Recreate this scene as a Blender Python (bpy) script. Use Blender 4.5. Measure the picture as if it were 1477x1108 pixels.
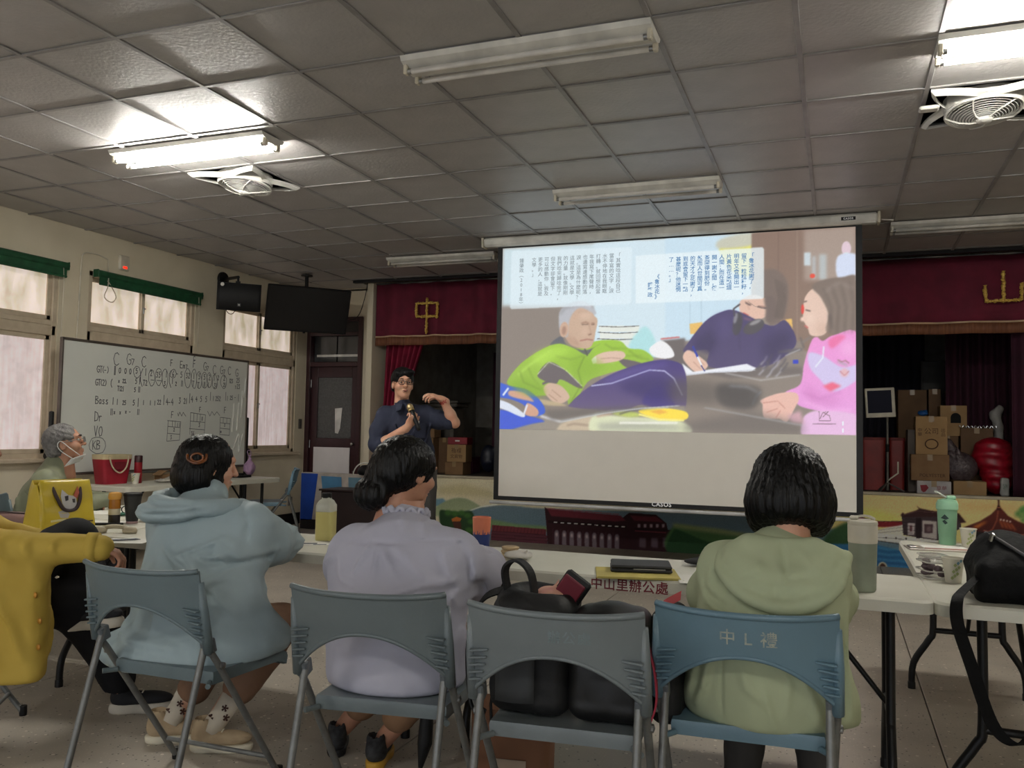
import bpy, bmesh, math, random
import numpy as np
from mathutils import Vector, Matrix
random.seed(7); rng = np.random.default_rng(7)
for o in list(bpy.data.objects): bpy.data.objects.remove(o)
SC = bpy.context.scene
COL = SC.collection

# ------------------------------------------------------------------ camera
CAM_Z = 1.27
CEIL = 3.086
def camera():
    yaw, pitch, roll = (math.radians(a) for a in (20.738, 3.119, 1.0413))
    fwd = Vector((-math.sin(yaw)*math.cos(pitch), math.cos(yaw)*math.cos(pitch), math.sin(pitch)))
    right = Vector((math.cos(yaw), math.sin(yaw), 0)); up = right.cross(fwd)
    r2 = math.cos(roll)*right + math.sin(roll)*up; u2 = -math.sin(roll)*right + math.cos(roll)*up
    cd = bpy.data.cameras.new('camera'); cd.sensor_fit = 'HORIZONTAL'; cd.sensor_width = 36
    cd.lens = 36*1237.34/1477; cd.clip_start = .05; cd.clip_end = 100
    ob = bpy.data.objects.new('camera', cd); COL.objects.link(ob)
    m = Matrix((r2, u2, -fwd)).transposed().to_4x4(); m.translation = (0, 0, CAM_Z)
    ob.matrix_world = m; SC.camera = ob
camera()
# ------------------------------------------------------------------ world, exposure
W = bpy.data.worlds.new('overcast_sky'); SC.world = W; W.use_nodes = True
W.node_tree.nodes['Background'].inputs[0].default_value = (.80, .86, .95, 1)
W.node_tree.nodes['Background'].inputs[1].default_value = 1.25
vs = SC.view_settings; vs.view_transform = 'Standard'; vs.look = 'None'; vs.gamma = 1.0; vs.exposure = 0.32
vs.use_curve_mapping = False
TUBE = 125.0         # fluorescent tube radiance
PANE = .52          # frosted window pane radiance
SLIDE = .80         # projected picture radiance

# ------------------------------------------------------------------ helpers: colour, materials
def lin(c):
    return tuple(((v/255)/12.92 if v/255 <= .04045 else ((v/255+.055)/1.055)**2.4) for v in c[:3])
MATS = {}
def mat(name, c, rough=.6, c2=None, scale=6, amt=.5, bump=0, bscale=60, metal=0, stretch=(1, 1, 1), coat=0, sheen=0,
        trans=0, alpha=1, detail=4, spec=.5, sss=0):
    if name in MATS: return MATS[name]
    m = bpy.data.materials.new(name); m.use_nodes = True; nt = m.node_tree; b = nt.nodes['Principled BSDF']
    b.inputs['Base Color'].default_value = (*lin(c), 1)
    b.inputs['Roughness'].default_value = rough; b.inputs['Metallic'].default_value = metal
    b.inputs['Coat Weight'].default_value = coat; b.inputs['Sheen Weight'].default_value = sheen
    b.inputs['Transmission Weight'].default_value = trans; b.inputs['Alpha'].default_value = alpha
    b.inputs['Specular IOR Level'].default_value = spec
    if sss:
        b.inputs['Subsurface Weight'].default_value = sss; b.inputs['Subsurface Radius'].default_value = (.02, .008, .004)
        b.inputs['Subsurface Scale'].default_value = .4
    tc = nt.nodes.new('ShaderNodeTexCoord'); mp = nt.nodes.new('ShaderNodeMapping')
    mp.inputs['Scale'].default_value = stretch; nt.links.new(tc.outputs['Object'], mp.inputs[0])
    if c2 is None: c2 = tuple(v*.86 for v in c)
    n = nt.nodes.new('ShaderNodeTexNoise'); n.inputs['Scale'].default_value = scale; n.inputs['Detail'].default_value = detail
    nt.links.new(mp.outputs[0], n.inputs['Vector'])
    r = nt.nodes.new('ShaderNodeValToRGB'); r.color_ramp.elements[0].position = .5-.5*amt*.6; r.color_ramp.elements[1].position = .5+.5*amt*.6
    r.color_ramp.elements[0].color = (*lin(c2), 1); r.color_ramp.elements[1].color = (*lin(c), 1)
    nt.links.new(n.outputs['Fac'], r.inputs[0]); nt.links.new(r.outputs[0], b.inputs['Base Color'])
    if bump:
        n2 = nt.nodes.new('ShaderNodeTexNoise'); n2.inputs['Scale'].default_value = bscale; n2.inputs['Detail'].default_value = 3
        nt.links.new(mp.outputs[0], n2.inputs['Vector'])
        bp = nt.nodes.new('ShaderNodeBump'); bp.inputs['Strength'].default_value = bump; bp.inputs['Distance'].default_value = .01
        nt.links.new(n2.outputs['Fac'], bp.inputs['Height']); nt.links.new(bp.outputs[0], b.inputs['Normal'])
    MATS[name] = m; return m
def emit(name, c, strength, c2=None, scale=5, stretch=(1, 1, 1), base=None):
    if name in MATS: return MATS[name]
    m = mat(name, base or c, .5); nt = m.node_tree; b = nt.nodes['Principled BSDF']
    if c2:
        tc = nt.nodes.new('ShaderNodeTexCoord'); mp = nt.nodes.new('ShaderNodeMapping'); mp.inputs['Scale'].default_value = stretch
        nt.links.new(tc.outputs['Object'], mp.inputs[0])
        n = nt.nodes.new('ShaderNodeTexNoise'); n.inputs['Scale'].default_value = scale; n.inputs['Detail'].default_value = 5
        nt.links.new(mp.outputs[0], n.inputs['Vector'])
        r = nt.nodes.new('ShaderNodeValToRGB'); r.color_ramp.elements[0].position = .3; r.color_ramp.elements[1].position = .7
        r.color_ramp.elements[0].color = (*lin(c2), 1); r.color_ramp.elements[1].color = (*lin(c), 1)
        nt.links.new(n.outputs['Fac'], r.inputs[0]); nt.links.new(r.outputs[0], b.inputs['Emission Color'])
    else: b.inputs['Emission Color'].default_value = (*lin(c), 1)
    b.inputs['Emission Strength'].default_value = strength
    return m
def vcol_mat(name, rough=.6, emission=0):
    m = bpy.data.materials.new(name); m.use_nodes = True; nt = m.node_tree; b = nt.nodes['Principled BSDF']
    a = nt.nodes.new('ShaderNodeVertexColor'); a.layer_name = 'paint'
    b.inputs['Roughness'].default_value = rough; b.inputs['Specular IOR Level'].default_value = .2
    if emission:
        b.inputs['Base Color'].default_value = (.10, .10, .10, 1)
        nt.links.new(a.outputs['Color'], b.inputs['Emission Color']); b.inputs['Emission Strength'].default_value = emission
    else: nt.links.new(a.outputs['Color'], b.inputs['Base Color'])
    return m

# ------------------------------------------------------------------ helpers: objects
def tag(o, label=None, cat=None, group=None, kind=None):
    if label: o['label'] = label
    if cat: o['category'] = cat
    if group: o['group'] = group
    if kind: o['kind'] = kind
    return o
def empty(name, loc=(0, 0, 0), rz=0, label=None, cat=None, group=None, kind=None, parent=None):
    o = bpy.data.objects.new(name, None); o.empty_display_size = .05; COL.objects.link(o)
    o.location = loc; o.rotation_euler = (0, 0, rz)
    if parent: o.parent = parent
    return tag(o, label, cat, group, kind)
def link(name, me, m=None, parent=None, smooth=False, loc=(0, 0, 0), rot=(0, 0, 0)):
    if m is not None and not me.materials: me.materials.append(m)
    if smooth: me.polygons.foreach_set('use_smooth', [True]*len(me.polygons))
    o = bpy.data.objects.new(name, me); COL.objects.link(o); o.parent = parent; o.location = loc; o.rotation_euler = rot
    return o
def copy_tree(o, parent=None):
    c = o.copy(); COL.objects.link(c); c.parent = parent
    for ch in [x for x in bpy.data.objects if x.parent == o]: copy_tree(ch, c)
    return c

def rotm(rx=0, ry=0, rz=0):
    return (Matrix.Rotation(rz, 3, 'Z') @ Matrix.Rotation(ry, 3, 'Y') @ Matrix.Rotation(rx, 3, 'X'))
class MB:
    """collects simple shapes and links them as one mesh object"""
    def __init__(s): s.v = []; s.f = []
    def add(s, v, f):
        n = len(s.v); s.v += [tuple(p) for p in v]; s.f += [tuple(i+n for i in q) for q in f]; return s
    def box(s, c, size, rot=None, taper=1.0, bev=0.0):
        hx, hy, hz = (a/2 for a in size); R = rot or Matrix.Identity(3); c = Vector(c)
        b = min(bev, hx*.9, hy*.9, hz*.9)
        if b <= 0:
            v = [(x*(taper if z > 0 else 1), y*(taper if z > 0 else 1), z) for x in (-hx, hx) for y in (-hy, hy) for z in (-hz, hz)]
            f = [(0, 1, 3, 2), (4, 6, 7, 5), (0, 4, 5, 1), (2, 3, 7, 6), (0, 2, 6, 4), (1, 5, 7, 3)]
        else:   # chamfered box, 24 verts
            v = []; idx = {}
            for sx in (-1, 1):
                for sy in (-1, 1):
                    for sz in (-1, 1):
                        t = taper if sz > 0 else 1
                        for k, p in enumerate(((hx, hy-b, hz-b), (hx-b, hy, hz-b), (hx-b, hy-b, hz))):
                            idx[sx, sy, sz, k] = len(v); v.append((sx*p[0]*t, sy*p[1]*t, sz*p[2]))
            f = []
            I = lambda x, y, z, k: idx[x, y, z, k]
            for q in (-1, 1):
                f.append([I(q, -1, -1, 0), I(q, 1, -1, 0), I(q, 1, 1, 0), I(q, -1, 1, 0)][::q])
                f.append([I(-1, q, -1, 1), I(-1, q, 1, 1), I(1, q, 1, 1), I(1, q, -1, 1)][::q])
                f.append([I(-1, -1, q, 2), I(1, -1, q, 2), I(1, 1, q, 2), I(-1, 1, q, 2)][::q])
                for w in (-1, 1):
                    d = q*w
                    f.append([I(q, w, -1, 0), I(q, w, -1, 1), I(q, w, 1, 1), I(q, w, 1, 0)][::d])
                    f.append([I(q, -1, w, 2), I(q, -1, w, 0), I(q, 1, w, 0), I(q, 1, w, 2)][::d])
                    f.append([I(-1, q, w, 1), I(-1, q, w, 2), I(1, q, w, 2), I(1, q, w, 1)][::d])
                    for e in (-1, 1):
                        f.append([I(q, w, e, 0), I(q, w, e, 1), I(q, w, e, 2)][::q*w*e])
        return s.add([c + R @ Vector(p) for p in v], f)
    def tube(s, pts, r, n=10, closed=False, flat=None, cap=True):
        pts = [Vector(p) for p in pts]; N = len(pts); rr = r if isinstance(r, (list, tuple)) else [r]*N
        v = []; up = None
        for i, p in enumerate(pts):
            a = pts[(i-1) % N] if (closed or i > 0) else p; b = pts[(i+1) % N] if (closed or i < N-1) else p
            d = (b-a).normalized() if (b-a).length > 1e-9 else Vector((0, 0, 1))
            if up is None: up = Vector((0, 0, 1)) if abs(d.z) < .9 else Vector((0, 1, 0))
            x = d.cross(up)
            if x.length < 1e-6: x = d.orthogonal()
            x.normalize(); y = x.cross(d).normalized(); up = y
            ry = rr[i]*(flat or 1)
            for k in range(n):
                t = 2*math.pi*k/n; v.append(p + x*rr[i]*math.cos(t) + y*ry*math.sin(t))
        f = []
        for i in range(N if closed else N-1):
            j = (i+1) % N
            for k in range(n):
                l = (k+1) % n; f.append((i*n+k, i*n+l, j*n+l, j*n+k))
        if not closed and cap: f.append(tuple(range(n))[::-1]); f.append(tuple((N-1)*n+k for k in range(n)))
        return s.add(v, f)
    def lathe(s, prof, c=(0, 0, 0), n=24, rot=None, sx=1, sy=1):
        R = rot or Matrix.Identity(3); c = Vector(c); v = []; f = []
        for r, z in prof:
            for k in range(n):
                t = 2*math.pi*k/n; v.append(c + R @ Vector((r*sx*math.cos(t), r*sy*math.sin(t), z)))
        for i in range(len(prof)-1):
            for k in range(n):
                l = (k+1) % n; f.append((i*n+k, i*n+l, (i+1)*n+l, (i+1)*n+k))
        if prof[0][0] > 1e-6: f.append(tuple(range(n))[::-1])
        if prof[-1][0] > 1e-6: f.append(tuple((len(prof)-1)*n+k for k in range(n)))
        return s.add(v, f)
    def prism(s, poly, z0, z1, frame=None):
        """polygon (x, y) extruded z0..z1; frame = function mapping (x, y, z) to a point"""
        fr = frame or (lambda x, y, z: (x, y, z)); n = len(poly)
        v = [fr(x, y, z0) for x, y in poly] + [fr(x, y, z1) for x, y in poly]
        f = [tuple(range(n))[::-1], tuple(range(n, 2*n))] + [(i, (i+1) % n, n+(i+1) % n, n+i) for i in range(n)]
        return s.add(v, f)
    def grid(s, fn, nu, nv, thick=0, closed_u=False):
        """sheet fn(u, v), u, v in 0..1, optional thickness along the normal"""
        P = [[Vector(fn(i/nu, j/nv)) for j in range(nv+1)] for i in range(nu+1)]
        if not thick:
            v = [p for r in P for p in r]
            f = [(i*(nv+1)+j, (i+1)*(nv+1)+j, (i+1)*(nv+1)+j+1, i*(nv+1)+j+1) for i in range(nu) for j in range(nv)]
            return s.add(v, f)
        A = []; B = []
        for i in range(nu+1):
            for j in range(nv+1):
                du = P[min(i+1, nu)][j]-P[max(i-1, 0)][j]; dv = P[i][min(j+1, nv)]-P[i][max(j-1, 0)]
                n = du.cross(dv); n = n.normalized() if n.length > 1e-12 else Vector((0, 0, 1))
                A.append(P[i][j]+n*thick/2); B.append(P[i][j]-n*thick/2)
        m = len(A); g = lambda i, j: i*(nv+1)+j; f = []
        for i in range(nu):
            for j in range(nv):
                f.append((g(i, j), g(i+1, j), g(i+1, j+1), g(i, j+1))); f.append((m+g(i, j+1), m+g(i+1, j+1), m+g(i+1, j), m+g(i, j)))
        for i in range(nu):
            f.append((g(i+1, 0), g(i, 0), m+g(i, 0), m+g(i+1, 0))); f.append((g(i, nv), g(i+1, nv), m+g(i+1, nv), m+g(i, nv)))
        for j in range(nv):
            f.append((g(0, j), g(0, j+1), m+g(0, j+1), m+g(0, j))); f.append((g(nu, j+1), g(nu, j), m+g(nu, j), m+g(nu, j+1)))
        return s.add(A+B, f)
    def mesh(s, name):
        me = bpy.data.meshes.new(name); me.from_pydata([tuple(p) for p in s.v], [], s.f); me.update(); return me
    def build(s, name, m, parent=None, smooth=False, loc=(0, 0, 0), rot=(0, 0, 0), fix=True, auto=None):
        me = s.mesh(name)
        if fix:
            bm = bmesh.new(); bm.from_mesh(me); bmesh.ops.recalc_face_normals(bm, faces=bm.faces); bm.to_mesh(me); bm.free()
        o = link(name, me, m, parent, smooth or auto is not None, loc, rot)
        if auto is not None: me.set_sharp_from_angle(angle=math.radians(auto))
        return o
def arc(p0, p1, p2, n=8):
    p0, p1, p2 = Vector(p0), Vector(p1), Vector(p2)
    return [p0*(1-t)**2 + p1*2*t*(1-t) + p2*t*t for t in (i/n for i in range(n+1))]
def spline(P, n=6, closed=False):
    P = [Vector(p) for p in P]; N = len(P); out = []
    for i in range(N if closed else N-1):
        a = P[(i-1) % N] if (closed or i > 0) else P[0]; b = P[i]; c = P[(i+1) % N]; d = P[(i+2) % N] if (closed or i+2 < N) else P[-1]
        for k in range(n):
            t = k/n; out.append(.5*((2*b)+(c-a)*t+(2*a-5*b+4*c-d)*t*t+(3*b-a-3*c+d)*t**3))
    if not closed: out.append(P[-1])
    return out
FONT_CACHE = {}
def text_mesh(s, size, offset=0, align='LEFT', extrude=0, spacing=1.0, line=1.0):
    cu = bpy.data.curves.new('lettering', 'FONT'); cu.body = s; cu.size = size; cu.offset = offset; cu.align_x = align
    cu.extrude = extrude; cu.resolution_u = 2; cu.space_character = spacing; cu.space_line = line
    ob = bpy.data.objects.new('lettering', cu); COL.objects.link(ob)
    dg = bpy.context.evaluated_depsgraph_get(); dg.update()
    me = bpy.data.meshes.new_from_object(ob.evaluated_get(dg))
    bpy.data.objects.remove(ob); bpy.data.curves.remove(cu)
    me.materials.clear(); return me
def text(name, s, size, m, parent, mw, **k):
    """flat lettering; mw = 4x4 placing the text plane (x right, y up, z out)"""
    me = text_mesh(s, size, **k); me.transform(mw); return link(name, me, m, parent)
def plane_m(o, x, y):
    x = Vector(x).normalized(); y = Vector(y).normalized(); z = x.cross(y); m = Matrix((x, y, z)).transposed().to_4x4(); m.translation = o; return m

# ------------------------------------------------------------------ helpers: smooth-union bodies (signed distance + surface nets)
class Sd:
    def __init__(s, lo, hi, h):
        s.h = h; s.o = np.array(lo, float)-2*h; n = np.ceil((np.array(hi)-s.o)/h).astype(int)+3
        s.n = n; s.D = np.full(n, 1.0, np.float32)
        s.ax = [s.o[i]+h*np.arange(n[i]) for i in range(3)]
        s.R = np.eye(3); s.t = np.zeros(3)
    def frame(s, t=(0, 0, 0), R=None):
        s.t = np.array(t, float); s.R = np.eye(3) if R is None else np.array([list(r) for r in R]); return s
    def pt(s, p): return s.R @ np.array(p, float) + s.t
    def sl(s, lo, hi, pad):
        a = np.clip(np.floor((lo-pad-s.o)/s.h).astype(int), 0, s.n); b = np.clip(np.ceil((hi+pad-s.o)/s.h).astype(int)+1, 0, s.n)
        if (b <= a).any(): return None
        return tuple(slice(i, j) for i, j in zip(a, b))
    def pts(s, q): return np.meshgrid(*[s.ax[i][q[i]] for i in range(3)], indexing='ij')
    def comb(s, q, d, k, op):
        A = s.D[q]; d = d.astype(np.float32)
        if op == 'cut':
            d = -d
            if k > 0:
                hh = np.clip(.5+.5*(d-A)/k, 0, 1); s.D[q] = A+(d-A)*hh+k*hh*(1-hh)
            else: s.D[q] = np.maximum(A, d)
        elif k > 0:
            hh = np.clip(.5+.5*(A-d)/k, 0, 1); s.D[q] = A+(d-A)*hh-k*hh*(1-hh)
        else: s.D[q] = np.minimum(A, d)
    def cone(s, a, b, ra, rb=None, k=.02, op='add', flat=None):
        rb = ra if rb is None else rb
        a = s.pt(a); b = s.pt(b); m = max(ra, rb)
        q = s.sl(np.minimum(a, b)-m, np.maximum(a, b)+m, k+3*s.h)
        if q is None: return s
        X, Y, Z = s.pts(q); ba = b-a; L = max(float(ba@ba), 1e-12)
        t = np.clip(((X-a[0])*ba[0]+(Y-a[1])*ba[1]+(Z-a[2])*ba[2])/L, 0, 1)
        d = np.sqrt((X-a[0]-t*ba[0])**2+(Y-a[1]-t*ba[1])**2+(Z-a[2]-t*ba[2])**2)-(ra+(rb-ra)*t)
        s.comb(q, d, k, op); return s
    def chain(s, P, r, k=.02, op='add'):
        r = r if isinstance(r, (list, tuple)) else [r]*len(P)
        for i in range(len(P)-1): s.cone(P[i], P[i+1], r[i], r[i+1], k, op)
        return s
    def ell(s, c, r, k=.02, op='add', R=None):
        c = s.pt(c); Q = s.R if R is None else s.R @ np.array([list(v) for v in R]); r = np.array(r, float)
        e = np.abs(Q) @ r; q = s.sl(c-e, c+e, k+3*s.h)
        if q is None: return s
        X, Y, Z = s.pts(q); X = X-c[0]; Y = Y-c[1]; Z = Z-c[2]
        x = (X*Q[0, 0]+Y*Q[1, 0]+Z*Q[2, 0])/r[0]; y = (X*Q[0, 1]+Y*Q[1, 1]+Z*Q[2, 1])/r[1]; z = (X*Q[0, 2]+Y*Q[1, 2]+Z*Q[2, 2])/r[2]
        k0 = np.sqrt(x*x+y*y+z*z); k1 = np.sqrt((x/r[0])**2+(y/r[1])**2+(z/r[2])**2)
        s.comb(q, np.where(k1 > 1e-6, k0*(k0-1)/np.maximum(k1, 1e-6), -r.min()), k, op); return s
    def box(s, c, hs, rad=.01, k=.01, op='add', R=None):
        c = s.pt(c); Q = s.R if R is None else s.R @ np.array([list(v) for v in R]); hs = np.array(hs, float)
        e = np.abs(Q) @ hs; q = s.sl(c-e, c+e, k+3*s.h)
        if q is None: return s
        X, Y, Z = s.pts(q); X = X-c[0]; Y = Y-c[1]; Z = Z-c[2]
        l = [np.abs(X*Q[0, i]+Y*Q[1, i]+Z*Q[2, i])-(hs[i]-rad) for i in range(3)]
        d = np.sqrt(sum(np.maximum(a, 0)**2 for a in l))+np.minimum(np.maximum(np.maximum(l[0], l[1]), l[2]), 0)-rad
        s.comb(q, d, k, op); return s
    def disp(s, fn):
        X, Y, Z = np.meshgrid(*s.ax, indexing='ij', sparse=True); s.D += fn(X, Y, Z).astype(np.float32); return s
    def folds(s, amp, f, seed=0, ax=None):
        """soft cloth relief: warped narrow ridges"""
        g = np.random.default_rng(seed); out = 0; X, Y, Z = np.meshgrid(*s.ax, indexing='ij', sparse=True)
        for i in range(4):
            a = g.normal(size=3)
            if ax is not None: a = np.array(ax, float)+.45*a
            a /= np.linalg.norm(a); b = g.normal(size=3); b /= np.linalg.norm(b); c = g.normal(size=3); c /= np.linalg.norm(c); fr = f*(1+.45*i)
            ph = fr*(a[0]*X+a[1]*Y+a[2]*Z)+2.0*np.sin(fr*.45*(b[0]*X+b[1]*Y+b[2]*Z)+g.random()*6)+g.random()*6
            env = .5+.5*np.sin(fr*.35*(c[0]*X+c[1]*Y+c[2]*Z)+g.random()*6)
            out = out-amp*env*(1-np.abs(np.sin(ph*.5)))**2*2.2/(1+.3*i)+amp*.35
        s.D += out.astype(np.float32); return s
    def crease(s, P, amp, w, y1=9.0):
        """raise (amp > 0) or sink a fold along a polyline in (x, z) on the side of the body nearer than y1"""
        P = np.array(P, float); q = s.sl(np.array([P[:, 0].min(), -99, P[:, 1].min()]), np.array([P[:, 0].max(), y1, P[:, 1].max()]), 3*w)
        if q is None: return s
        X = s.ax[0][q[0]][:, None]; Z = s.ax[2][q[2]][None]; L = np.concatenate([[0], np.cumsum(np.linalg.norm(np.diff(P, axis=0), axis=1))]); best = np.full((X.shape[0], Z.shape[1]), 9.0); tt = np.zeros_like(best)
        for i in range(len(P)-1):
            a, b = P[i], P[i+1]; ba = b-a; t = np.clip(((X-a[0])*ba[0]+(Z-a[1])*ba[1])/max(ba@ba, 1e-12), 0, 1); d = np.hypot(X-a[0]-t*ba[0], Z-a[1]-t*ba[1]); m = d < best
            best = np.where(m, d, best); tt = np.where(m, (L[i]+t*(L[i+1]-L[i]))/L[-1], tt)
        s.D[q] -= (amp*np.exp(-(best/w)**2)*np.sin(np.pi*np.clip(tt*.86+.07, 0, 1))**.6)[:, None, :].astype(np.float32); return s
    def mesh(s):
        D = s.D; S = D < 0; nx, ny, nz = D.shape
        cs = np.zeros((nx-1, ny-1, nz-1), np.int8); offs = [(i, j, k) for i in (0, 1) for j in (0, 1) for k in (0, 1)]
        for i, j, k in offs: cs += S[i:nx-1+i, j:ny-1+j, k:nz-1+k]
        I = np.argwhere((cs > 0) & (cs < 8)); idm = np.full(cs.shape, -1, np.int64); idm[tuple(I.T)] = np.arange(len(I))
        acc = np.zeros((len(I), 3)); cnt = np.zeros(len(I))
        for a in offs:
            for ax in range(3):
                if a[ax]: continue
                b = list(a); b[ax] = 1
                da = D[tuple((I+a).T)].astype(float); db = D[tuple((I+b).T)].astype(float); m = (da < 0) != (db < 0)
                t = np.where(m, da/np.where(m, da-db, 1), 0); p = np.array(a, float)+np.outer(t, np.array(b)-np.array(a))
                acc += p*m[:, None]; cnt += m
        V = s.o+s.h*(I+acc/cnt[:, None]); F = []
        for ax in range(3):
            u, w = (ax+1) % 3, (ax+2) % 3
            lo = [slice(None)]*3; hi = [slice(None)]*3; lo[ax] = slice(0, -1); hi[ax] = slice(1, None)
            E = np.argwhere(S[tuple(lo)] != S[tuple(hi)])
            E = E[(E[:, u] > 0) & (E[:, w] > 0) & (E[:, u] < D.shape[u]-1) & (E[:, w] < D.shape[w]-1)]
            if not len(E): continue
            def g(du, dw):
                e = E.copy(); e[:, u] -= du; e[:, w] -= dw; return idm[tuple(e.T)]
            Q = np.stack([g(1, 1), g(0, 1), g(0, 0), g(1, 0)], 1); fl = ~S[tuple(E.T)]
            Q[fl] = Q[fl][:, ::-1]; F.append(Q)
        return V, np.concatenate(F)
def mesh_np(name, parts):
    V = []; F = []; n = 0
    for v, f in parts: V.append(v); F.append(f+n); n += len(v)
    V = np.concatenate(V); F = np.concatenate(F); me = bpy.data.meshes.new(name)
    me.vertices.add(len(V)); me.vertices.foreach_set('co', V.astype(np.float32).ravel())
    me.loops.add(F.size); me.loops.foreach_set('vertex_index', F.astype(np.int32).ravel())
    me.polygons.add(len(F)); me.polygons.foreach_set('loop_start', np.arange(0, F.size, 4, dtype=np.int32))
    me.polygons.foreach_set('use_smooth', np.ones(len(F), bool)); me.update(calc_edges=True); me.validate(); return me
def body(name, m, parent, *fields, base=None):
    """link one or more Sd fields as a single mesh; base = point taken off so that the mesh is local to its parent"""
    me = mesh_np(name, [f.mesh() for f in fields])
    if base is not None: me.transform(Matrix.Translation(-Vector(base)))
    me.materials.append(m); o = bpy.data.objects.new(name, me); COL.objects.link(o); o.parent = parent; return o

# ------------------------------------------------------------------ helpers: flat painting on a fine grid (slides, murals)
class Paint:
    def __init__(s, w, h, ppm, bg):
        s.ppm = ppm; s.W = int(round(w*ppm)); s.H = int(round(h*ppm)); s.w = w; s.h = h
        s.C = np.empty((s.H*2, s.W*2, 3), np.float32); s.C[:] = np.array(bg)/255
    def poly(s, col, P, soft=0, alpha=1, smooth=0, col2=None):
        P = np.array(P, float)*s.ppm*2/100.0      # given in centimetres, y down
        if smooth:
            A = np.roll(P, 1, 0); N = np.roll(P, -1, 0); N2 = np.roll(P, -2, 0)
            P = np.stack([.5*(2*P+(N-A)*t+(2*A-5*P+4*N-N2)*t*t+(3*P-A-3*N+N2)*t**3) for t in np.linspace(0, 1, 6)[:-1]], 1).reshape(-1, 2)
        pad = int(soft*4)+2
        x0, y0 = np.maximum(np.floor(P.min(0)).astype(int)-pad, 0); x1, y1 = np.minimum(np.ceil(P.max(0)).astype(int)+pad+1, (s.W*2, s.H*2))
        if x1 <= x0 or y1 <= y0: return s
        X = np.arange(x0, x1)+.5; m = np.zeros((y1-y0, x1-x0), np.float32)
        for iy in range(y0, y1):
            y = iy+.5; a = P; b = np.roll(P, -1, 0); c = (a[:, 1] <= y) != (b[:, 1] <= y)
            if not c.any(): continue
            xs = np.sort(a[c, 0]+(y-a[c, 1])/(b[c, 1]-a[c, 1])*(b[c, 0]-a[c, 0]))
            for k in range(0, len(xs)-1, 2): m[iy-y0] += (X > xs[k]) & (X < xs[k+1])
        if soft:
            r = max(1, int(soft)); n = 2*r+1
            for _ in range(2):
                for ax in (0, 1):
                    c = np.cumsum(np.pad(m, [(r+1, r) if q == ax else (0, 0) for q in (0, 1)]), ax)
                    m = (c[n:] - c[:-n])/n if ax == 0 else (c[:, n:]-c[:, :-n])/n
        m = (m*alpha)[..., None]; c = np.array(col, np.float32)/255
        if col2 is not None:
            t = np.clip((np.arange(y0, y1)+.5-P[:, 1].min())/max(np.ptp(P[:, 1]), 1), 0, 1)[:, None, None]; c = c*(1-t)+np.array(col2, np.float32)/255*t
        s.C[y0:y1, x0:x1] = s.C[y0:y1, x0:x1]*(1-m)+c*m; return s
    def ell(s, col, cx, cy, rx, ry, a=0, **k):
        t = np.linspace(0, 2*np.pi, 28, endpoint=False); c, sn = math.cos(a), math.sin(a)
        return s.poly(col, np.stack([cx+rx*np.cos(t)*c-ry*np.sin(t)*sn, cy+rx*np.cos(t)*sn+ry*np.sin(t)*c], 1), **k)
    def line(s, col, P, wd, **k):
        P = np.array(P, float); d = np.gradient(P, axis=0); d /= np.maximum(np.linalg.norm(d, axis=1, keepdims=True), 1e-9)
        n = np.stack([-d[:, 1], d[:, 0]], 1)*wd/2; return s.poly(col, np.concatenate([P+n, (P-n)[::-1]]), **k)
    def mesh(s, name, noise=.0, seed=1, gain=1.0):
        C = s.C.reshape(s.H, 2, s.W, 2, 3).mean((1, 3))
        if noise: C = C*(1+noise*np.random.default_rng(seed).normal(size=C.shape[:2])[..., None])
        C = np.clip(C, 0, 1); L = np.where(C <= .04045, C/12.92, ((C+.055)/1.055)**2.4)
        L = np.clip(L*gain, 0, .85) if gain != 1 else L; nx, ny = s.W, s.H; gx, gy = np.meshgrid(np.linspace(0, s.w, nx), np.linspace(0, -s.h, ny))
        V = np.stack([gx, gy, gx*0], -1).reshape(-1, 3); i = (np.arange(ny-1)[:, None]*nx+np.arange(nx-1)[None]).ravel()
        me = mesh_np(name, [(V, np.stack([i+nx, i+nx+1, i+1, i], 1))])
        at = me.color_attributes.new('paint', 'FLOAT_COLOR', 'POINT')
        at.data.foreach_set('color', np.concatenate([L.reshape(-1, 3), np.ones((nx*ny, 1))], 1).astype(np.float32).ravel()); return me
# ================================================================== materials
WALL = mat('cream_wall_paint', (224, 214, 190), .75, (208, 197, 172), 2.2, .9, .05, 30)
TILE = mat('ceiling_tile_vinyl', (176, 173, 170), .42, (164, 161, 159), 5, .8, .25, 45, spec=.35)
BAR = mat('ceiling_grid_metal', (150, 147, 145), .45)
WHITE = mat('white_enamel', (226, 224, 216), .4)
CREAM = mat('aged_cream_plastic', (214, 206, 186), .45)
BLACKP = mat('black_plastic', (15, 15, 17), .5, spec=.3)
BLACKM = mat('black_powder_coat', (13, 13, 14), .45, spec=.35)
STEEL = mat('brushed_steel', (150, 150, 148), .35, metal=.8)
TUBEGREY = mat('grey_painted_tube', (124, 126, 124), .42, (104, 104, 102), 30, .8, metal=.35)
CHROME = mat('chrome', (200, 200, 200), .18, metal=1)
WOODD = mat('dark_maroon_wood', (62, 30, 34), .35, (44, 22, 26), 8, .8, stretch=(1, 1, .1))
FRAME = mat('beige_window_frame', (206, 192, 168), .5, (188, 172, 148), 12, .8)
VELVET = mat('maroon_velvet', (112, 22, 48), .85, (84, 14, 36), 5, .8, sheen=.0)
FRINGE = mat('brown_gold_fringe', (134, 84, 52), .7, (92, 52, 34), 60, .9, stretch=(1, 1, .05))
GOLD = mat('gold_tinsel', (246, 214, 110), .3, (176, 132, 44), 90, .9, .6, 120, metal=.15)
GREENB = mat('green_roller_blind', (32, 88, 56), .55, (20, 62, 38), 14, .8)
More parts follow.
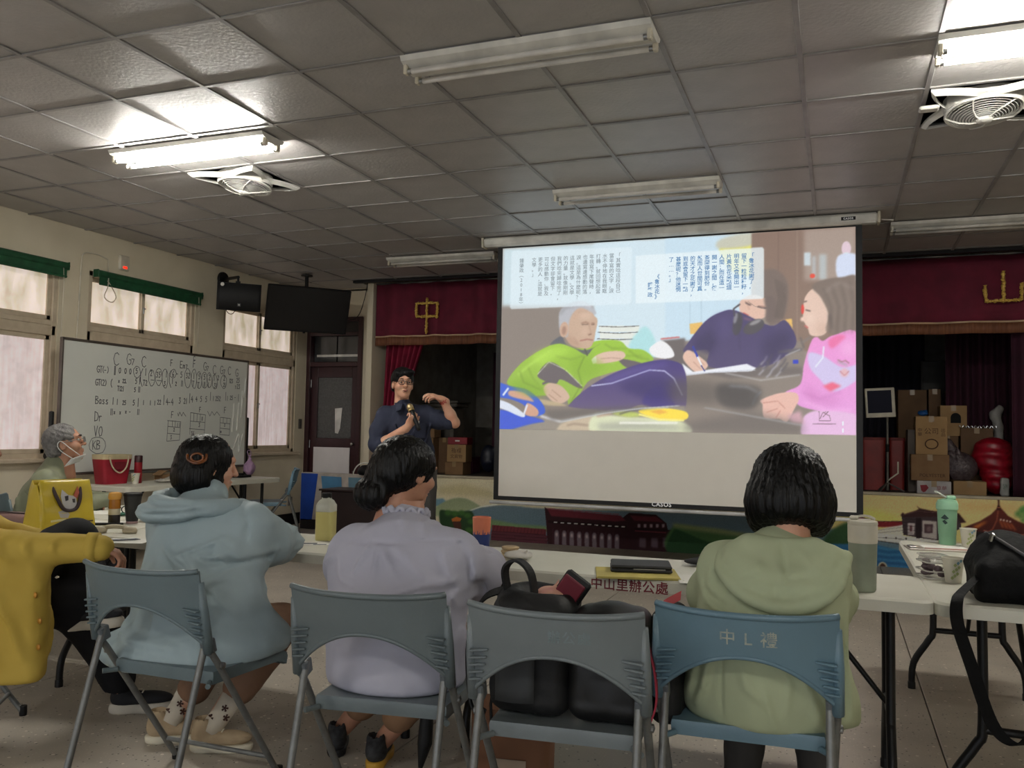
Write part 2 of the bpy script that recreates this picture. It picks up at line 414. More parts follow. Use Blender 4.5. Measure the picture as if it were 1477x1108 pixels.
RED = mat('red_vinyl', (158, 22, 44), .5)
STAGEDARK = mat('dark_stage_paint', (158, 152, 142), .85)
NAVYDRAPE = mat('dark_navy_drape', (34, 30, 44), .9, (24, 20, 32), 4, .8)
PURPDRAPE = mat('dark_plum_drape', (64, 18, 40), .9, (46, 12, 28), 4, .8)
def floor_mat():
    m = mat('terrazzo', (180, 171, 157), .42, (156, 148, 136), 3.0, .9, .05, 80, spec=.4); nt = m.node_tree; b = nt.nodes['Principled BSDF']
    src = b.inputs['Base Color'].links[0].from_socket; tc = [n for n in nt.nodes if n.type == 'TEX_COORD'][0]
    for sc, th, col in ((26, .17, (214, 206, 192)), (48, .2, (88, 84, 80)), (75, .2, (190, 182, 168))):
        vo = nt.nodes.new('ShaderNodeTexVoronoi'); vo.inputs['Scale'].default_value = sc
        nz = nt.nodes.new('ShaderNodeTexNoise'); nz.inputs['Scale'].default_value = sc*1.3
        nt.links.new(tc.outputs['Object'], nz.inputs['Vector']); nt.links.new(tc.outputs['Object'], vo.inputs['Vector'])
        ad = nt.nodes.new('ShaderNodeMath'); ad.operation = 'ADD'; ad.inputs[1].default_value = 0
        sb = nt.nodes.new('ShaderNodeMath'); sb.operation = 'MULTIPLY'; sb.inputs[1].default_value = .25; nt.links.new(nz.outputs['Fac'], sb.inputs[0])
        nt.links.new(vo.outputs['Distance'], ad.inputs[0]); nt.links.new(sb.outputs[0], ad.inputs[1])
        lt = nt.nodes.new('ShaderNodeMath'); lt.operation = 'LESS_THAN'; lt.inputs[1].default_value = th+.125; nt.links.new(ad.outputs[0], lt.inputs[0])
        rn = nt.nodes.new('ShaderNodeMath'); rn.operation = 'GREATER_THAN'; rn.inputs[1].default_value = .62
        sp = nt.nodes.new('ShaderNodeSeparateColor'); nt.links.new(vo.outputs['Color'], sp.inputs[0]); nt.links.new(sp.outputs[0], rn.inputs[0])
        mu = nt.nodes.new('ShaderNodeMath'); mu.operation = 'MULTIPLY'; nt.links.new(lt.outputs[0], mu.inputs[0]); nt.links.new(rn.outputs[0], mu.inputs[1])
        mx = nt.nodes.new('ShaderNodeMixRGB'); nt.links.new(mu.outputs[0], mx.inputs[0]); nt.links.new(src, mx.inputs[1]); mx.inputs[2].default_value = (*lin(col), 1)
        src = mx.outputs[0]
    nt.links.new(src, b.inputs['Base Color']); return m
TERR = floor_mat()

# ================================================================== room shell
XL, XR, YB, YF, YD = -6.63, 3.9, -3.4, 9.3, 9.72      # left wall, right wall, back wall, stage face, door wall
fl = tag(MB().box(((XL+XR)/2, (YB+YD)/2, -.06), (XR-XL+.4, YD-YB+.4, .08)).build('floor', mat('grout', (92, 88, 82), .8)), kind='structure')
slab = None
xs = [XL]+[.40-2.03*k for k in (3, 2, 1, 0)]+[2.43, XR]; ys = [YB, .8, 2.83+4.06-.0*4, YD]
for i in range(len(xs)-1):
    for j in range(len(ys)-1):
        x0, x1, y0, y1 = xs[i]+.003, xs[i+1]-.003, ys[j]+.003, ys[j+1]-.003
        MB().box(((x0+x1)/2, (y0+y1)/2, -.012), (x1-x0, y1-y0, .024), bev=.002).build('terrazzo_slab', TERR, fl)
T = .605; GX, GY = -3.1835, 2.4268
ce = tag(MB().box(((XL+XR)/2, (YB+YD)/2, CEIL+.30), (XR-XL+.4, YD-YB+.4, .06)).build('ceiling', mat('plaster_above_tiles', (70, 72, 82), .9)), kind='structure')
tile_me = MB().box((0, 0, 0), (T-.012, T-.012, .012), bev=.003).mesh('ceiling_tile'); tile_me.materials.append(TILE)
FANS = {(-2, 4), (6, 4)}
i0, i1 = -6, 12; j0, j1 = -9, 11
back = MB()
for i in range(i0, i1):
    for j in range(j0, j1+1):
        x0, x1 = max(GX+i*T, XL), min(GX+(i+1)*T, XR); y0, y1 = GY+j*T, GY+(j+1)*T
        if x1-x0 < .04 or (i, j) in FANS: continue
        if y1 > 9.16 and x1 > -5.4: y1 = min(y1, 9.16)
        if y1 > YD: y1 = YD
        if y0 >= y1-.03: continue
        c = ((x0+x1)/2, (y0+y1)/2, CEIL+.006+.008+random.uniform(-.001, .002))
        full = x1-x0 > T-.01 and y1-y0 > T-.01
        if j < 0: back.box(c, (x1-x0-.012, y1-y0-.012, .012)); continue
        if full: o = link('ceiling_tile', tile_me, None, ce, loc=c, rot=(random.uniform(-.002, .002), random.uniform(-.002, .002), 0))
        else: MB().box((0, 0, 0), (x1-x0-.012, y1-y0-.012, .012), bev=.003).build('ceiling_tile', TILE, ce, loc=c)
tag(back.build('ceiling_tile_field', TILE, ce), kind='stuff')
for i in range(i0, i1+1):
    x = GX+i*T
    if XL < x < XR: MB().box((x, (YB+9.16)/2, CEIL+.004), (.026, 9.16-YB, .008), bev=.002).build('grid_runner', BAR, ce)
for j in range(j0, j1+1):
    y = GY+j*T
    if YB < y < 9.2: MB().box(((XL+XR)/2, y, CEIL+.0045), (XR-XL, .024, .008), bev=.002).build('grid_cross_bar', BAR, ce)
MB().box(((-5.6+XR)/2, 9.19, CEIL-.0), (XR+5.6, .06, .05)).build('trim_1', mat('black_fascia', (20, 19, 20), .6)); tag(bpy.data.objects['trim_1'], kind='structure')

WINY = [(-.9, .55), (1.0, 2.45), (2.65, 4.1), (4.35, 5.80), (6.13, 7.58), (8.05, 9.50)]
WZ0, WZ1 = .94, 2.72
def wall_with_openings(name, axis_x, ops, y0, y1, z1, outward, m=WALL, th=.16):
    b = MB(); cx = axis_x+outward*th/2; prev = y0
    for a, c in ops+[(y1, y1)]:
        if a > prev: b.box((cx, (prev+a)/2, z1/2), (th, a-prev, z1))
        if c > a:
            b.box((cx, (a+c)/2, WZ0/2), (th, c-a, WZ0)); b.box((cx, (a+c)/2, (WZ1+z1)/2), (th, c-a, z1-WZ1))
        prev = c
    return tag(b.build(name, m), kind='structure')
wl = wall_with_openings('wall_left', XL, WINY, YB, YD+.2, CEIL+.31, -1)
tag(MB().box((XR+.08, (YB+YD)/2+.1, (CEIL+.25)/2), (.16, YD-YB+.2, CEIL+.25)).build('wall_right', WALL), kind='structure')
b = MB()      # unseen rear wall; wide opening made up to let sky light in
for x0, x1, z0, z1 in ((XL-.15, -5.4, 0, CEIL+.25), (2.7, XR+.15, 0, CEIL+.25), (-5.4, 2.7, 2.5, CEIL+.25), (-1.5, -1.2, 0, 2.5)): b.box(((x0+x1)/2, YB-.08, (z0+z1)/2), (x1-x0, .16, z1-z0))
tag(b.build('wall_back', WALL), kind='structure')
wf = MB(); DX0, DX1, DZ = -6.60, -5.76, 2.72
wf.box(((XL-.15+DX0)/2, YD+.08, CEIL/2), (DX0-XL+.15, .16, CEIL)); wf.box(((DX0+DX1)/2, YD+.08, (DZ+CEIL)/2), (DX1-DX0, .16, CEIL-DZ)); wf.box((-1.5, YD+.16, CEIL+.16), (10.8, .32, .36))
wf.box(((DX1-5.46)/2, YD+.08, CEIL/2), (-5.46-DX1, .16, CEIL))
wf.box(((2.7+XR)/2, YF+.08, CEIL/2), (XR-2.7, .16, CEIL))
tag(wf.build('wall_front', WALL), kind='structure')
tag(MB().box((-5.43, (YF+YD)/2+.1, CEIL/2), (.08, YD-YF+.2, CEIL), bev=.004).build('trim_2', WALL), kind='structure')
BASEM = mat('black_baseboard', (22, 20, 20), .5)
tag(MB().box((XL+.008, (YB+YD)/2, .075), (.016, YD-YB, .15), bev=.003).build('baseboard_left', BASEM), kind='structure')
tag(MB().box(((XR+2.7)/2, YF-.008, .075), (XR-2.7, .016, .15), bev=.003).build('baseboard_front', BASEM), kind='structure')
# --- windows
PANES = [emit('frosted_pane_upper', (250, 232, 222), PANE*1.05, (178, 168, 134), 4.2, (1, 2.2, .8)),
         emit('frosted_pane_lower', (236, 222, 222), PANE*.80, (196, 176, 172), 5, (1, 7, .5))]
def window(n, y0, y1):
    w = empty('window_%d' % n, (XL-.06, (y0+y1)/2, WZ0), kind='structure'); hw = (y1-y0)/2; H = WZ1-WZ0; x = 0
    b = MB(); t = .05
    for s in (-1, 1): b.box((x, s*(hw-t/2), H/2), (.10, t, H), bev=.004)
    b.box((x, 0, t/2), (.10, 2*hw, t), bev=.004); b.box((x, 0, H-t/2), (.10, 2*hw, t), bev=.004)
    b.box((x, 0, 2.10-WZ0), (.10, 2*hw-.02, .09), bev=.004); b.box((x+.02, 0, 2.17-WZ0), (.05, 2*hw-.02, .05), bev=.006)
    b.box((.085, 0, -.01), (.13, 2*hw+.06, .035), bev=.006)
    b.build('frame', FRAME, w)
    for k, (z0, z1) in enumerate(((t, 2.055-WZ0), (2.195-WZ0, H-t))):
        for s in (-1, 1):
            c0, c1 = (-hw+t, .02) if s < 0 else (-.02, hw-t); sx = -.012 if s < 0 else .014; f = MB(); q = .042
            f.box((sx, c0+q/2, (z0+z1)/2), (.024, q, z1-z0), bev=.003); f.box((sx, c1-q/2, (z0+z1)/2), (.024, q, z1-z0), bev=.003)
            f.box((sx, (c0+c1)/2, z0+q/2), (.024, c1-c0, q), bev=.003); f.box((sx, (c0+c1)/2, z1-q/2), (.024, c1-c0, q), bev=.003)
            sash = f.build('sash', FRAME, w)
            MB().box((sx-.006, (c0+c1)/2, (z0+z1)/2), (.005, c1-c0-2*q+.004, z1-z0-2*q+.004)).build('pane', PANES[1-k], sash)
        MB().box((.032, .0, (z0+z1)/2), (.014, .018, .07), bev=.004).box((.04, .004, (z0+z1)/2+.02), (.012, .03, .012), bev=.003).build('latch', STEEL, w)
    return w
for k, (a, c) in enumerate(WINY): window(k+1, a, c)
def blind(y0, y1, label):
    b = empty('roller_blind', (XL+.045, (y0+y1)/2, 2.60), label=label, cat='blind'); L = y1-y0
    MB().tube([(0, -L/2, .10), (0, L/2, .10)], .034, 14).build('roll', GREENB, b, auto=40)
    MB().box((.012, 0, .045), (.004, L-.03, .10)).build('hanging_edge', GREENB, b)
    MB().tube([(.014, -L/2+.02, .0), (.014, L/2-.02, .0)], .012, 8).build('bottom_bar', GREENB, b, auto=40)
    for s in (-1, 1): MB().box((-.01, s*(L/2+.004), .10), (.07, .008, .075), bev=.003).build('bracket', GREENB, b)
    MB().tube([(.02, L/2-.06, .1), (.024, L/2-.05, -.1), (.02, L/2-.055, -.62)], .0025, 5).build('pull_cord', CREAM, b)
blind(4.3, 5.84, 'green roller blind above the leftmost window')
blind(6.18, 7.61, 'green roller blind above the window behind the whiteboard')
# --- door in the front left corner
d = empty('door_1', ((DX0+DX1)/2, YD, 0), kind='structure'); hw = (DX1-DX0)/2
b = MB()
for s in (-1, 1): b.box((s*(hw-.03), .03, DZ/2), (.06, .14, DZ), bev=.004)
b.box((0, .03, DZ-.03), (2*hw-.12, .14, .06), bev=.004); b.box((0, .03, 2.10), (2*hw-.12, .14, .06), bev=.004); b.box((0, .03, 2.50), (2*hw-.12, .14, .045), bev=.003)
b.build('frame', WOODD, d)
b = MB(); lw = hw-.06
for s in (-1, 1): b.box((s*(lw-.05), .03, 1.035), (.10, .04, 2.07), bev=.004)
for z, h in ((2.0, .14), (1.065, .13), (.06, .12)): b.box((0, .03, z), (2*lw-.2, .04, h), bev=.004)
leaf = b.build('door_leaf', WOODD, d)
MB().box((0, .035, 1.53), (2*lw-.19, .01, .82)).build('glass_panel', mat('wired_frosted_glass', (92, 92, 90), .25, (74, 74, 72), 40, .8, .6, 220), leaf)
MB().box((-.02, .008, .56), (2*lw-.17, .012, .90), bev=.002).build('white_panel', mat('white_laminate', (234, 230, 230), .5, (228, 224, 224)), leaf)
MB().lathe([(0, .05), (.016, .048), (.024, .036), (.024, .024), (.012, .012), (.02, .004), (.02, 0)], (lw-.06, .01, 1.06), 14, rotm(math.pi/2)).build('knob', CHROME, leaf, smooth=True)
MB().box((lw-.03, .004, .70), (.05, .006, .02)).build('lock_plate', STEEL, leaf)
for z in (1.85, 1.05, .35): MB().tube([(-lw+.004, .0, z-.05), (-lw+.004, .0, z+.05)], .008, 8).build('hinge', STEEL, leaf)
sg = MB().prism([(-.055, .16), (.055, .17), (.03, -.10), (.0, -.17), (-.045, -.16)], 0, .003, lambda x, y, z: (.06+x, .026-z, 1.36+y)).build('notice_sheet', WHITE, leaf)
for s in (-1, 1): MB().box((s*lw/2, .05, 2.31), (lw-.02, .008, .34)).build('transom_pane', mat('dark_transom_glass', (58, 60, 62), .12, (44, 46, 48), 2, .8), d)
MB().box((.02, .045, 2.22), (2*lw-.06, .006, .03)).build('transom_sill_strip', WHITE, d)
MB().box((0, .10, 1.36), (2*hw-.01, .01, 2.7)).build('dark_backing', mat('dark_backing', (30, 28, 28), .8), d)  # dark sheet added behind the door so no outside light shows through
MB().box((0, .05, 2.60), (2*lw-.02, .012, .14)).build('upper_panel', mat('dark_panel', (34, 26, 26), .4), d)
# --- stage
st = tag(MB().box((-1.35, 11.0, .35), (8.1, 3.36, .70)).build('floor_stage', mat('worn_stage_boards', (72, 60, 52), .7, (54, 44, 38), 5, .8, stretch=(.2, 3, 1))), kind='structure')
MB().box((-1.35, 9.31, .715), (8.1, .06, .03), bev=.005).build('nosing', mat('pale_stage_edge', (196, 184, 160), .6), st)
tag(MB().box((-1.35, 12.7, 1.6), (8.3, .1, 3.2)).build('wall_stage_back', STAGEDARK), kind='structure')
tag(MB().box((-5.44, 11.3, 1.6), (.08, 2.8, 3.2)).build('wall_stage_left', STAGEDARK), kind='structure')
tag(MB().box((2.74, 11.0, 1.6), (.08, 3.4, 3.2)).build('wall_stage_right', STAGEDARK), kind='structure')
tag(MB().box((-1.35, 11.0, 3.22), (8.3, 3.5, .06)).build('ceiling_stage', mat('black_stage_ceiling', (24, 24, 26), .9)), kind='structure')
# --- painted mural along the stage face
M = Paint(8.0, .71, 150, (170, 160, 132))
M.poly((196, 186, 158), [(-575.1, 23.8),(170.9, -0.8),(1003.9, -22.8),(1002.2, 34.8),(-568.7, 119.3)], col2=(186, 182, 160))
M.poly((176, 166, 128), [(93.2, 12.0),(128.3, 6.7),(164.9, 13.1),(165.0, 20.9),(97.8, 19.9)], soft=8)
M.poly((100, 132, 150), [(89.1, 26.2),(102.4, 24.6),(109.1, 30.3),(98.2, 33.8),(89.3, 34.2)], soft=2)
M.poly((128, 138, 108), [(89.4, 40.2),(98.1, 31.8),(115.6, 24.1),(133.0, 23.9),(150.4, 31.3),(156.8, 34.0),(133.4, 41.0),(107.3, 43.3),(89.6, 46.2)], soft=2, smooth=1, col2=(150, 160, 125))
M.poly((96, 114, 124), [(129.0, 40.3),(150.4, 33.3),(175.7, 29.2),(196.6, 29.2),(233.4, 30.3),(385.6, 27.4),(569.3, 28.2),(569.2, 64.8),(172.4, 73.0),(133.6, 49.9)], soft=2, smooth=1, col2=(80, 104, 116))
M.line((206, 208, 198), [(129.0, 40.3),(150.4, 32.3),(171.5, 28.4)], 1.10, soft=1)
M.poly((104, 128, 88), [(131.3, 44.1),(167.7, 46.1),(197.0, 49.4),(231.7, 50.3),(231.8, 56.0),(167.9, 55.8),(129.3, 52.1)], soft=3, smooth=1)
M.poly((36, 60, 36), [(98.3, 39.8),(109.3, 38.9),(124.7, 39.5),(142.0, 40.6),(143.0, 84.6),(112.7, 86.6),(101.1, 61.6)], soft=2, smooth=1)
M.ell((58, 92, 44), 109.4, 41.2, 4.8, 3.2, 0, soft=3)
M.ell((58, 92, 44), 118.2, 41.8, 4.8, 3.2, 0, soft=3)
M.ell((58, 92, 44), 126.9, 40.4, 4.6, 3.0, 0, soft=3)
M.ell((58, 92, 44), 134.5, 42.9, 4.8, 3.2, 0, soft=3)
M.ell((58, 92, 44), 139.0, 49.6, 4.6, 3.0, 0, soft=3)
M.ell((58, 92, 44), 137.0, 59.5, 4.8, 3.2, 0, soft=3)
M.ell((58, 92, 44), 138.3, 69.2, 4.8, 3.2, 0, soft=3)
M.poly((170, 96, 44), [(114.0, 47.9),(120.4, 45.0),(127.0, 46.7),(124.9, 50.3),(115.1, 50.9)])
M.poly((70, 42, 34), [(115.1, 50.9),(126.0, 50.3),(128.6, 67.9),(121.0, 66.3)], soft=1)
M.poly((96, 40, 46), [(165.7, 52.0),(231.7, 53.2),(231.8, 59.4),(165.8, 58.8)])
M.line((50, 20, 26), [(165.8, 59.0),(231.8, 59.8)], 1.05)
M.poly((78, 38, 48), [(165.0, 58.9),(232.8, 60.1),(234.1, 77.7),(164.1, 77.4)])
M.line((48, 22, 30), [(165.1, 62.2),(232.9, 63.1)], 0.53)
M.line((48, 22, 30), [(165.1, 65.7),(233.0, 66.6)], 0.53)
M.line((48, 22, 30), [(165.2, 69.2),(233.0, 70.0)], 0.53)
M.line((48, 22, 30), [(165.3, 72.7),(233.1, 73.4)], 0.53)
M.line((48, 22, 30), [(165.3, 76.1),(233.1, 76.8)], 0.55)
M.line((66, 28, 36), [(168.9, 52.3),(167.5, 58.2)], 0.63)
M.line((66, 28, 36), [(173.1, 52.3),(171.7, 58.3)], 0.63)
M.line((66, 28, 36), [(177.3, 52.4),(175.9, 58.4)], 0.63)
M.line((66, 28, 36), [(181.5, 52.5),(180.1, 58.5)], 0.60)
M.line((66, 28, 36), [(185.6, 52.6),(184.3, 58.6)], 0.63)
M.line((66, 28, 36), [(189.8, 52.6),(188.4, 58.7)], 0.63)
M.line((66, 28, 36), [(193.9, 52.7),(192.6, 58.8)], 0.63)
M.line((66, 28, 36), [(198.1, 52.8),(196.7, 58.9)], 0.60)
M.line((66, 28, 36), [(202.2, 52.9),(200.9, 59.0)], 0.60)
M.line((66, 28, 36), [(206.3, 53.0),(205.0, 59.1)], 0.63)
M.line((66, 28, 36), [(210.4, 53.0),(209.1, 59.2)], 0.60)
M.line((66, 28, 36), [(214.5, 53.1),(213.2, 59.3)], 0.60)
M.line((66, 28, 36), [(218.6, 53.2),(217.3, 59.4)], 0.60)
M.line((66, 28, 36), [(222.6, 53.3),(221.3, 59.5)], 0.63)
M.line((66, 28, 36), [(226.7, 53.3),(225.4, 59.6)], 0.60)
M.line((66, 28, 36), [(230.7, 53.4),(229.4, 59.8)], 0.60)
M.poly((44, 18, 24), [(229.3, 28.6),(237.4, 32.9),(319.3, 36.2),(324.0, 32.3),(326.8, 30.3),(356.5, 30.7),(367.6, 39.1),(369.4, 46.3),(374.9, 46.9),(375.1, 71.1),(332.8, 73.9),(331.0, 72.2),(234.1, 72.9),(231.6, 46.5)], smooth=0)
M.poly((92, 32, 42), [(232.3, 30.3),(317.4, 33.6),(323.1, 38.8),(311.8, 40.3),(237.5, 38.2)], soft=1)
M.poly((84, 30, 40), [(327.7, 33.0),(356.5, 32.8),(364.8, 38.4),(332.5, 38.3)], soft=1)
M.line((130, 60, 66), [(231.3, 29.8),(315.5, 32.4)], 0.60)
M.line((28, 10, 14), [(233.6, 44.5),(324.1, 45.5)], 3.20)
M.line((214, 200, 190), [(240.6, 44.9),(244.8, 45.0)], 1.00)
M.line((214, 200, 190), [(248.6, 45.0),(252.8, 45.1)], 1.00)
M.line((214, 200, 190), [(256.6, 45.0),(260.7, 45.2)], 0.95)
M.line((214, 200, 190), [(264.4, 45.1),(268.6, 45.2)], 1.00)
M.line((214, 200, 190), [(272.3, 45.1),(276.4, 45.3)], 0.95)
M.line((214, 200, 190), [(280.1, 45.2),(284.2, 45.3)], 0.95)
M.line((214, 200, 190), [(287.9, 45.3),(291.9, 45.4)], 0.96)
M.line((214, 200, 190), [(295.6, 45.3),(299.6, 45.5)], 0.95)
M.line((214, 200, 190), [(303.2, 45.4),(307.2, 45.5)], 0.95)
M.line((214, 200, 190), [(310.9, 45.4),(314.9, 45.6)], 0.95)
M.line((214, 200, 190), [(318.4, 45.5),(322.4, 45.6)], 0.95)
M.poly((104, 92, 100), [(241.8, 70.5),(241.6, 55.8),(243.0, 53.5),(245.4, 53.3),(246.8, 55.5),(247.0, 70.6)], soft=1)
M.ell((176, 160, 160), 244.2, 58.1, 1.2, 2.3, 0, soft=2)
M.line((52, 24, 32), [(239.7, 51.8),(240.1, 72.5)], 1.81)
M.poly((104, 92, 100), [(250.7, 70.5),(250.5, 55.9),(251.8, 53.5),(254.2, 53.4),(255.6, 55.6),(255.9, 70.6)], soft=1)
M.ell((176, 160, 160), 253.1, 58.2, 1.2, 2.2, 0, soft=2)
M.line((52, 24, 32), [(248.6, 51.8),(248.9, 72.5)], 1.80)
M.poly((104, 92, 100), [(259.5, 70.6),(259.3, 55.9),(260.6, 53.6),(263.0, 53.5),(264.4, 55.6),(264.6, 70.6)], soft=1)
M.ell((176, 160, 160), 261.9, 58.2, 1.2, 2.3, 0, soft=2)
M.line((52, 24, 32), [(257.4, 51.9),(257.8, 72.5)], 1.80)
M.poly((104, 92, 100), [(268.3, 70.6),(268.0, 56.0),(269.4, 53.7),(271.7, 53.5),(273.1, 55.7),(273.3, 70.6)], soft=1)
M.ell((176, 160, 160), 270.6, 58.3, 1.2, 2.2, 0, soft=2)
M.line((52, 24, 32), [(266.2, 52.0),(266.5, 72.5)], 1.81)
M.poly((104, 92, 100), [(276.9, 70.6),(276.7, 56.0),(278.1, 53.7),(280.4, 53.6),(281.8, 55.7),(282.0, 70.6)], soft=1)
M.ell((176, 160, 160), 279.3, 58.3, 1.1, 2.3, 0, soft=2)
M.line((52, 24, 32), [(274.9, 52.0),(275.2, 72.5)], 1.80)
M.poly((104, 92, 100), [(285.6, 70.6),(285.4, 56.1),(286.7, 53.8),(289.0, 53.6),(290.4, 55.8),(290.6, 70.6)], soft=1)
M.ell((176, 160, 160), 287.9, 58.3, 1.2, 2.3, 0, soft=2)
M.line((52, 24, 32), [(283.6, 52.1),(283.9, 72.5)], 1.71)
M.poly((104, 92, 100), [(294.2, 70.6),(294.0, 56.1),(295.3, 53.8),(297.6, 53.7),(299.0, 55.8),(299.2, 70.6)], soft=1)
M.ell((176, 160, 160), 296.5, 58.4, 1.1, 2.2, 0, soft=2)
M.line((52, 24, 32), [(292.2, 52.2),(292.5, 72.5)], 1.72)
M.poly((104, 92, 100), [(302.7, 70.6),(302.5, 56.2),(303.8, 53.9),(306.1, 53.8),(307.5, 55.9),(307.6, 70.6)], soft=1)
M.ell((176, 160, 160), 305.0, 58.4, 1.1, 2.3, 0, soft=2)
M.line((52, 24, 32), [(300.7, 52.2),(301.0, 72.5)], 1.80)
M.poly((104, 92, 100), [(311.2, 70.6),(311.0, 56.2),(312.3, 53.9),(314.6, 53.8),(315.9, 55.9),(316.1, 70.6)], soft=1)
M.ell((176, 160, 160), 313.5, 58.5, 1.1, 2.2, 0, soft=2)
M.line((52, 24, 32), [(309.2, 52.3),(309.5, 72.5)], 1.71)
M.poly((92, 74, 84), [(338.3, 56.3),(345.7, 56.4),(345.8, 66.7),(338.4, 66.3)], soft=2)
M.poly((92, 74, 84), [(351.2, 55.5),(358.6, 55.6),(358.7, 65.9),(351.3, 65.4)], soft=2)
M.poly((92, 74, 84), [(364.0, 54.7),(371.3, 54.8),(371.4, 65.1),(364.1, 64.6)], soft=2)
M.poly((150, 128, 132), [(336.2, 41.8),(339.2, 41.6),(339.3, 45.2),(336.3, 45.4)], soft=1)
M.poly((150, 128, 132), [(342.9, 41.4),(345.9, 41.2),(345.9, 44.9),(343.0, 45.0)], soft=1)
M.poly((150, 128, 132), [(349.6, 41.0),(352.5, 40.9),(352.6, 44.5),(349.6, 44.7)], soft=1)
M.poly((150, 128, 132), [(356.2, 40.7),(359.2, 40.5),(359.2, 44.1),(356.3, 44.3)], soft=1)
M.poly((150, 128, 132), [(362.8, 40.3),(365.7, 40.1),(365.8, 43.8),(362.9, 43.9)], soft=1)
M.line((110, 44, 54), [(333.5, 49.2),(367.6, 49.1)], 1.14)
M.line((26, 10, 14), [(333.5, 46.8),(373.1, 46.4)], 0.95)
M.poly((30, 20, 24), [(159.9, 77.7),(234.1, 77.1),(332.9, 75.4),(385.9, 74.0),(658.6, 71.4),(658.1, 119.2),(-565.2, 172.6),(-568.4, 124.1)], soft=2)
M.poly((70, 104, 62), [(374.8, 42.4),(403.5, 42.5),(455.6, 48.3),(489.1, 53.2),(489.2, 73.8),(375.1, 71.1)], soft=3, smooth=1)
M.poly((40, 74, 44), [(374.9, 46.9),(385.7, 47.1),(407.1, 54.8),(438.5, 61.6),(472.5, 68.1),(472.5, 75.8),(375.1, 74.7)], soft=2, smooth=1)
M.poly((128, 140, 96), [(374.8, 38.8),(421.1, 41.6),(472.5, 47.3),(472.5, 50.8),(421.1, 46.9),(374.9, 43.3)], soft=4)
M.poly((212, 182, 128), [(529.3, 0.6),(715.2, -2.5),(714.6, 45.5),(529.3, 35.3)], col2=(214, 190, 120), soft=3)
M.poly((206, 196, 104), [(550.3, 18.6),(572.9, 15.3),(594.1, 20.8),(601.1, 23.7),(591.1, 26.4),(566.7, 25.5),(550.2, 24.2)], soft=10, smooth=1)
M.poly((198, 160, 104), [(611.1, 3.7),(650.0, 6.2),(687.6, 5.5),(706.0, 8.8),(659.5, 10.0)], soft=10)
M.poly((44, 74, 44), [(529.3, 42.0),(550.2, 27.5),(564.7, 33.3),(564.6, 55.3),(529.2, 55.4)], soft=4, smooth=1)
M.poly((44, 100, 142), [(516.5, 51.7),(572.8, 48.2),(593.9, 52.3),(612.7, 58.6),(630.1, 83.0),(516.5, 87.5)], soft=2, col2=(34, 78, 116))
M.line((80, 136, 170), [(576.8, 51.2),(586.9, 52.8),(596.9, 51.0),(612.8, 55.4)], 0.60, soft=2)
M.line((22, 58, 92), [(576.8, 54.1),(586.9, 55.4),(596.9, 54.0),(612.7, 57.8)], 0.60, soft=2)
M.line((80, 136, 170), [(576.8, 56.9),(586.9, 58.0),(596.9, 56.9),(612.7, 60.1)], 0.60, soft=2)
M.line((22, 58, 92), [(576.8, 59.7),(586.9, 60.6),(596.9, 59.8),(612.7, 62.5)], 0.60, soft=2)
M.line((80, 136, 170), [(576.8, 62.6),(586.9, 63.2),(596.9, 62.7),(612.7, 64.8)], 0.60, soft=2)
M.line((22, 58, 92), [(576.8, 65.4),(586.8, 65.8),(596.8, 65.6),(612.7, 67.2)], 0.60, soft=2)
M.line((80, 136, 170), [(576.7, 68.3),(586.8, 68.4),(596.8, 68.6),(612.7, 69.6)], 0.66, soft=2)
M.line((22, 58, 92), [(576.7, 71.1),(586.8, 71.0),(596.8, 71.5),(612.6, 71.9)], 0.60, soft=2)
M.line((80, 136, 170), [(576.7, 73.9),(586.8, 73.6),(596.8, 74.4),(612.6, 74.3)], 0.60, soft=2)
M.poly((200, 196, 182), [(575.9, 34.9),(594.1, 28.4),(600.1, 25.9),(600.0, 38.9),(576.9, 41.4)], soft=1)
M.line((120, 112, 104), [(575.9, 37.6),(600.0, 33.5)], 0.40)
M.line((120, 112, 104), [(575.9, 34.9),(600.0, 30.3)], 0.30)
M.poly((120, 34, 40), [(560.6, 22.5),(576.9, 26.1),(601.1, 24.8),(599.1, 28.1),(585.0, 31.1),(570.8, 30.8),(560.6, 26.9)], soft=1, smooth=1)
M.line((46, 18, 22), [(560.6, 22.5),(576.9, 26.1),(600.1, 25.0)], 0.70)
M.poly((206, 202, 192), [(575.9, 37.6),(603.0, 38.8),(630.4, 40.3),(630.4, 48.9),(602.9, 46.3),(575.8, 44.7)], soft=1)
M.line((60, 54, 50), [(575.8, 44.7),(602.9, 47.4)], 0.77)
M.line((90, 84, 80), [(575.9, 41.5),(601.0, 42.1)], 0.40)
M.ell((60, 54, 50), 584.5, 41.5, 0.8, 1.0, 0)
M.ell((60, 54, 50), 593.5, 41.4, 0.8, 1.0, 0)
M.ell((60, 54, 50), 602.5, 41.3, 0.8, 1.0, 0)
M.poly((58, 46, 50), [(598.6, 19.5),(613.0, 16.6),(649.9, 16.9),(650.8, 28.5),(630.4, 41.4),(616.8, 40.1),(600.0, 37.8)])
M.poly((54, 30, 30), [(597.6, 19.0),(599.6, 16.2),(601.1, 17.7),(611.1, 14.0),(614.0, 12.2),(612.1, 9.1),(615.0, 11.6),(624.8, 13.3),(640.3, 14.7),(649.0, 14.8),(655.1, 22.9),(649.8, 23.8),(648.0, 18.0),(616.9, 19.6),(599.1, 21.1)], soft=1)
M.line((96, 66, 66), [(600.1, 18.9),(613.0, 14.4),(630.6, 15.2),(648.0, 16.4)], 0.40)
M.poly((176, 166, 166), [(604.1, 26.2),(610.2, 25.9),(610.1, 37.2),(604.0, 37.6)], soft=1)
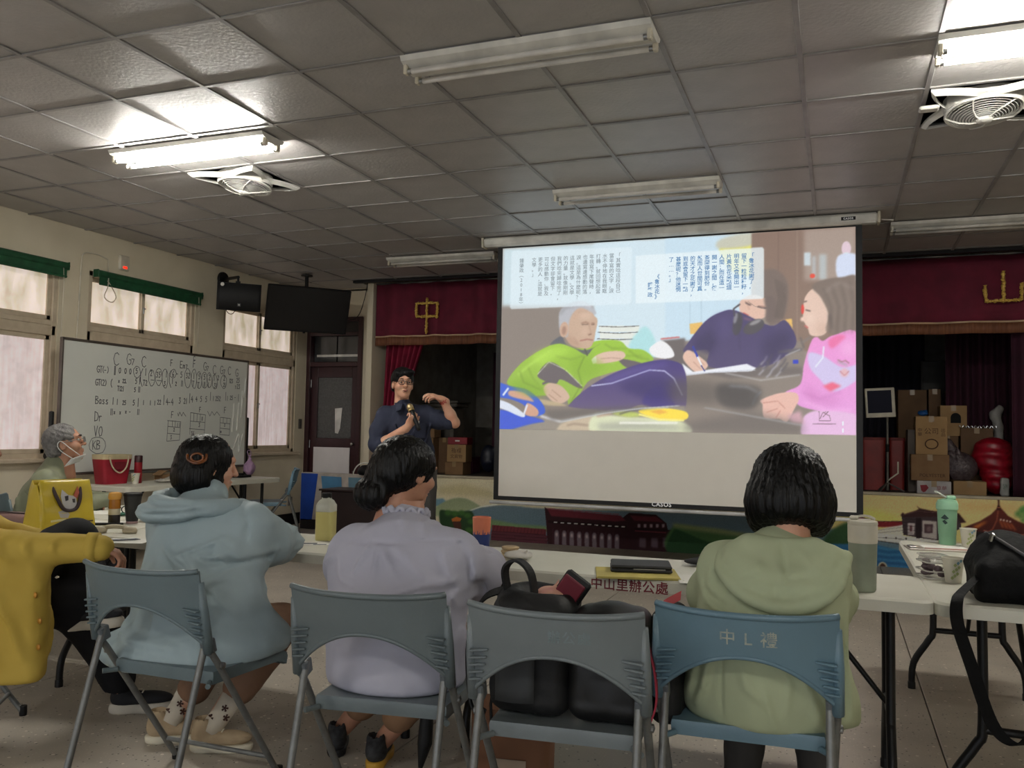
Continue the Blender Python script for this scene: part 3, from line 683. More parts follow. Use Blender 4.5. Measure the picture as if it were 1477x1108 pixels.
M.poly((90, 58, 60), [(605.6, 28.3),(608.0, 28.2),(608.0, 34.1),(605.6, 34.3)], soft=1)
M.poly((168, 160, 156), [(616.9, 22.9),(629.6, 23.3),(629.5, 40.4),(616.8, 39.0)], soft=1)
M.poly((70, 50, 54), [(618.8, 26.5),(626.2, 26.1),(626.1, 34.7),(618.8, 35.1)], soft=1)
M.poly((110, 90, 92), [(620.8, 28.6),(624.7, 28.3),(624.7, 33.2),(620.8, 33.4)], soft=2)
M.line((36, 24, 28), [(599.6, 22.7),(614.9, 22.4)], 0.30)
M.line((36, 24, 28), [(599.6, 25.9),(614.9, 25.9)], 0.30)
M.line((36, 24, 28), [(599.6, 29.2),(614.9, 29.3)], 0.30)
M.line((36, 24, 28), [(599.5, 32.5),(614.9, 32.8)], 0.30)
M.line((36, 24, 28), [(599.5, 35.7),(614.9, 36.2)], 0.30)
M.poly((34, 22, 26), [(611.5, 21.0),(615.9, 20.7),(615.8, 40.1),(611.4, 40.4)])
M.poly((26, 24, 24), [(657.4, 28.1),(714.8, 27.0),(714.5, 47.6),(657.3, 42.9)], soft=1)
M.poly((92, 38, 28), [(652.7, 27.9),(666.9, 21.3),(676.4, 14.4),(682.0, 7.9),(684.4, 7.7),(690.3, 14.8),(698.5, 19.6),(714.8, 24.9),(714.7, 32.1),(694.7, 33.8),(678.1, 32.2),(665.0, 30.9)], soft=1, col2=(60, 22, 22))
M.poly((190, 110, 48), [(660.3, 26.9),(668.8, 22.2),(673.5, 20.9),(665.0, 27.7)], soft=3)
M.line((40, 16, 16), [(652.7, 28.0),(666.9, 21.3),(676.4, 14.4),(682.5, 7.6)], 0.45, soft=1)
M.line((214, 120, 56), [(683.3, 19.3),(686.0, 26.0)], 0.72, soft=2)
M.line((128, 52, 30), [(684.9, 19.8),(687.8, 26.3)], 0.72, soft=2)
M.line((214, 120, 56), [(686.5, 20.2),(689.5, 26.6)], 0.72, soft=2)
M.line((128, 52, 30), [(688.0, 20.6),(691.3, 26.9)], 0.72, soft=2)
M.line((214, 120, 56), [(689.6, 21.1),(693.0, 27.3)], 0.72, soft=2)
M.line((128, 52, 30), [(691.2, 21.5),(694.8, 27.6)], 0.72, soft=2)
M.line((214, 120, 56), [(692.7, 22.0),(696.5, 27.9)], 0.72, soft=2)
M.ell((238, 226, 210), 684.2, 18.8, 0.7, 0.8, 0, soft=1)
M.ell((238, 226, 210), 686.8, 19.2, 0.7, 0.9, 0, soft=1)
M.ell((238, 226, 210), 689.4, 19.7, 0.6, 0.9, 0, soft=1)
M.ell((238, 226, 210), 692.0, 20.2, 0.6, 0.9, 0, soft=1)
M.line((150, 80, 58), [(682.3, 9.4),(681.0, 19.5),(677.2, 28.1),(673.4, 30.9)], 0.81, soft=1)
M.line((204, 150, 128), [(669.7, 29.5),(678.1, 31.7),(693.8, 32.8),(703.6, 31.7),(714.8, 29.5)], 0.63, soft=1)
M.poly((60, 26, 22), [(680.9, 10.5),(681.3, 6.8),(682.1, 4.7),(681.8, 0.0),(682.7, -1.0),(683.4, -0.1),(683.2, 4.7),(684.1, 6.7),(684.6, 10.4)], soft=1)
M.line((150, 84, 60), [(681.1, 7.7),(684.3, 7.5)], 0.60)
M.ell((86, 138, 72), 698.6, 12.3, 2.4, 2.1, 0, soft=4)
M.ell((54, 104, 54), 699.3, 13.1, 1.3, 1.2, 0, soft=5)
M.ell((86, 138, 72), 701.4, 9.5, 2.5, 2.5, 0, soft=4)
M.ell((54, 104, 54), 702.1, 10.3, 1.3, 1.4, 0, soft=5)
M.ell((86, 138, 72), 704.2, 7.8, 3.2, 3.2, 0, soft=4)
M.ell((54, 104, 54), 704.9, 8.6, 1.6, 1.8, 0, soft=5)
M.ell((86, 138, 72), 705.9, 14.0, 4.0, 3.5, 0, soft=4)
M.ell((54, 104, 54), 706.6, 14.8, 2.0, 2.0, 0, soft=5)
M.ell((86, 138, 72), 700.4, 14.8, 1.8, 1.6, 0, soft=4)
M.ell((54, 104, 54), 701.1, 15.6, 1.0, 0.9, 0, soft=5)
M.ell((86, 138, 72), 696.8, 13.4, 0.9, 0.8, 0, soft=4)
M.ell((54, 104, 54), 697.5, 14.2, 0.4, 0.5, 0, soft=5)
M.ell((86, 138, 72), 703.1, 18.3, 2.4, 2.1, 0, soft=4)
M.ell((54, 104, 54), 703.8, 19.1, 1.2, 1.2, 0, soft=5)
M.ell((86, 138, 72), 695.6, 16.1, 0.7, 0.6, 0, soft=4)
M.ell((54, 104, 54), 696.4, 16.9, 0.3, 0.3, 0, soft=5)
M.ell((86, 138, 72), 709.6, 12.8, 4.5, 4.0, 0, soft=4)
M.ell((54, 104, 54), 710.3, 13.5, 2.3, 2.5, 0, soft=5)
M.ell((190, 180, 150), 581.3, 69.5, 4.0, 4.4, 0, soft=1)
M.ell((60, 40, 30), 581.3, 70.0, 2.8, 3.7, 0, soft=1)
M.poly((90, 66, 44), [(576.7, 75.2),(590.8, 72.0),(603.7, 74.8),(606.7, 77.3),(576.7, 78.5)], soft=2)
me = M.mesh('mural', .03, gain=1.5); me.transform(plane_m((-5.39, YF-.004, .70), (1, 0, 0), (0, 0, 1)))
link('mural', me, vcol_mat('mural_paint', .6), st, smooth=False)
# --- valance, gold characters, side curtains
def pleats(x0, x1, z0, z1, y, amp, n, seed, th=.0):
    g = random.Random(seed); ph = [g.uniform(-.8, .8) for _ in range(40)]
    def fn(u, v):
        x = x0+(x1-x0)*u; a = n*2*math.pi*u
        return (x, y+amp*(math.sin(a+ph[int(u*n) % 40]*.0)+.4*math.sin(2.3*a+1)), z0+(z1-z0)*v)
    return fn
va = empty('stage_valance', (-1.35, YF+.05, 2.34), label='maroon velvet valance with brown fringe across the top of the stage', cat='curtain')
def valance(u, v):
    x = -4.02+8.04*u; n = 14; a = (u*n) % 1.0; fold = -.055*math.exp(-((a-.5)/.16)**2)
    return (x, fold*(1-.35*v)+.012*math.sin(u*170), .055+.66*v)
MB().grid(valance, 420, 6, .006).build('velvet', VELVET, va, smooth=True)
def fr(u, v):
    p = valance(u, 0); return (p[0], p[1]-.004+.004*math.sin(u*900), -.045+.105*v)
MB().grid(fr, 700, 2, .005).build('fringe', FRINGE, va, smooth=True)
def braid(u, v):
    p = valance(u, 0); return (p[0], p[1]-.010, .058+.016*v)
MB().grid(braid, 420, 1, .005).build('braid', mat('pale_gold_braid', (196, 168, 132), .6), va)
MB().tube([(-4.05, .03, .735), (4.05, .03, .735)], .012, 8).build('curtain_rail', STEEL, va)
def gold_char(name, strokes, cx, label):
    b = MB()
    for P in strokes:
        n = max(2, int(sum((Vector(P[i+1])-Vector(P[i])).length for i in range(len(P)-1))/.012)); pts = []
        for i in range(len(P)-1):
            k = max(2, int((Vector(P[i+1])-Vector(P[i])).length/.010))
            for q in range(k): pts.append(Vector(P[i]).lerp(Vector(P[i+1]), q/k))
        pts.append(Vector(P[-1]))
        b.tube([(p.x+random.uniform(-.004, .004), random.uniform(-.006, .0), p.y+random.uniform(-.004, .004)) for p in pts], [.016+random.uniform(-.006, .006) for _ in pts], 6)
    return tag(b.build(name, GOLD, None, loc=(cx, YF-.045, 2.42)), label, 'stage lettering')
gold_char('gold_character', [[(0, .0), (0, .43)], [(-.14, .20), (-.14, .37), (.14, .37), (.14, .19)], [(-.13, .21), (.13, .21)]], -4.62, 'gold tinsel character on the valance left of the screen, a box crossed by one upright')
gold_char('gold_character', [[(0, .18), (0, .46)], [(-.155, .33), (-.15, .175), (.15, .175), (.155, .34)]], 1.495, 'gold tinsel three-pronged character on the valance right of the screen')
def drape(name, m, x0, x1, z0, z1, y, n, label, amp=.045, bx=None, cat='curtain'):
    def fn(u, v):
        xa, xb = (x0, x1) if bx is None else (bx[0]+(x0-bx[0])*v**.7, bx[1]+(x1-bx[1])*v**1.6)
        return (xa+(xb-xa)*u, y+amp*math.sin(2*math.pi*n*u)+.3*amp*math.sin(5*n*u+2), z0+(z1-z0)*v)
    return tag(MB().grid(fn, n*8, 14, .004).build(name, m, smooth=True), label, cat)
drape('side_curtain', mat('bright_maroon_curtain', (150, 18, 58), .8, (110, 10, 40), 5, .8), -5.30, -4.72, .72, 2.46, 9.50, 7, 'gathered maroon side curtain behind the standing presenter', bx=(-5.36, -5.10))
drape('side_curtain', PURPDRAPE, 1.60, 2.4, .72, 2.6, 9.52, 6, 'dark maroon side curtain at the right end of the stage')
drape('back_curtain', NAVYDRAPE, -4.05, -2.2, .72, 3.1, 11.4, 12, 'dark navy back curtain on the stage left of the screen')
drape('back_curtain', PURPDRAPE, -4.45, -3.75, .72, 2.35, 11.0, 7, 'dark plum back curtain behind the stacked cartons')
drape('back_curtain', NAVYDRAPE, -.6, 1.05, .72, 3.1, 12.0, 10, 'dark navy back curtain behind the monitor stand')
drape('back_curtain', PURPDRAPE, 1.15, 2.0, .72, 3.0, 10.7, 7, 'dark plum drape behind the red sack')
# --- painted box with blue panels beside the stage
pb = empty('painted_plywood_box', (-5.86, 9.22, 0), label='blue and white painted plywood box in front of the brown door', cat='box')
MB().box((0, .05, .35), (.90, .10, .70), bev=.004).build('body', mat('light_box_edge', (206, 196, 186), .6), pb)
for nm, P, c in (('panel', [(-.44, .10), (-.27, .12), (-.20, .69), (-.44, .69)], (24, 74, 176)), ('panel', [(-.10, .30), (.16, .32), (.14, .66), (-.15, .665)], (92, 152, 196)), ('panel', [(.26, .3), (.44, .3), (.44, .66), (.24, .66)], (120, 160, 180)), ('panel', [(-.44, 0), (.44, 0), (.44, .12), (-.44, .12)], (30, 26, 28))):
    MB().prism(P, 0, .004, lambda x, y, z: (x, -.002-z, y)).build(nm, mat('box_paint_%d' % c[0], c, .5, amt=.8), pb)
bc = empty('brown_cabinet', (-5.15, 8.75, 0), label='low dark brown cabinet beside the blue painted box', cat='cabinet')
MB().box((0, 0, .27), (.85, .4, .54), bev=.008).build('body', mat('dark_brown_veneer', (44, 30, 30), .5), bc)
MB().box((0, 0, .55), (.89, .44, .02), bev=.004).build('top', mat('dark_brown_top', (54, 38, 36), .4), bc)
MB().box((.2, -.203, .45), (.10, .008, .018), bev=.003).build('handle', STEEL, bc)

# ================================================================== projection screen
sc = empty('projection_screen', (-1.395, 7.46, 3.03), label='large pull-down projection screen showing a slide of three people talking', cat='screen')
MB().box((-.005, -.01, .012), (3.44, .11, .085), bev=.018).build('case', WHITE, sc, auto=30)
for s in (-1, 1): MB().box((-.005+s*1.725, -.01, .012), (.022, .12, .095), bev=.006).build('end_cap', CREAM, sc)
MB().tube([(1.74, -.01, .0), (1.83, -.01, -.012)], .006, 6).build('pull_switch', WHITE, sc)
MB().box((0, .002, -1.205), (3.19, .003, 2.395)).build('black_border', mat('black_screen_border', (24, 24, 27), .7), sc)
fab = MB().box((0, -.001, -1.205), (3.09, .003, 2.32)).build('fabric', mat('matte_white_screen', (232, 228, 220), .85, (230, 226, 218), spec=.15), sc)
MB().tube([(-1.63, .0, -2.425), (1.65, .0, -2.425)], .016, 10).build('bottom_bar', mat('silver_bar', (205, 205, 205), .4), sc, auto=40)
text('brand_lettering', 'CASOS', .052, emit('glowing_white_print', (235, 235, 235), .15), sc, plane_m((-.11, -.004, -2.392), (1, 0, 0), (0, 0, 1)), offset=.0012, spacing=1.1)  # print given a faint glow of its own
MB().box((1.49, -.066, .012), (.11, .004, .028), bev=.001).build('brand_plate', BLACKP, sc)
text('brand_plate_lettering', 'CASOS', .022, emit('glowing_white_print', (235, 235, 235), .15), sc, plane_m((1.452, -.069, .004), (1, 0, 0), (0, 0, 1)), offset=.0006, spacing=1.15)
S = Paint(3.09, 1.702, 175, (160, 150, 141))
S.poly((150, 140, 133), [(-6.5, 41.1),(95.6, 45.2),(97.6, 196.9),(-3.2, 199.9)])
S.poly((208, 224, 230), [(-7.8, -23.5),(132.6, -13.8),(133.4, 59.3),(-6.2, 54.5)], soft=6)
S.poly((214, 230, 238), [(88.7, -16.8),(165.9, -11.5),(166.8, 100.7),(89.4, 99.5)], soft=4)
S.poly((206, 226, 238), [(153.2, -15.7),(228.3, -10.5),(228.6, 92.1),(154.2, 97.2)], soft=3)
S.poly((190, 212, 225), [(184.4, 16.1),(185.4, 16.1),(185.7, 76.6),(184.8, 76.6)], soft=1)
S.poly((190, 212, 225), [(175.0, 48.4),(175.8, 48.5),(176.0, 84.5),(175.2, 84.5)], soft=1)
S.poly((232, 226, 120), [(200.3, 10.4),(226.8, 8.8),(240.6, 16.0),(239.9, 35.2),(213.0, 33.9)], soft=3, smooth=1)
S.poly((205, 205, 190), [(201.1, 4.0),(229.9, -0.7),(228.4, 10.5),(200.3, 12.1)], soft=4, smooth=1)
S.poly((150, 128, 116), [(226.8, -12.2),(311.2, -10.8),(310.8, 99.8),(254.3, 102.0),(242.2, 51.2),(227.0, 55.4)], soft=2)
S.poly((138, 116, 106), [(248.2, -5.9),(249.1, -5.8),(249.2, 79.9),(248.3, 79.9)], soft=1)
S.poly((160, 140, 128), [(263.2, -8.0),(264.4, -7.9),(264.4, 92.8),(263.2, 92.8)], soft=1)
S.poly((176, 160, 150), [(269.1, -10.7),(311.2, -10.8),(311.0, 46.3),(269.1, 42.8)], soft=6)
S.poly((205, 215, 220), [(269.1, 19.3),(274.3, 19.6),(274.3, 30.5),(269.1, 30.3)], soft=2)
S.poly((190, 195, 196), [(280.9, 21.5),(286.7, 21.8),(286.6, 42.9),(280.8, 42.6)], soft=4)
S.poly((188, 190, 192), [(275.3, 22.8),(278.2, 22.9),(278.2, 41.7),(275.3, 41.6)], soft=3)
S.ell((235, 90, 70), 275.7, 39.2, 2.1, 1.9, 0, soft=1)
S.ell((225, 205, 215), 301.8, 18.0, 3.6, 6.1, 0, soft=1)
S.poly((222, 232, 225), [(300.4, 21.0),(303.2, 21.2),(303.2, 37.4),(300.3, 37.3)], soft=1)
S.poly((214, 222, 240), [(295.3, 23.9),(310.3, 23.9),(310.3, 43.2),(295.6, 42.5)], soft=2, smooth=1)
S.poly((232, 195, 120), [(175.2, 76.3),(186.4, 75.0),(186.4, 84.7),(176.0, 85.3)], soft=1)
S.poly((232, 195, 120), [(249.8, 75.2),(259.5, 74.2),(260.2, 83.3),(254.3, 83.2)], soft=1)
S.poly((152, 142, 134), [(150.8, 90.5),(267.6, 92.9),(283.5, 176.2),(151.6, 179.0)], soft=3)
S.poly((128, 120, 118), [(157.4, 97.2),(170.4, 95.8),(205.5, 114.1),(267.6, 114.7),(267.6, 120.9),(208.7, 123.7),(157.6, 113.6)], soft=4)
S.ell((138, 130, 126), 214.9, 139.6, 17.6, 9.9, 0.2, soft=5)
S.ell((118, 112, 112), 213.4, 135.7, 12.8, 4.8, 0.2, soft=6)
S.line((175, 185, 200), [(234.8, 134.9),(230.3, 139.6),(228.0, 145.9)], 1.50, soft=2)
S.line((200, 200, 200), [(205.5, 118.9),(234.8, 125.4),(266.1, 120.9)], 0.80, soft=2)
S.poly((122, 115, 115), [(152.0, 90.6),(171.5, 88.5),(171.7, 117.1),(153.8, 110.3)], soft=3)
S.poly((228, 232, 226), [(94.6, 75.8),(131.0, 76.8),(131.1, 82.1),(94.7, 81.3)])
S.poly((228, 232, 226), [(95.4, 82.3),(129.4, 83.1),(129.5, 88.1),(95.5, 87.4)])
S.poly((222, 230, 222), [(94.4, 88.7),(131.2, 89.5),(131.2, 94.3),(94.5, 93.6)])
S.line((95, 92, 92), [(94.3, 76.2),(113.3, 77.5),(131.0, 76.8)], 0.68)
S.line((95, 92, 92), [(93.5, 81.7),(113.3, 83.1),(130.3, 82.4)], 0.68)
S.line((95, 92, 92), [(93.0, 87.5),(113.4, 88.8),(131.2, 88.3)], 0.72)
S.poly((185, 225, 228), [(122.0, 95.0),(133.6, 78.5),(140.3, 80.4),(145.4, 90.4),(148.8, 103.7),(137.2, 103.5)], soft=3, smooth=1)
S.poly((238, 238, 240), [(140.4, 97.0),(150.3, 90.5),(158.6, 95.6),(162.2, 103.9),(153.7, 106.2),(143.8, 103.6)], soft=1, smooth=1)
S.line((210, 120, 120), [(150.3, 88.9),(166.7, 87.6)], 1.19, soft=1)
S.poly((168, 205, 74), [(8.4, 122.8),(24.8, 105.5),(53.8, 91.2),(75.3, 95.8),(92.7, 89.4),(113.4, 89.8),(122.0, 96.6),(135.4, 98.5),(143.9, 107.8),(123.8, 113.4),(100.0, 119.9),(84.5, 126.5),(72.5, 146.9),(67.2, 146.9),(63.5, 140.1),(45.5, 138.5),(27.3, 138.5),(9.5, 129.8)], soft=1, smooth=2, col2=(160, 190, 88))
S.poly((120, 112, 116), [(37.0, 119.5),(47.7, 107.8),(63.1, 115.4),(79.3, 129.9),(75.8, 131.6),(59.7, 123.9),(54.4, 128.2),(42.6, 124.7)], soft=1, smooth=1)
S.poly((120, 112, 116), [(113.6, 105.7),(133.9, 110.1),(123.9, 114.2),(117.0, 111.6)], soft=1, smooth=1)
S.poly((108, 112, 122), [(48.4, 91.9),(59.1, 84.4),(64.6, 92.2),(82.3, 97.7),(96.2, 92.0),(89.3, 96.1),(83.3, 101.9),(71.7, 95.8),(59.2, 91.3)], soft=1, smooth=1)
S.line((90, 88, 90), [(81.4, 95.9),(84.2, 102.8)], 1.44, soft=1)
S.line((135, 165, 60), [(54.0, 102.4),(68.3, 106.0),(80.6, 102.7)], 0.90, soft=3)
S.line((140, 170, 66), [(26.8, 110.7),(32.5, 122.9),(43.6, 135.0)], 1.08, soft=3)
S.line((138, 168, 66), [(99.9, 109.8),(117.0, 103.3),(133.8, 103.5)], 0.85, soft=3)
S.line((198, 230, 120), [(17.7, 119.4),(28.6, 110.7),(50.3, 97.1)], 1.44, soft=4)
S.ell((206, 178, 158), 76.4, 75.0, 15.0, 18.7, 0.05, soft=1)
S.poly((206, 180, 160), [(61.6, 73.2),(90.7, 67.2),(91.2, 82.5),(87.5, 94.4),(78.8, 95.9),(66.3, 90.5)], soft=1, smooth=1)
S.poly((190, 192, 198), [(56.7, 73.1),(57.8, 61.0),(67.5, 54.5),(79.9, 53.2),(89.7, 60.4),(91.0, 65.5),(78.3, 59.1),(70.3, 63.2),(66.0, 73.4),(65.3, 85.4),(59.0, 81.8)], soft=2, smooth=1)
S.ell((208, 178, 158), 61.7, 78.4, 4.1, 7.1, 0.1, soft=1)
S.ell((178, 146, 130), 61.7, 79.3, 2.0, 4.1, 0.1, soft=2)
S.line((168, 136, 118), [(77.8, 73.3),(82.3, 72.1),(85.5, 73.9)], 1.19, soft=2)
S.line((168, 136, 118), [(87.3, 73.6),(90.4, 73.3)], 1.19, soft=2)
S.line((190, 160, 142), [(85.2, 73.9),(87.0, 82.4),(83.5, 83.7)], 1.02, soft=2)
S.line((178, 128, 118), [(76.9, 89.0),(84.0, 87.8),(89.2, 88.6)], 1.08, soft=1)
S.line((186, 156, 140), [(70.7, 85.5),(75.2, 92.4)], 0.90, soft=3)
S.line((192, 164, 146), [(74.8, 63.3),(83.6, 62.7)], 0.90, soft=3)
S.poly((222, 196, 180), [(89.4, 104.6),(99.8, 99.6),(115.2, 99.0),(119.0, 103.3),(113.6, 107.4),(99.9, 109.8),(91.2, 109.7)], soft=1, smooth=1)
S.line((190, 158, 142), [(96.4, 105.5),(106.7, 104.8),(115.3, 105.7)], 0.68, soft=1)
S.poly((228, 230, 228), [(87.7, 106.2),(92.0, 102.9),(93.0, 108.8),(89.5, 110.5)], soft=1)
S.poly((84, 70, 138), [(89.7, 128.3),(113.7, 116.6),(140.5, 108.5),(160.3, 108.0),(171.7, 117.1),(172.0, 149.5),(157.4, 150.5),(134.3, 146.5),(114.1, 151.7),(72.5, 149.5),(68.9, 145.2)], soft=1, smooth=1, col2=(118, 104, 140))
S.poly((88, 74, 146), [(135.9, 146.5),(139.1, 135.0),(149.0, 130.0),(157.3, 136.6),(162.3, 149.6)], soft=3, smooth=1)
S.line((206, 212, 235), [(88.0, 129.9),(107.0, 127.5),(123.9, 121.7),(140.6, 116.0),(153.8, 116.9),(162.1, 123.5),(169.5, 138.2)], 1.08, soft=1)
S.poly((212, 186, 168), [(42.7, 133.3),(48.0, 127.3),(59.8, 129.9),(67.9, 139.3),(63.6, 144.4),(56.5, 146.2),(49.2, 141.9)], soft=1, smooth=1)
S.line((180, 150, 132), [(50.9, 133.3),(59.9, 140.2)], 0.72, soft=1)
S.line((180, 150, 132), [(48.2, 137.6),(56.4, 143.6)], 0.72, soft=1)
S.line((118, 110, 118), [(41.7, 128.1),(47.5, 125.6),(49.8, 123.9)], 2.16, soft=1)
S.poly((196, 180, 150), [(39.2, 142.0),(54.6, 144.5),(65.4, 147.8),(43.9, 147.1)], soft=2, smooth=1)
S.poly((160, 152, 142), [(-3.9, 164.9),(90.1, 156.9),(157.4, 147.2),(171.9, 147.1),(172.3, 194.7),(-3.2, 199.9)], soft=2)
S.poly((205, 190, 168), [(58.6, 165.8),(70.9, 159.7),(90.1, 156.9),(90.4, 173.7),(58.7, 174.3)], soft=3, smooth=1)
S.line((150, 130, 118), [(65.7, 165.7),(72.7, 163.9),(86.8, 165.4)], 1.02, soft=3)
S.poly((222, 226, 196), [(91.0, 155.2),(114.2, 156.6),(167.2, 160.1),(172.1, 172.2),(93.8, 174.5)], soft=3, smooth=1)
S.poly((198, 210, 120), [(107.3, 154.2),(120.9, 151.6),(134.3, 155.6),(122.6, 157.4)], soft=3, smooth=1)
S.line((100, 96, 98), [(114.1, 155.0),(124.3, 151.6),(134.3, 150.7)], 1.02, soft=2)
S.line((205, 180, 160), [(93.6, 156.9),(107.3, 154.2)], 2.38, soft=3)
S.poly((250, 226, 92), [(131.0, 152.3),(147.5, 148.9),(172.0, 152.0),(172.0, 159.2),(149.3, 158.7)], soft=1, smooth=1)
S.poly((240, 190, 90), [(141.0, 152.2),(150.8, 150.5),(157.4, 152.9),(149.2, 154.6)], soft=2)
S.line((192, 198, 206), [(60.3, 161.5),(107.3, 151.7),(157.4, 148.8)], 0.90, soft=2)
S.poly((72, 112, 214), [(-4.7, 126.3),(10.4, 129.8),(27.2, 133.3),(40.2, 143.7),(44.9, 154.0),(33.1, 157.5),(23.7, 147.2),(10.6, 142.1),(-4.5, 138.6)], soft=1, smooth=1)
S.poly((70, 104, 214), [(-4.2, 152.7),(22.1, 155.9),(44.1, 161.7),(33.2, 164.4),(-3.8, 171.9)], soft=2, smooth=1)
S.poly((222, 228, 240), [(-4.4, 142.1),(10.7, 146.4),(24.8, 155.9),(22.1, 158.5),(7.1, 152.6),(-4.3, 148.3)], soft=1, smooth=1)
S.poly((214, 172, 150), [(9.6, 134.2),(23.5, 135.9),(33.8, 143.7),(29.2, 143.7),(10.6, 139.4)], soft=2, smooth=1)
S.poly((214, 172, 150), [(27.4, 145.5),(37.6, 151.4),(36.8, 157.5),(25.7, 155.9)], soft=1, smooth=1)
S.line((226, 230, 240), [(3.1, 138.6),(8.6, 131.6)], 1.90, soft=1)
S.line((226, 230, 240), [(23.6, 157.6),(27.4, 147.2)], 1.80, soft=1)
S.line((235, 238, 245), [(40.4, 157.4),(60.3, 162.3)], 1.62, soft=3)
S.poly((134, 120, 114), [(239.1, 31.9),(248.2, 33.2),(256.0, 43.8),(256.5, 58.1),(252.8, 73.7),(242.3, 79.7),(239.2, 70.1),(230.0, 50.7),(234.6, 34.9)], soft=3, smooth=1)
S.ell((226, 192, 176), 230.1, 63.5, 12.3, 9.9, 0.5, soft=1)
S.poly((226, 194, 178), [(219.3, 56.7),(239.2, 56.6),(240.0, 67.0),(234.7, 71.6),(224.0, 74.4),(217.8, 67.8)], soft=1, smooth=1)
S.poly((128, 114, 110), [(237.7, 55.8),(245.2, 56.1),(248.3, 72.0),(239.2, 76.5),(238.5, 65.3)], soft=3, smooth=1)
S.line((150, 118, 108), [(232.4, 62.7),(238.4, 63.7)], 0.75, soft=1)
S.line((150, 118, 108), [(221.6, 58.7),(227.0, 61.8)], 0.75, soft=1)
S.line((208, 110, 104), [(220.1, 68.2),(224.7, 70.9)], 1.50, soft=1)
S.line((210, 172, 156), [(223.9, 60.8),(225.2, 65.7)], 0.96, soft=2)
S.line((120, 110, 110), [(223.9, 58.4),(230.1, 63.1),(239.2, 65.0)], 0.30)
S.poly((84, 74, 122), [(200.6, 67.3),(214.7, 66.1),(242.3, 79.7),(254.3, 75.3),(263.2, 92.8),(254.3, 105.1),(234.8, 114.4),(192.9, 114.0),(191.3, 99.4),(170.5, 100.7),(175.3, 91.0),(188.0, 75.0)], soft=1, smooth=1, col2=(98, 88, 128))
S.line((70, 62, 104), [(216.3, 82.2),(217.9, 99.8)], 0.60, soft=3)
S.line((72, 64, 108), [(191.3, 101.0),(195.2, 91.4)], 0.80, soft=3)
S.ell((86, 84, 92), 215.5, 77.4, 4.0, 9.9, 0.15, soft=1)
S.ell((150, 150, 156), 213.9, 72.5, 1.6, 4.8, 0.2, soft=2)
S.ell((96, 92, 98), 228.9, 80.2, 9.3, 5.4, -0.5, soft=1)
S.ell((160, 158, 160), 230.1, 76.5, 5.1, 1.6, -0.4, soft=2)
S.line((92, 88, 96), [(213.1, 70.9),(212.3, 64.5),(217.7, 60.6)], 1.44, soft=1)
S.poly((228, 196, 180), [(169.7, 105.6),(172.9, 99.4),(178.5, 100.8),(190.6, 110.7),(188.2, 116.3),(181.8, 118.4),(175.4, 113.8)], soft=1, smooth=1)
S.line((200, 160, 145), [(178.6, 109.0),(185.0, 115.5)], 0.64, soft=1)
S.line((200, 160, 145), [(183.4, 107.4),(188.2, 112.3)], 0.64, soft=1)
S.poly((236, 238, 244), [(168.9, 110.2),(178.6, 117.9),(205.5, 114.1),(223.3, 111.4),(231.0, 115.1),(227.2, 117.8),(193.0, 118.8),(173.0, 121.1)], soft=1)
S.line((200, 204, 214), [(172.2, 120.6),(193.0, 118.5),(230.2, 116.7)], 0.64, soft=1)
S.line((52, 78, 190), [(178.2, 95.6),(182.6, 105.8)], 1.76)
S.line((235, 236, 240), [(182.2, 104.9),(185.8, 112.3)], 1.44)
S.line((60, 70, 150), [(185.3, 112.3),(188.5, 117.5)], 0.96)
S.line((110, 106, 112), [(231.4, 116.2),(234.8, 112.8),(236.9, 108.7)], 1.35, soft=2)
S.line((178, 176, 182), [(234.5, 112.3),(237.8, 108.9),(239.9, 104.8)], 1.35, soft=2)
S.line((110, 106, 112), [(239.0, 110.8),(242.3, 107.3),(244.4, 103.3)], 1.35, soft=2)
S.line((178, 176, 182), [(245.0, 111.6),(248.3, 108.2),(250.4, 104.1)], 1.35, soft=2)
S.line((110, 106, 112), [(249.5, 114.8),(252.8, 111.4),(254.9, 107.3)], 1.35, soft=2)
S.line((178, 176, 182), [(233.0, 121.0),(236.3, 117.5),(238.4, 113.4)], 1.35, soft=2)
S.line((110, 106, 112), [(242.0, 117.9),(245.3, 114.4),(247.4, 110.4)], 1.35, soft=2)
S.line((178, 176, 182), [(246.5, 122.6),(249.8, 119.2),(251.9, 115.1)], 1.35, soft=2)
S.line((110, 106, 112), [(251.0, 117.9),(254.3, 114.5),(256.4, 110.5)], 1.35, soft=2)
S.line((178, 176, 182), [(239.0, 123.4),(242.3, 119.9),(244.4, 115.9)], 1.35, soft=2)
S.line((110, 106, 112), [(236.7, 116.3),(240.1, 112.8),(242.2, 108.8)], 1.35, soft=2)
S.line((178, 176, 182), [(244.3, 116.3),(247.6, 112.9),(249.7, 108.8)], 1.35, soft=2)
S.line((120, 116, 120), [(248.3, 101.9),(267.6, 99.9)], 2.40, soft=2)
S.line((180, 180, 182), [(254.3, 105.1),(266.1, 99.9)], 0.90, soft=1)
S.poly((60, 80, 205), [(260.2, 108.7),(264.7, 108.7),(264.7, 111.8),(260.2, 111.8)], soft=1)
S.line((112, 106, 108), [(266.1, 89.7),(269.1, 99.1)], 1.20, soft=2)
S.line((140, 136, 136), [(267.6, 94.4),(274.2, 89.9)], 1.50, soft=3)
S.ell((228, 202, 186), 278.6, 68.2, 10.5, 18.9, 0, soft=1)
S.poly((228, 202, 188), [(269.8, 57.0),(277.9, 50.3),(286.6, 57.6),(288.0, 80.9),(283.7, 88.5),(274.2, 88.3),(271.7, 80.5),(267.6, 74.9),(269.8, 69.5)], soft=1, smooth=1)
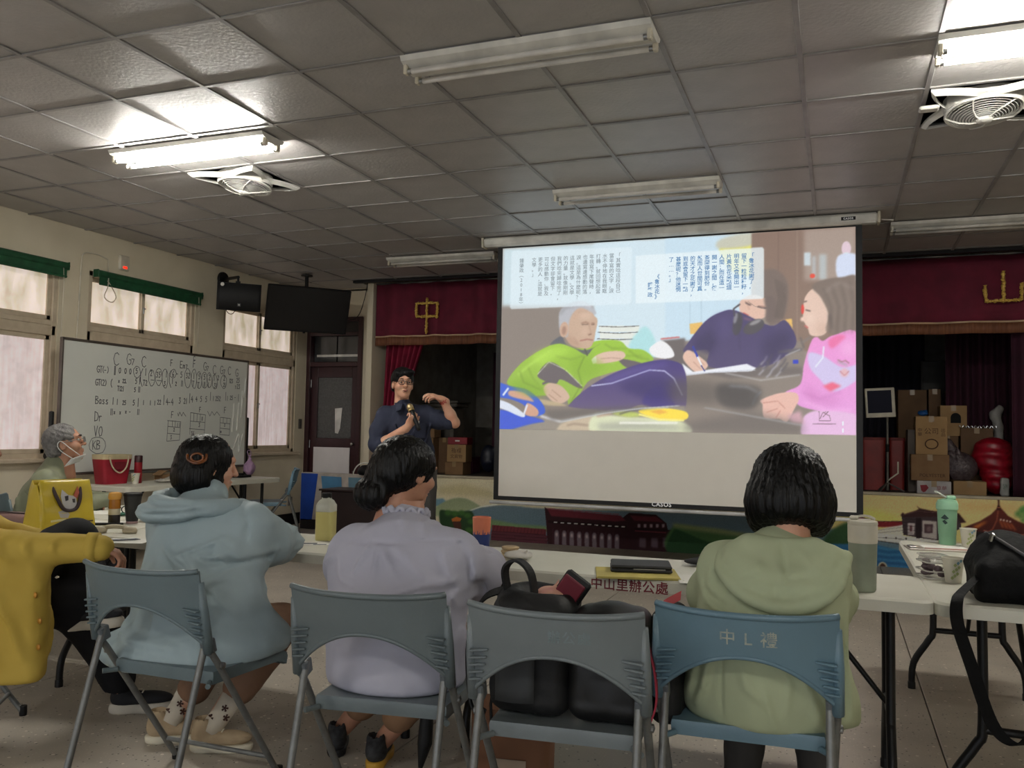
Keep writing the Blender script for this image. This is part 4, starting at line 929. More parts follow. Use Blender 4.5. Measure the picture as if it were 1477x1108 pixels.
S.poly((138, 124, 116), [(275.0, 47.8),(285.2, 42.8),(298.2, 41.4),(311.0, 44.0),(310.8, 90.7),(302.3, 91.3),(290.9, 87.9),(285.9, 84.0),(288.0, 71.6),(282.3, 57.5)], soft=2, smooth=1)
S.line((170, 158, 152), [(285.9, 52.9),(295.3, 45.6),(306.7, 50.7)], 1.20, soft=5)
S.line((112, 100, 96), [(288.8, 71.7),(290.9, 84.1)], 1.96, soft=4)
S.line((110, 92, 86), [(268.8, 60.4),(271.4, 60.2)], 0.90, soft=1)
S.line((110, 90, 84), [(270.3, 67.3),(274.2, 68.4)], 0.98, soft=1)
S.line((206, 122, 116), [(269.5, 80.1),(272.3, 82.4)], 1.35, soft=1)
S.ell((226, 84, 76), 267.9, 66.6, 1.2, 4.2, 0, soft=1)
S.ell((236, 210, 196), 267.6, 74.9, 1.4, 1.9, 0, soft=2)
S.poly((236, 162, 216), [(274.9, 93.0),(279.3, 90.0),(283.7, 93.2),(292.3, 88.7),(310.8, 89.9),(310.6, 154.5),(297.9, 153.8),(269.1, 148.0),(261.7, 142.6),(254.3, 135.6),(266.1, 128.6),(269.1, 111.6)], soft=1, smooth=1, col2=(232, 172, 226))
S.poly((214, 204, 236), [(272.7, 103.1),(283.7, 105.5),(298.0, 114.9),(310.7, 113.5),(310.7, 124.2),(292.2, 134.8),(280.7, 124.0),(273.5, 114.7)], soft=2, smooth=1)
S.poly((238, 120, 150), [(283.6, 130.2),(290.8, 127.1),(297.9, 130.2),(289.4, 134.8)], soft=3)
S.poly((236, 130, 180), [(288.0, 93.3),(295.2, 88.8),(300.9, 90.5),(290.9, 99.5)], soft=3, smooth=1)
S.line((232, 236, 246), [(284.4, 97.8),(283.6, 107.1),(277.8, 114.8)], 1.12, soft=1)
S.line((210, 140, 200), [(267.6, 134.8),(280.7, 141.0),(297.9, 134.8)], 0.90, soft=4)
S.line((246, 196, 236), [(269.1, 142.6),(286.5, 150.1),(306.4, 150.0)], 1.40, soft=5)
S.line((188, 176, 190), [(295.1, 110.3),(302.3, 113.5)], 1.80, soft=3)
S.ell((228, 190, 196), 300.1, 119.5, 3.1, 3.5, 0, soft=3)
S.poly((232, 194, 182), [(234.8, 141.9),(248.4, 136.4),(261.7, 135.6),(265.0, 141.0),(261.7, 148.8),(255.8, 159.7),(249.9, 157.5),(243.9, 157.5),(237.1, 156.0),(236.3, 145.9)], soft=1, smooth=1)
S.line((206, 154, 142), [(236.3, 144.3),(248.4, 142.7),(254.3, 148.9)], 0.80, soft=1)
S.line((206, 154, 142), [(239.4, 152.1),(248.4, 148.9)], 0.75, soft=1)
S.line((206, 150, 140), [(246.9, 156.7),(250.6, 150.4)], 0.75, soft=1)
S.poly((232, 196, 228), [(267.6, 159.6),(272.0, 152.6),(283.6, 150.2),(310.6, 154.5),(310.5, 172.6),(270.5, 172.6)], soft=2, smooth=1)
S.poly((214, 176, 186), [(255.8, 155.1),(266.1, 150.3),(269.1, 161.1),(260.3, 161.2)], soft=5)
S.line((120, 90, 100), [(280.7, 151.0),(280.7, 158.6),(289.3, 158.5),(289.0, 154.7),(283.6, 151.7),(281.4, 157.1)], 0.56)
S.line((120, 90, 100), [(284.3, 151.7),(287.9, 150.9),(283.6, 155.5)], 0.56)
S.line((150, 120, 140), [(275.6, 161.3),(293.6, 161.0)], 1.05, alpha=0.6)
S.poly((235, 240, 246), [(298.3, 158.9),(299.3, 158.8),(299.3, 162.2),(298.3, 162.2)])
S.poly((235, 240, 246), [(298.3, 164.5),(299.3, 164.5),(299.3, 167.9),(298.3, 168.0)])
S.poly((146, 184, 58), [(10.4, 128.1),(25.1, 122.9),(41.7, 129.9),(43.7, 138.5),(27.3, 138.9)], soft=8, smooth=1, alpha=0.6)
S.poly((190, 226, 100), [(32.1, 102.1),(53.8, 93.8),(68.2, 97.4),(54.0, 104.1),(39.6, 110.8)], soft=10, smooth=1, alpha=0.7)
S.poly((146, 182, 60), [(68.3, 106.0),(84.2, 102.8),(99.9, 111.4),(84.4, 123.2),(72.1, 119.7)], soft=10, smooth=1, alpha=0.5)
S.line((118, 146, 48), [(81.5, 102.8),(75.6, 116.3),(79.2, 128.2),(68.9, 145.2)], 0.72, soft=2)
S.line((236, 242, 220), [(37.0, 119.1),(47.7, 107.8),(63.1, 114.8)], 0.54, soft=1)
S.line((236, 242, 220), [(64.0, 115.4),(79.3, 129.9)], 0.54, soft=1)
S.line((124, 154, 50), [(19.5, 115.9),(23.4, 126.4),(40.0, 133.3)], 0.90, soft=3)
S.line((128, 158, 52), [(122.0, 98.3),(130.5, 105.1),(140.5, 106.9)], 0.85, soft=3)
S.line((124, 154, 50), [(99.7, 92.0),(106.6, 96.4),(120.3, 96.6)], 0.68, soft=3)
S.poly((60, 48, 116), [(113.9, 130.0),(134.0, 123.4),(157.2, 123.5),(167.0, 136.6),(154.1, 143.1),(134.2, 139.9)], soft=12, smooth=1, alpha=0.6)
S.poly((116, 104, 172), [(100.1, 124.9),(123.9, 115.0),(150.5, 109.5),(157.1, 112.0),(130.6, 118.4),(107.0, 126.6)], soft=8, smooth=1, alpha=0.6)
S.poly((186, 154, 134), [(64.4, 81.9),(71.6, 88.9),(80.5, 95.1),(71.7, 94.1),(64.5, 88.8)], soft=8, alpha=0.7)
S.poly((226, 202, 184), [(76.6, 63.4),(87.1, 63.7),(87.2, 68.8),(76.6, 68.5)], soft=8, alpha=0.7)
S.poly((224, 196, 178), [(78.5, 77.1),(83.8, 77.3),(83.9, 84.1),(78.6, 84.0)], soft=8, alpha=0.6)
S.line((150, 150, 156), [(57.8, 64.5),(62.2, 58.6),(74.7, 55.1)], 1.44, soft=5)
S.line((216, 216, 222), [(67.6, 56.5),(78.2, 54.2),(87.1, 58.2)], 1.44, soft=4)
S.line((120, 96, 84), [(78.5, 74.4),(84.5, 74.2)], 0.68, soft=1)
S.line((120, 96, 84), [(87.3, 74.6),(90.4, 74.4)], 0.68, soft=1)
S.line((150, 118, 104), [(84.9, 83.8),(87.7, 83.1)], 0.90, soft=1)
S.poly((112, 108, 106), [(43.9, 152.3),(93.5, 149.3),(130.9, 147.4),(154.1, 147.2),(124.3, 152.4),(86.6, 156.1),(51.3, 161.6)], soft=6, alpha=0.6)
S.line((206, 210, 214), [(60.3, 162.7),(100.5, 154.3),(134.3, 149.5),(167.1, 147.1)], 0.72, soft=1)
S.poly((150, 150, 148), [(93.7, 163.6),(127.7, 160.6),(167.2, 164.2),(167.3, 168.2),(97.2, 169.4)], soft=8, alpha=0.5)
S.poly((236, 236, 226), [(114.2, 161.6),(165.6, 161.0),(165.6, 162.9),(114.2, 163.6)], soft=2)
S.poly((246, 236, 150), [(131.8, 154.0),(149.3, 158.2),(171.2, 158.9),(171.2, 160.6),(149.3, 160.3),(131.3, 155.6)], soft=1)
S.poly((64, 56, 100), [(180.1, 91.1),(192.8, 81.6),(199.1, 91.5),(192.9, 104.3),(180.1, 99.2)], soft=10, alpha=0.6)
S.poly((106, 96, 142), [(197.5, 70.4),(210.0, 69.2),(211.6, 85.3),(202.3, 91.5)], soft=12, alpha=0.5)
S.poly((62, 54, 96), [(236.2, 92.2),(254.3, 83.2),(260.2, 92.7),(248.3, 108.2),(236.3, 111.2)], soft=14, alpha=0.55)
S.line((100, 88, 84), [(246.0, 40.2),(249.0, 56.2),(246.0, 73.5)], 0.45, soft=2)
S.line((100, 88, 84), [(247.8, 41.3),(250.2, 56.2),(247.2, 73.5)], 0.45, soft=2)
S.line((100, 88, 84), [(249.6, 42.3),(251.4, 56.3),(248.4, 73.6)], 0.45, soft=2)
S.line((100, 88, 84), [(251.4, 43.3),(252.6, 56.3),(249.6, 73.6)], 0.45, soft=2)
S.line((100, 88, 84), [(253.2, 44.3),(253.8, 56.4),(250.8, 73.6)], 0.45, soft=2)
S.line((100, 88, 84), [(255.0, 45.4),(255.0, 56.4),(252.0, 73.7)], 0.45, soft=2)
S.line((112, 100, 94), [(283.7, 49.7),(290.2, 65.5),(288.7, 87.1)], 0.60, soft=3)
S.line((158, 146, 138), [(287.2, 49.0),(293.1, 65.6),(291.6, 87.2)], 0.60, soft=3)
S.line((112, 100, 94), [(290.7, 48.2),(296.0, 65.7),(294.5, 87.3)], 0.56, soft=3)
S.line((158, 146, 138), [(294.1, 47.4),(298.8, 65.8),(297.3, 87.3)], 0.60, soft=3)
S.line((112, 100, 94), [(297.6, 46.6),(301.7, 65.9),(300.2, 87.4)], 0.56, soft=3)
S.line((158, 146, 138), [(301.0, 45.8),(304.5, 66.0),(303.0, 87.5)], 0.60, soft=3)
S.line((112, 100, 94), [(304.5, 45.1),(307.4, 66.1),(305.9, 87.5)], 0.56, soft=3)
S.poly((104, 98, 96), [(157.7, 123.5),(197.7, 126.9),(199.4, 146.1),(157.8, 143.1)], soft=14, alpha=0.6)
S.poly((92, 88, 88), [(199.3, 128.5),(230.2, 130.1),(234.8, 138.0),(227.2, 149.1),(202.5, 146.1)], soft=8, alpha=0.8, smooth=1)
S.line((168, 172, 180), [(208.7, 130.1),(224.1, 130.9),(232.5, 135.6)], 0.96, soft=4)
S.poly((118, 112, 110), [(170.9, 162.5),(227.2, 150.6),(267.6, 161.1),(269.1, 170.3),(171.0, 172.2)], soft=12, alpha=0.6)
S.line((176, 178, 180), [(188.4, 148.6),(227.3, 155.4),(267.6, 162.6)], 0.80, soft=2)
S.poly((214, 184, 168), [(279.3, 79.1),(286.6, 77.8),(285.8, 87.1),(279.3, 88.4)], soft=10, alpha=0.7)
S.poly((240, 218, 204), [(271.3, 71.1),(276.4, 71.3),(275.7, 79.0),(271.3, 77.4)], soft=8, alpha=0.7)
S.poly((206, 132, 190), [(269.1, 127.1),(282.2, 139.4),(297.9, 139.4),(292.2, 145.5),(272.0, 142.5)], soft=12, alpha=0.5)
S.poly((248, 206, 238), [(298.0, 93.5),(310.1, 93.7),(310.1, 105.9),(298.0, 105.7)], soft=14, alpha=0.5)
S.line((150, 112, 104), [(295.1, 108.8),(298.0, 110.7),(300.8, 109.5),(303.7, 111.9)], 0.60, soft=1)
S.line((196, 120, 130), [(296.6, 118.0),(300.1, 121.8),(303.7, 118.0)], 0.56, soft=1)
S.line((90, 80, 84), [(231.9, 63.2),(235.9, 64.6),(239.2, 64.7)], 0.75, soft=1)
S.line((90, 80, 84), [(222.1, 59.7),(226.1, 62.0)], 0.75, soft=1)
S.line((206, 150, 136), [(220.9, 72.7),(227.0, 74.5)], 0.75, soft=3)
S.poly((226, 238, 244), [(10.8, 3.1),(122.7, 6.2),(124.1, 7.9),(123.6, 55.6),(121.9, 57.1),(10.1, 58.1),(8.6, 56.6),(9.1, 5.3)], alpha=0.72, soft=1)
S.poly((232,242,246), [(127.5, 14.2), (235.8, 12.9), (237.1, 14.6), (237.2, 55.7), (235.4, 57.0), (127.6, 56.9)], alpha=.82, soft=1)
S.C = np.clip(S.C, 0, 1)**1.22      # projector contrast
me = S.mesh('slide_picture', .012, 3); SO = Vector((-1.545, -.0045, -.045)); me.transform(plane_m(SO, (1, 0, 0), (0, 0, 1)))
pic = link('slide_picture', me, vcol_mat('projected_light', .8, SLIDE), sc)
def slide_text(name, cols, x0, dx, y0, pitch, size, m, off=.0007):
    t = text_mesh('一\n一', 1.0); zs = sorted({round(v.co.y, 3) for v in t.vertices}); lp = (zs[-1]-zs[0])-(zs[1]-zs[0])
    bm = bmesh.new()
    for k, s in enumerate(cols):
        if not s: continue
        me = text_mesh('\n'.join(s), size, off, 'CENTER', line=pitch/(size*lp))
        me.transform(plane_m(SO+Vector(((x0-dx*k)/100, -.0015, -y0[k]/100-.5*size)), (1, 0, 0), (0, 0, 1))); bm.from_mesh(me); bpy.data.meshes.remove(me)
    me = bpy.data.meshes.new(name); bm.to_mesh(me); bm.free(); return tag(link(name, me, m, pic), kind='stuff')
TG = emit('slide_text_grey', (104, 118, 128), SLIDE*.9, base=(60, 60, 60)); TBL = emit('slide_text_blue', (44, 122, 180), SLIDE*.9, base=(60, 60, 60))
left = ['「其實唸這段自己', '當年寫的文字，淚', '水不停地在我眼眶', '打轉。就回想起當', '年我寫下尾聲時，', '也邊寫邊感動的落', '淚。這是為什麼呢？', '這就是文學。文學', '的力量。就像剛剛', '我們唸完歸唸完了，', '但文字卻會留下。', '可以感動你、我及', '更多的人，這就是', '文學。」', '', '鍾肇政︵2018年︶']
right = ['「魯冰花謝了，', '留下一粒粒種籽，', '明年又會開出一', '片黃色花朵點綴', '人間；而在這一', '開一謝之間，使', '茶園得到肥份。', '然而人世間可真', '的天才之花謝了，', '到底會留下一點', '甚麼呢？他迷惘', '了……。」', '', '《魯冰花》', '鍾肇政']
slide_text('slide_text', left, 111.5, 6.15, [12]*16, .0455, .046, TG, .0001)
slide_text('slide_text', right, 227.0, 6.18, [18.5]*13+[33, 40], .0445, .046, TBL, .0006)

# ================================================================== whiteboard on a stand
wb = empty('whiteboard', (-6.38, 6.92, 0), label='large rolling whiteboard covered in handwritten chord charts', cat='whiteboard')
MB().box((-.012, 0, 1.415), (.02, 2.54, 1.20)).build('writing_surface', mat('whiteboard_enamel', (230, 232, 224), .3, (220, 222, 214), 1.5, .9), wb)
b = MB()
for z in (.815, 2.015): b.box((-.008, 0, z), (.034, 2.57, .024), bev=.004)
for y in (-1.275, 1.275): b.box((-.008, y, 1.415), (.034, .022, 1.22), bev=.004)
b.build('frame', mat('brown_grey_aluminium', (108, 98, 90), .4, metal=.4), wb)
MB().box((.04, .1, .80), (.07, 1.9, .014), bev=.003).build('pen_tray', STEEL, wb)
for s in (-1, 1):
    MB().tube([(-.03, s*1.33, .04), (-.03, s*1.33, 1.35)], .022, 10).lathe([(.022, 0), (.02, .014), (0, .02)], (-.03, s*1.33, 1.35), 10).build('post', BLACKM, wb, auto=40)
    MB().box((-.03, s*1.33, .05), (.24, .05, .04), bev=.01).build('foot', BLACKM, wb)
    MB().tube([(-.03, s*1.30, .98), (-.03, s*1.37, .98)], .03, 12).build('pivot_knob', BLACKM, wb, auto=40)
GL = {'C': [[(.6, .85), (.4, 1), (.15, .9), (0, .5), (.15, .1), (.4, 0), (.62, .15)]], 'G': [[(.6, .85), (.4, 1), (.15, .9), (0, .5), (.15, .1), (.4, 0), (.6, .15), (.6, .45), (.35, .45)]],
 'E': [[(.5, 1), (0, 1), (0, 0), (.5, 0)], [(0, .5), (.4, .5)]], 'F': [[(.5, 1), (.05, 1), (0, 0)], [(.02, .5), (.4, .52)]], 'B': [[(0, 0), (0, 1), (.4, .95), (.45, .7), (0, .55), (.5, .4), (.45, .05), (0, 0)]],
 'D': [[(0, 0), (0, 1), (.4, .85), (.55, .5), (.4, .1), (0, 0)]], 'a': [[(.4, .5), (.2, .6), (0, .3), (.15, 0), (.4, .2), (.4, .55), (.42, 0)]], 's': [[(.35, .55), (.1, .55), (.1, .35), (.35, .2), (.3, 0), (0, .05)]],
 'r': [[(0, .55), (.05, 0)], [(.03, .35), (.2, .55), (.35, .5)]], 'V': [[(0, 1), (.25, 0), (.45, 1)]], 'K': [[(0, 1), (.02, 0)], [(.45, .95), (.05, .5), (.5, 0)]], 'T': [[(0, 1), (.55, 1)], [(.28, 1), (.26, 0)]], 'm': [[(0, 0), (.02, .5), (.2, .45), (.22, 0)], [(.22, .4), (.42, .48), (.45, 0)]],
 '0': [[(.25, .95), (.05, .8), (0, .4), (.15, 0), (.4, .1), (.5, .55), (.4, .9), (.25, .95)]], '1': [[(.15, 1), (.13, 0)]], '2': [[(.05, .8), (.25, 1), (.45, .75), (.05, .02), (.5, .05)]], '3': [[(.05, .9), (.4, .95), (.2, .55), (.45, .3), (.25, 0), (.02, .1)]],
 '4': [[(.3, 1), (0, .4), (.5, .4)], [(.38, .7), (.36, 0)]], '5': [[(.45, 1), (.1, .97), (.06, .6), (.35, .62), (.42, .25), (.2, 0), (0, .1)]], '6': [[(.4, 1), (.05, .5), (.1, .05), (.4, .1), (.4, .4), (.08, .35)]], '7': [[(.0, .55), (.35, .55), (.12, 0)]],
 'x': [[(0, .6), (.4, 0)], [(.4, .6), (0, 0)]], '|': [[(.1, 1), (.08, 0)]], '(': [[(.2, 1), (.02, .7), (.02, .3), (.2, 0)]], ')': [[(0, 1), (.18, .7), (.18, .3), (0, 0)]], '-': [[(0, .4), (.35, .42)]]}
def ribbon(b, P, w, z=.0):
    """flat pen stroke on the board: P in (u, v) metres"""
    P = [Vector(p) for p in P]
    for i in range(len(P)-1):
        d = P[i+1]-P[i]
        if d.length < 1e-6: continue
        d.normalize(); n = Vector((-d.y, d.x))*w/2; e = d*w*.4
        q = [P[i]-e+n, P[i]-e-n, P[i+1]+e-n, P[i+1]+e+n]; b.add([(z, p.x, p.y) for p in q], [(0, 1, 2, 3)])
WBT = [('C',58,20,12.2),('G7',74,18,10.5),('C',93,19,10.6),('F',132,15,6.3),('Em7',146,16,7.0),('F',165,14,7.9),('C',165,7,5.0),('G7',181,16,8.8),('C',196,19,9.7),('G7',208,18,9.0),('C',221,18,9.1),('G',234,19,8.5),('GT(-)',39,28,6.0),('|',59,29,8.3),('|',60,29,8.4),('0',65,27,5.2),('0',72,27,5.2),('0',78,27,5.2),('5',86,26,5.2),('(',92,38,17.3),('1',98,27,6.7),('2',105,27,5.6),('35',113,28,5.7),('1',126,27,6.9),('(',131,37,16.7),('6',135,26,6.3),('-',141,25,5.6),('5',147,26,5.9),('32',155,26,5.7),('1',166,26,6.5),('5',174,26,5.8),('5',182,26,5.8),('2',190,26,6.0),('1',198,26,6.2),('2',204,25,5.2),('2',214,25,5.3),('123',224,27,4.6),('25',236,26,5.4),('GT(2)',38,40,5.6),('(',56,41,7.7),('x',65,36,3.2),('23',70,36,3.7),('5',86,36,5.0),('|',91,36,6.7),('T2',96,37,5.3),('3',124,36,4.8),('1',135,33,4.9),('2',140,35,4.2),('11',148,35,5.7),('T',165,34,5.5),('T',173,35,5.5),('11',182,34,5.5),('1',189,34,5.3),('31',199,34,5.3),('21',214,32,4.5),('723',234,33,5.4),('T121',64,44,4.6),('5',85,44,4.2),('||',90,44,5.3),('Bass',39,57,6.9),('|',59,57,6.4),('1',64,57,5.1),('25',71,57,4.2),('5',84,57,5.0),('|',90,58,7.9),('1',97,56,4.3),('1',106,56,4.3),('1',112,56,4.3),('22',116,55,4.7),('|',124,55,9.6),('4-4',128,55,6.3),('3',146,53,6.3),('21',153,53,5.7),('|',161,52,10.0),('4',164,51,6.4),('4',171,50,5.1),('5',178,50,5.8),('5',186,50,5.9),('|',193,48,8.9),('1',198,48,4.8),('252',202,48,5.1),('|',218,47,9.1),('1',221,47,4.9),('25',226,46,4.6),('-',234,45,4.6),('|',240,47,7.7),('Dr',39,73,8.7),('||',57,67,5.7),('x',61,66,3.9),('x',68,66,3.9),('x',75,65,3.6),('-',80,65,3.4),('||',90,66,5.3),('V0',39,87,9.3),('KB',38,99,8.1),('F',136,68,6.3),('F',177,61,5.1),('F',217,61,6.4),('3',136,90,4.2),('2',140,82,3.4),('3',177,77,4.4),('36',166,86,4.3),('1',145,77,3.6),('1',148,77,3.7),('11',181,70,3.8),('2',218,76,3.0),('m',212,83,3.6)]
WBS = [[(92,24),(92,27),(90,29),(89,30),(87,30),(85,29),(84,27),(83,25),(83,22),(85,20),(86,19),(88,19),(90,20),(91,22),(92,24)],[(111,28),(111,32),(110,35),(108,37),(106,37),(105,35),(103,32),(103,29),(103,25),(104,23),(105,21),(107,21),(109,22),(110,25),(111,28)],[(121,27),(121,31),(119,34),(118,36),(116,36),(114,34),(112,31),(112,28),(112,24),(113,21),(115,19),(117,19),(119,20),(120,23),(121,27)],[(129,28),(129,32),(128,36),(127,38),(125,38),(123,36),(122,33),(121,28),(121,24),(122,21),(124,19),(126,19),(127,20),(129,24),(129,28)],[(141,22),(140,24),(139,26),(137,27),(135,27),(133,26),(132,25),(131,23),(132,21),(133,20),(135,19),(137,18),(139,19),(140,21),(141,22)],[(163,26),(162,30),(161,34),(159,36),(157,36),(155,34),(154,31),(153,26),(153,22),(154,19),(156,16),(158,16),(160,18),(162,22),(163,26)],[(171,26),(171,30),(170,34),(169,36),(167,36),(165,34),(164,31),(163,27),(163,22),(164,19),(166,16),(168,16),(169,18),(171,22),(171,26)],[(179,27),(179,31),(178,34),(176,36),(175,36),(173,35),(172,31),(171,27),(171,23),(172,20),(174,18),(175,18),(177,20),(178,23),(179,27)],[(188,26),(188,30),(187,33),(185,35),(183,35),(181,34),(180,31),(179,27),(179,23),(180,20),(182,18),(184,18),(186,20),(187,23),(188,26)],[(195,26),(195,29),(194,32),(192,34),(191,34),(189,33),(188,30),(187,27),(187,23),(188,20),(190,18),(191,18),(193,20),(194,23),(195,26)],[(204,27),(204,30),(203,34),(201,35),(199,35),(198,34),(196,31),(196,27),(196,24),(197,21),(199,19),(200,19),(202,21),(203,23),(204,27)],[(219,26),(219,29),(218,32),(216,34),(214,34),(212,32),(210,30),(209,27),(210,23),(211,21),(213,19),(215,19),(217,20),(219,23),(219,26)],[(53,96),(52,99),(50,102),(46,103),(42,103),(38,101),(35,99),(34,95),(35,92),(37,89),(41,88),(45,88),(49,89),(52,92),(53,96)],[(131,71),(150,72),(149,91),(131,92),(132,71)],[(132,77),(149,78)],[(132,84),(149,85)],[(138,71),(138,77)],[(142,71),(142,77)],[(164,62),(187,64),(186,87)],[(164,62),(164,85)],[(164,71),(186,72)],[(163,79),(186,80)],[(169,63),(169,71)],[(174,63),(174,71)],[(179,64),(179,72)],[(211,66),(228,67),(227,86)],[(211,66),(211,85)],[(211,72),(228,73)],[(211,78),(227,79)],[(211,85),(227,86)],[(216,66),(216,72)],[(222,67),(222,72)],[(145,63),(146,66),(148,62),(151,66),(153,62),(157,66)],[(190,60),(194,65),(197,60),(201,64),(205,60),(210,64)],[(106,31),(110,31)],[(114,31),(120,31)],[(70,36),(75,36)]]
WBW = [[(233,50),(231,82)],[(241,49),(239,80)],[(247,35),(246,65)],[(242,84),(234,102)],[(243,84),(244,105)],[(250,84),(244,105)],[(252,21),(250,43)]]
ink = MB()
for s, u, v, h in WBT:
    x = u/100; hh = h/100
    for ch in s:
        for P in GL.get(ch, []):
            ribbon(ink, [(x+px*hh*.85, -v/100+py*hh) for px, py in P], .0075)
        x += hh*(.30 if ch in '1|()' else .58)*1.0
for P in WBS: ribbon(ink, [(a/100, -c/100) for a, c in P], .006)
me = ink.mesh('marker_writing'); me.transform(Matrix.Translation((.0005, 5.64-6.92, 2.02)))
tag(link('marker_writing', me, mat('faded_marker_ink', (112, 114, 118), .6), wb), kind='stuff')
for P in WBW:
    b = MB(); a, c = P; b.tube([(.004, 5.64-6.92+a[0]/100, 2.02-a[1]/100), (.004, 5.64-6.92+c[0]/100, 2.02-c[1]/100)], .007, 6, flat=.5).build('magnet_strip', WHITE, wb)
# ================================================================== ceiling lamps
LIT = emit('lit_fluorescent_tube', (255, 252, 244), TUBE); UNLIT = mat('unlit_fluorescent_tube', (224, 220, 212), .3)
def lamp(x, y, lit, label):
    L = 1.23; e = empty('fluorescent_lamp', (x, y, CEIL-.002), label=label, cat='ceiling lamp')
    MB().prism([(-.115, 0), (.115, 0), (.10, -.022), (.03, -.05), (-.03, -.05), (-.10, -.022)], -L/2, L/2, lambda a, c, z: (z, a, c)).build('housing', WHITE, e)
    for s in (-1, 1):
        for q in (-1, 1):
            MB().box((q*(L/2-.012), s*.062, -.052), (.022, .036, .05), bev=.005).build('socket', CREAM, e)
        t = MB().tube([(-L/2+.03, s*.062, -.062), (L/2-.03, s*.062, -.062)], .0135, 12).build('tube', LIT if lit else UNLIT, e, smooth=True)
        for q in (-1, 1): MB().tube([(q*(L/2-.04), s*.062, -.062), (q*(L/2-.022), s*.062, -.062)], .0142, 10).build('tube_cap', STEEL, e, auto=40)
    return e
lamp(-3.91, 4.40, True, 'lit twin-tube ceiling lamp on the left, near the ceiling fan')
lamp(1.05, 4.30, True, 'lit twin-tube ceiling lamp at the upper right corner')
lamp(-1.37, 3.73, False, 'unlit twin-tube ceiling lamp nearest the viewer')
lamp(-1.38, 6.16, False, 'unlit twin-tube ceiling lamp just in front of the projection screen')
lamp(-3.86, 8.08, False, 'unlit twin-tube ceiling lamp above the left end of the valance')
lamp(1.05, 7.92, False, 'unlit twin-tube ceiling lamp right of the projection screen case')
for k, (x, y) in enumerate(((-3.8, -1.9), (1.05, -1.9))):  # unseen lamps added behind the viewer to light the room and people's backs
    lamp(x, y, True, ('lit twin-tube ceiling lamp added unseen behind the viewer, on the window side', 'lit twin-tube ceiling lamp added unseen behind the viewer, on the side away from the windows')[k])
# ================================================================== ceiling fans
def fan(x, y, tilt, label):
    e = empty('ceiling_fan', (x, y, CEIL+.002), label=label, cat='fan'); h = T/2-.02
    # frame with four corners and deeply hollow sides
    out = []; inn = []
    for k in range(4):
        a0 = math.pi/4+k*math.pi/2
        for i in range(13):
            t = i/12; a = a0+t*math.pi/2; d = math.sqrt(2)*h*(1-.50*math.sin(math.pi*t)**.95)
            out.append((d*math.cos(a), d*math.sin(a))); inn.append(((d-.03)*math.cos(a), (d-.03)*math.sin(a)))
    n = len(out); b = MB()
    for P, z in ((out, -.012), (inn, -.03), (inn, -.012), (out, .004)): b.add([(p[0], p[1], z) for p in P], [])
    b.f = [(r*n+i, r*n+(i+1) % n, ((r+1) % 4)*n+(i+1) % n, ((r+1) % 4)*n+i) for r in range(4) for i in range(n)]
    b.build('frame', WHITE, e, auto=40)
    MB().lathe([(.185, .05), (.197, .04), (.197, -.015), (.19, -.03), (.178, -.02), (.178, .04)], (0, 0, -.01), 36).build('shroud', WHITE, e, auto=40)
    R = rotm(tilt[0], tilt[1], 0); g = MB()
    for r in [.03+.0145*i for i in range(11)]:
        g.tube([Vector((0, 0, -.045))+R @ Vector((r*math.cos(a*math.pi/14), r*math.sin(a*math.pi/14), -.05*(1-(r/.19)**2))) for a in range(28)], .0026, 5, closed=True)
    g.build('grille', mat('pale_grey_plastic', (196, 194, 188), .4), e)
    MB().tube([Vector((0, 0, -.045))+R @ Vector((.187*math.cos(a*math.pi/18), .187*math.sin(a*math.pi/18), 0)) for a in range(36)], .008, 8, closed=True).build('grille_ring', WHITE, e, smooth=True)
    for k in range(5):
        a = k*2*math.pi/5; MB().tube([Vector((0, 0, -.047))+R @ Vector((r*math.cos(a+r*3), r*math.sin(a+r*3), -.05*(1-(r/.19)**2)-.004)) for r in (.02, .07, .12, .17, .187)], .0045, 6).build('grille_spoke', WHITE, e)
    MB().lathe([(0, -.012), (.035, -.01), (.042, 0), (.04, .008)], Vector((0, 0, -.047))+R @ Vector((0, 0, -.05)), 20, R).build('hub_cap', WHITE, e, smooth=True)
    for k in range(3):
        a = k*2*math.pi/3+.4
        MB().grid(lambda u, v: (Vector((0, 0, -.03))+R @ Vector(((.03+.145*u)*math.cos(a+(v-.5)*1.1), (.03+.145*u)*math.sin(a+(v-.5)*1.1), .02*(v-.5)))), 4, 6, .003).build('blade', mat('grey_blade', (140, 140, 138), .5), e, smooth=True)
    MB().lathe([(.0, .0), (.06, .0), (.06, .07), (0, .07)], (0, 0, -.01), 16).build('motor', mat('dark_motor', (70, 70, 74), .5), e, auto=40)
    return e
fan(GX-1.5*T, GY+4.5*T, (-.12, .05), 'white recessed ceiling fan beside the lit lamp on the left')
fan(GX+6.5*T, GY+4.5*T, (-.12, -.05), 'white recessed ceiling fan at the right edge below the lit lamp')
ex = MB(); ex.box((0, 0, 0), (.10, .07, .02), bev=.008).tube([(-.02, .02, .01), (-.005, .11, .03)], .003, 6).tube([(.03, .02, .01), (.005, .11, .03)], .003, 6)
tag(ex.build('fan_receiver', WHITE, None, loc=(.47, 5.02, CEIL-.045)), 'small white receiver box hanging beside the right ceiling fan', 'receiver')
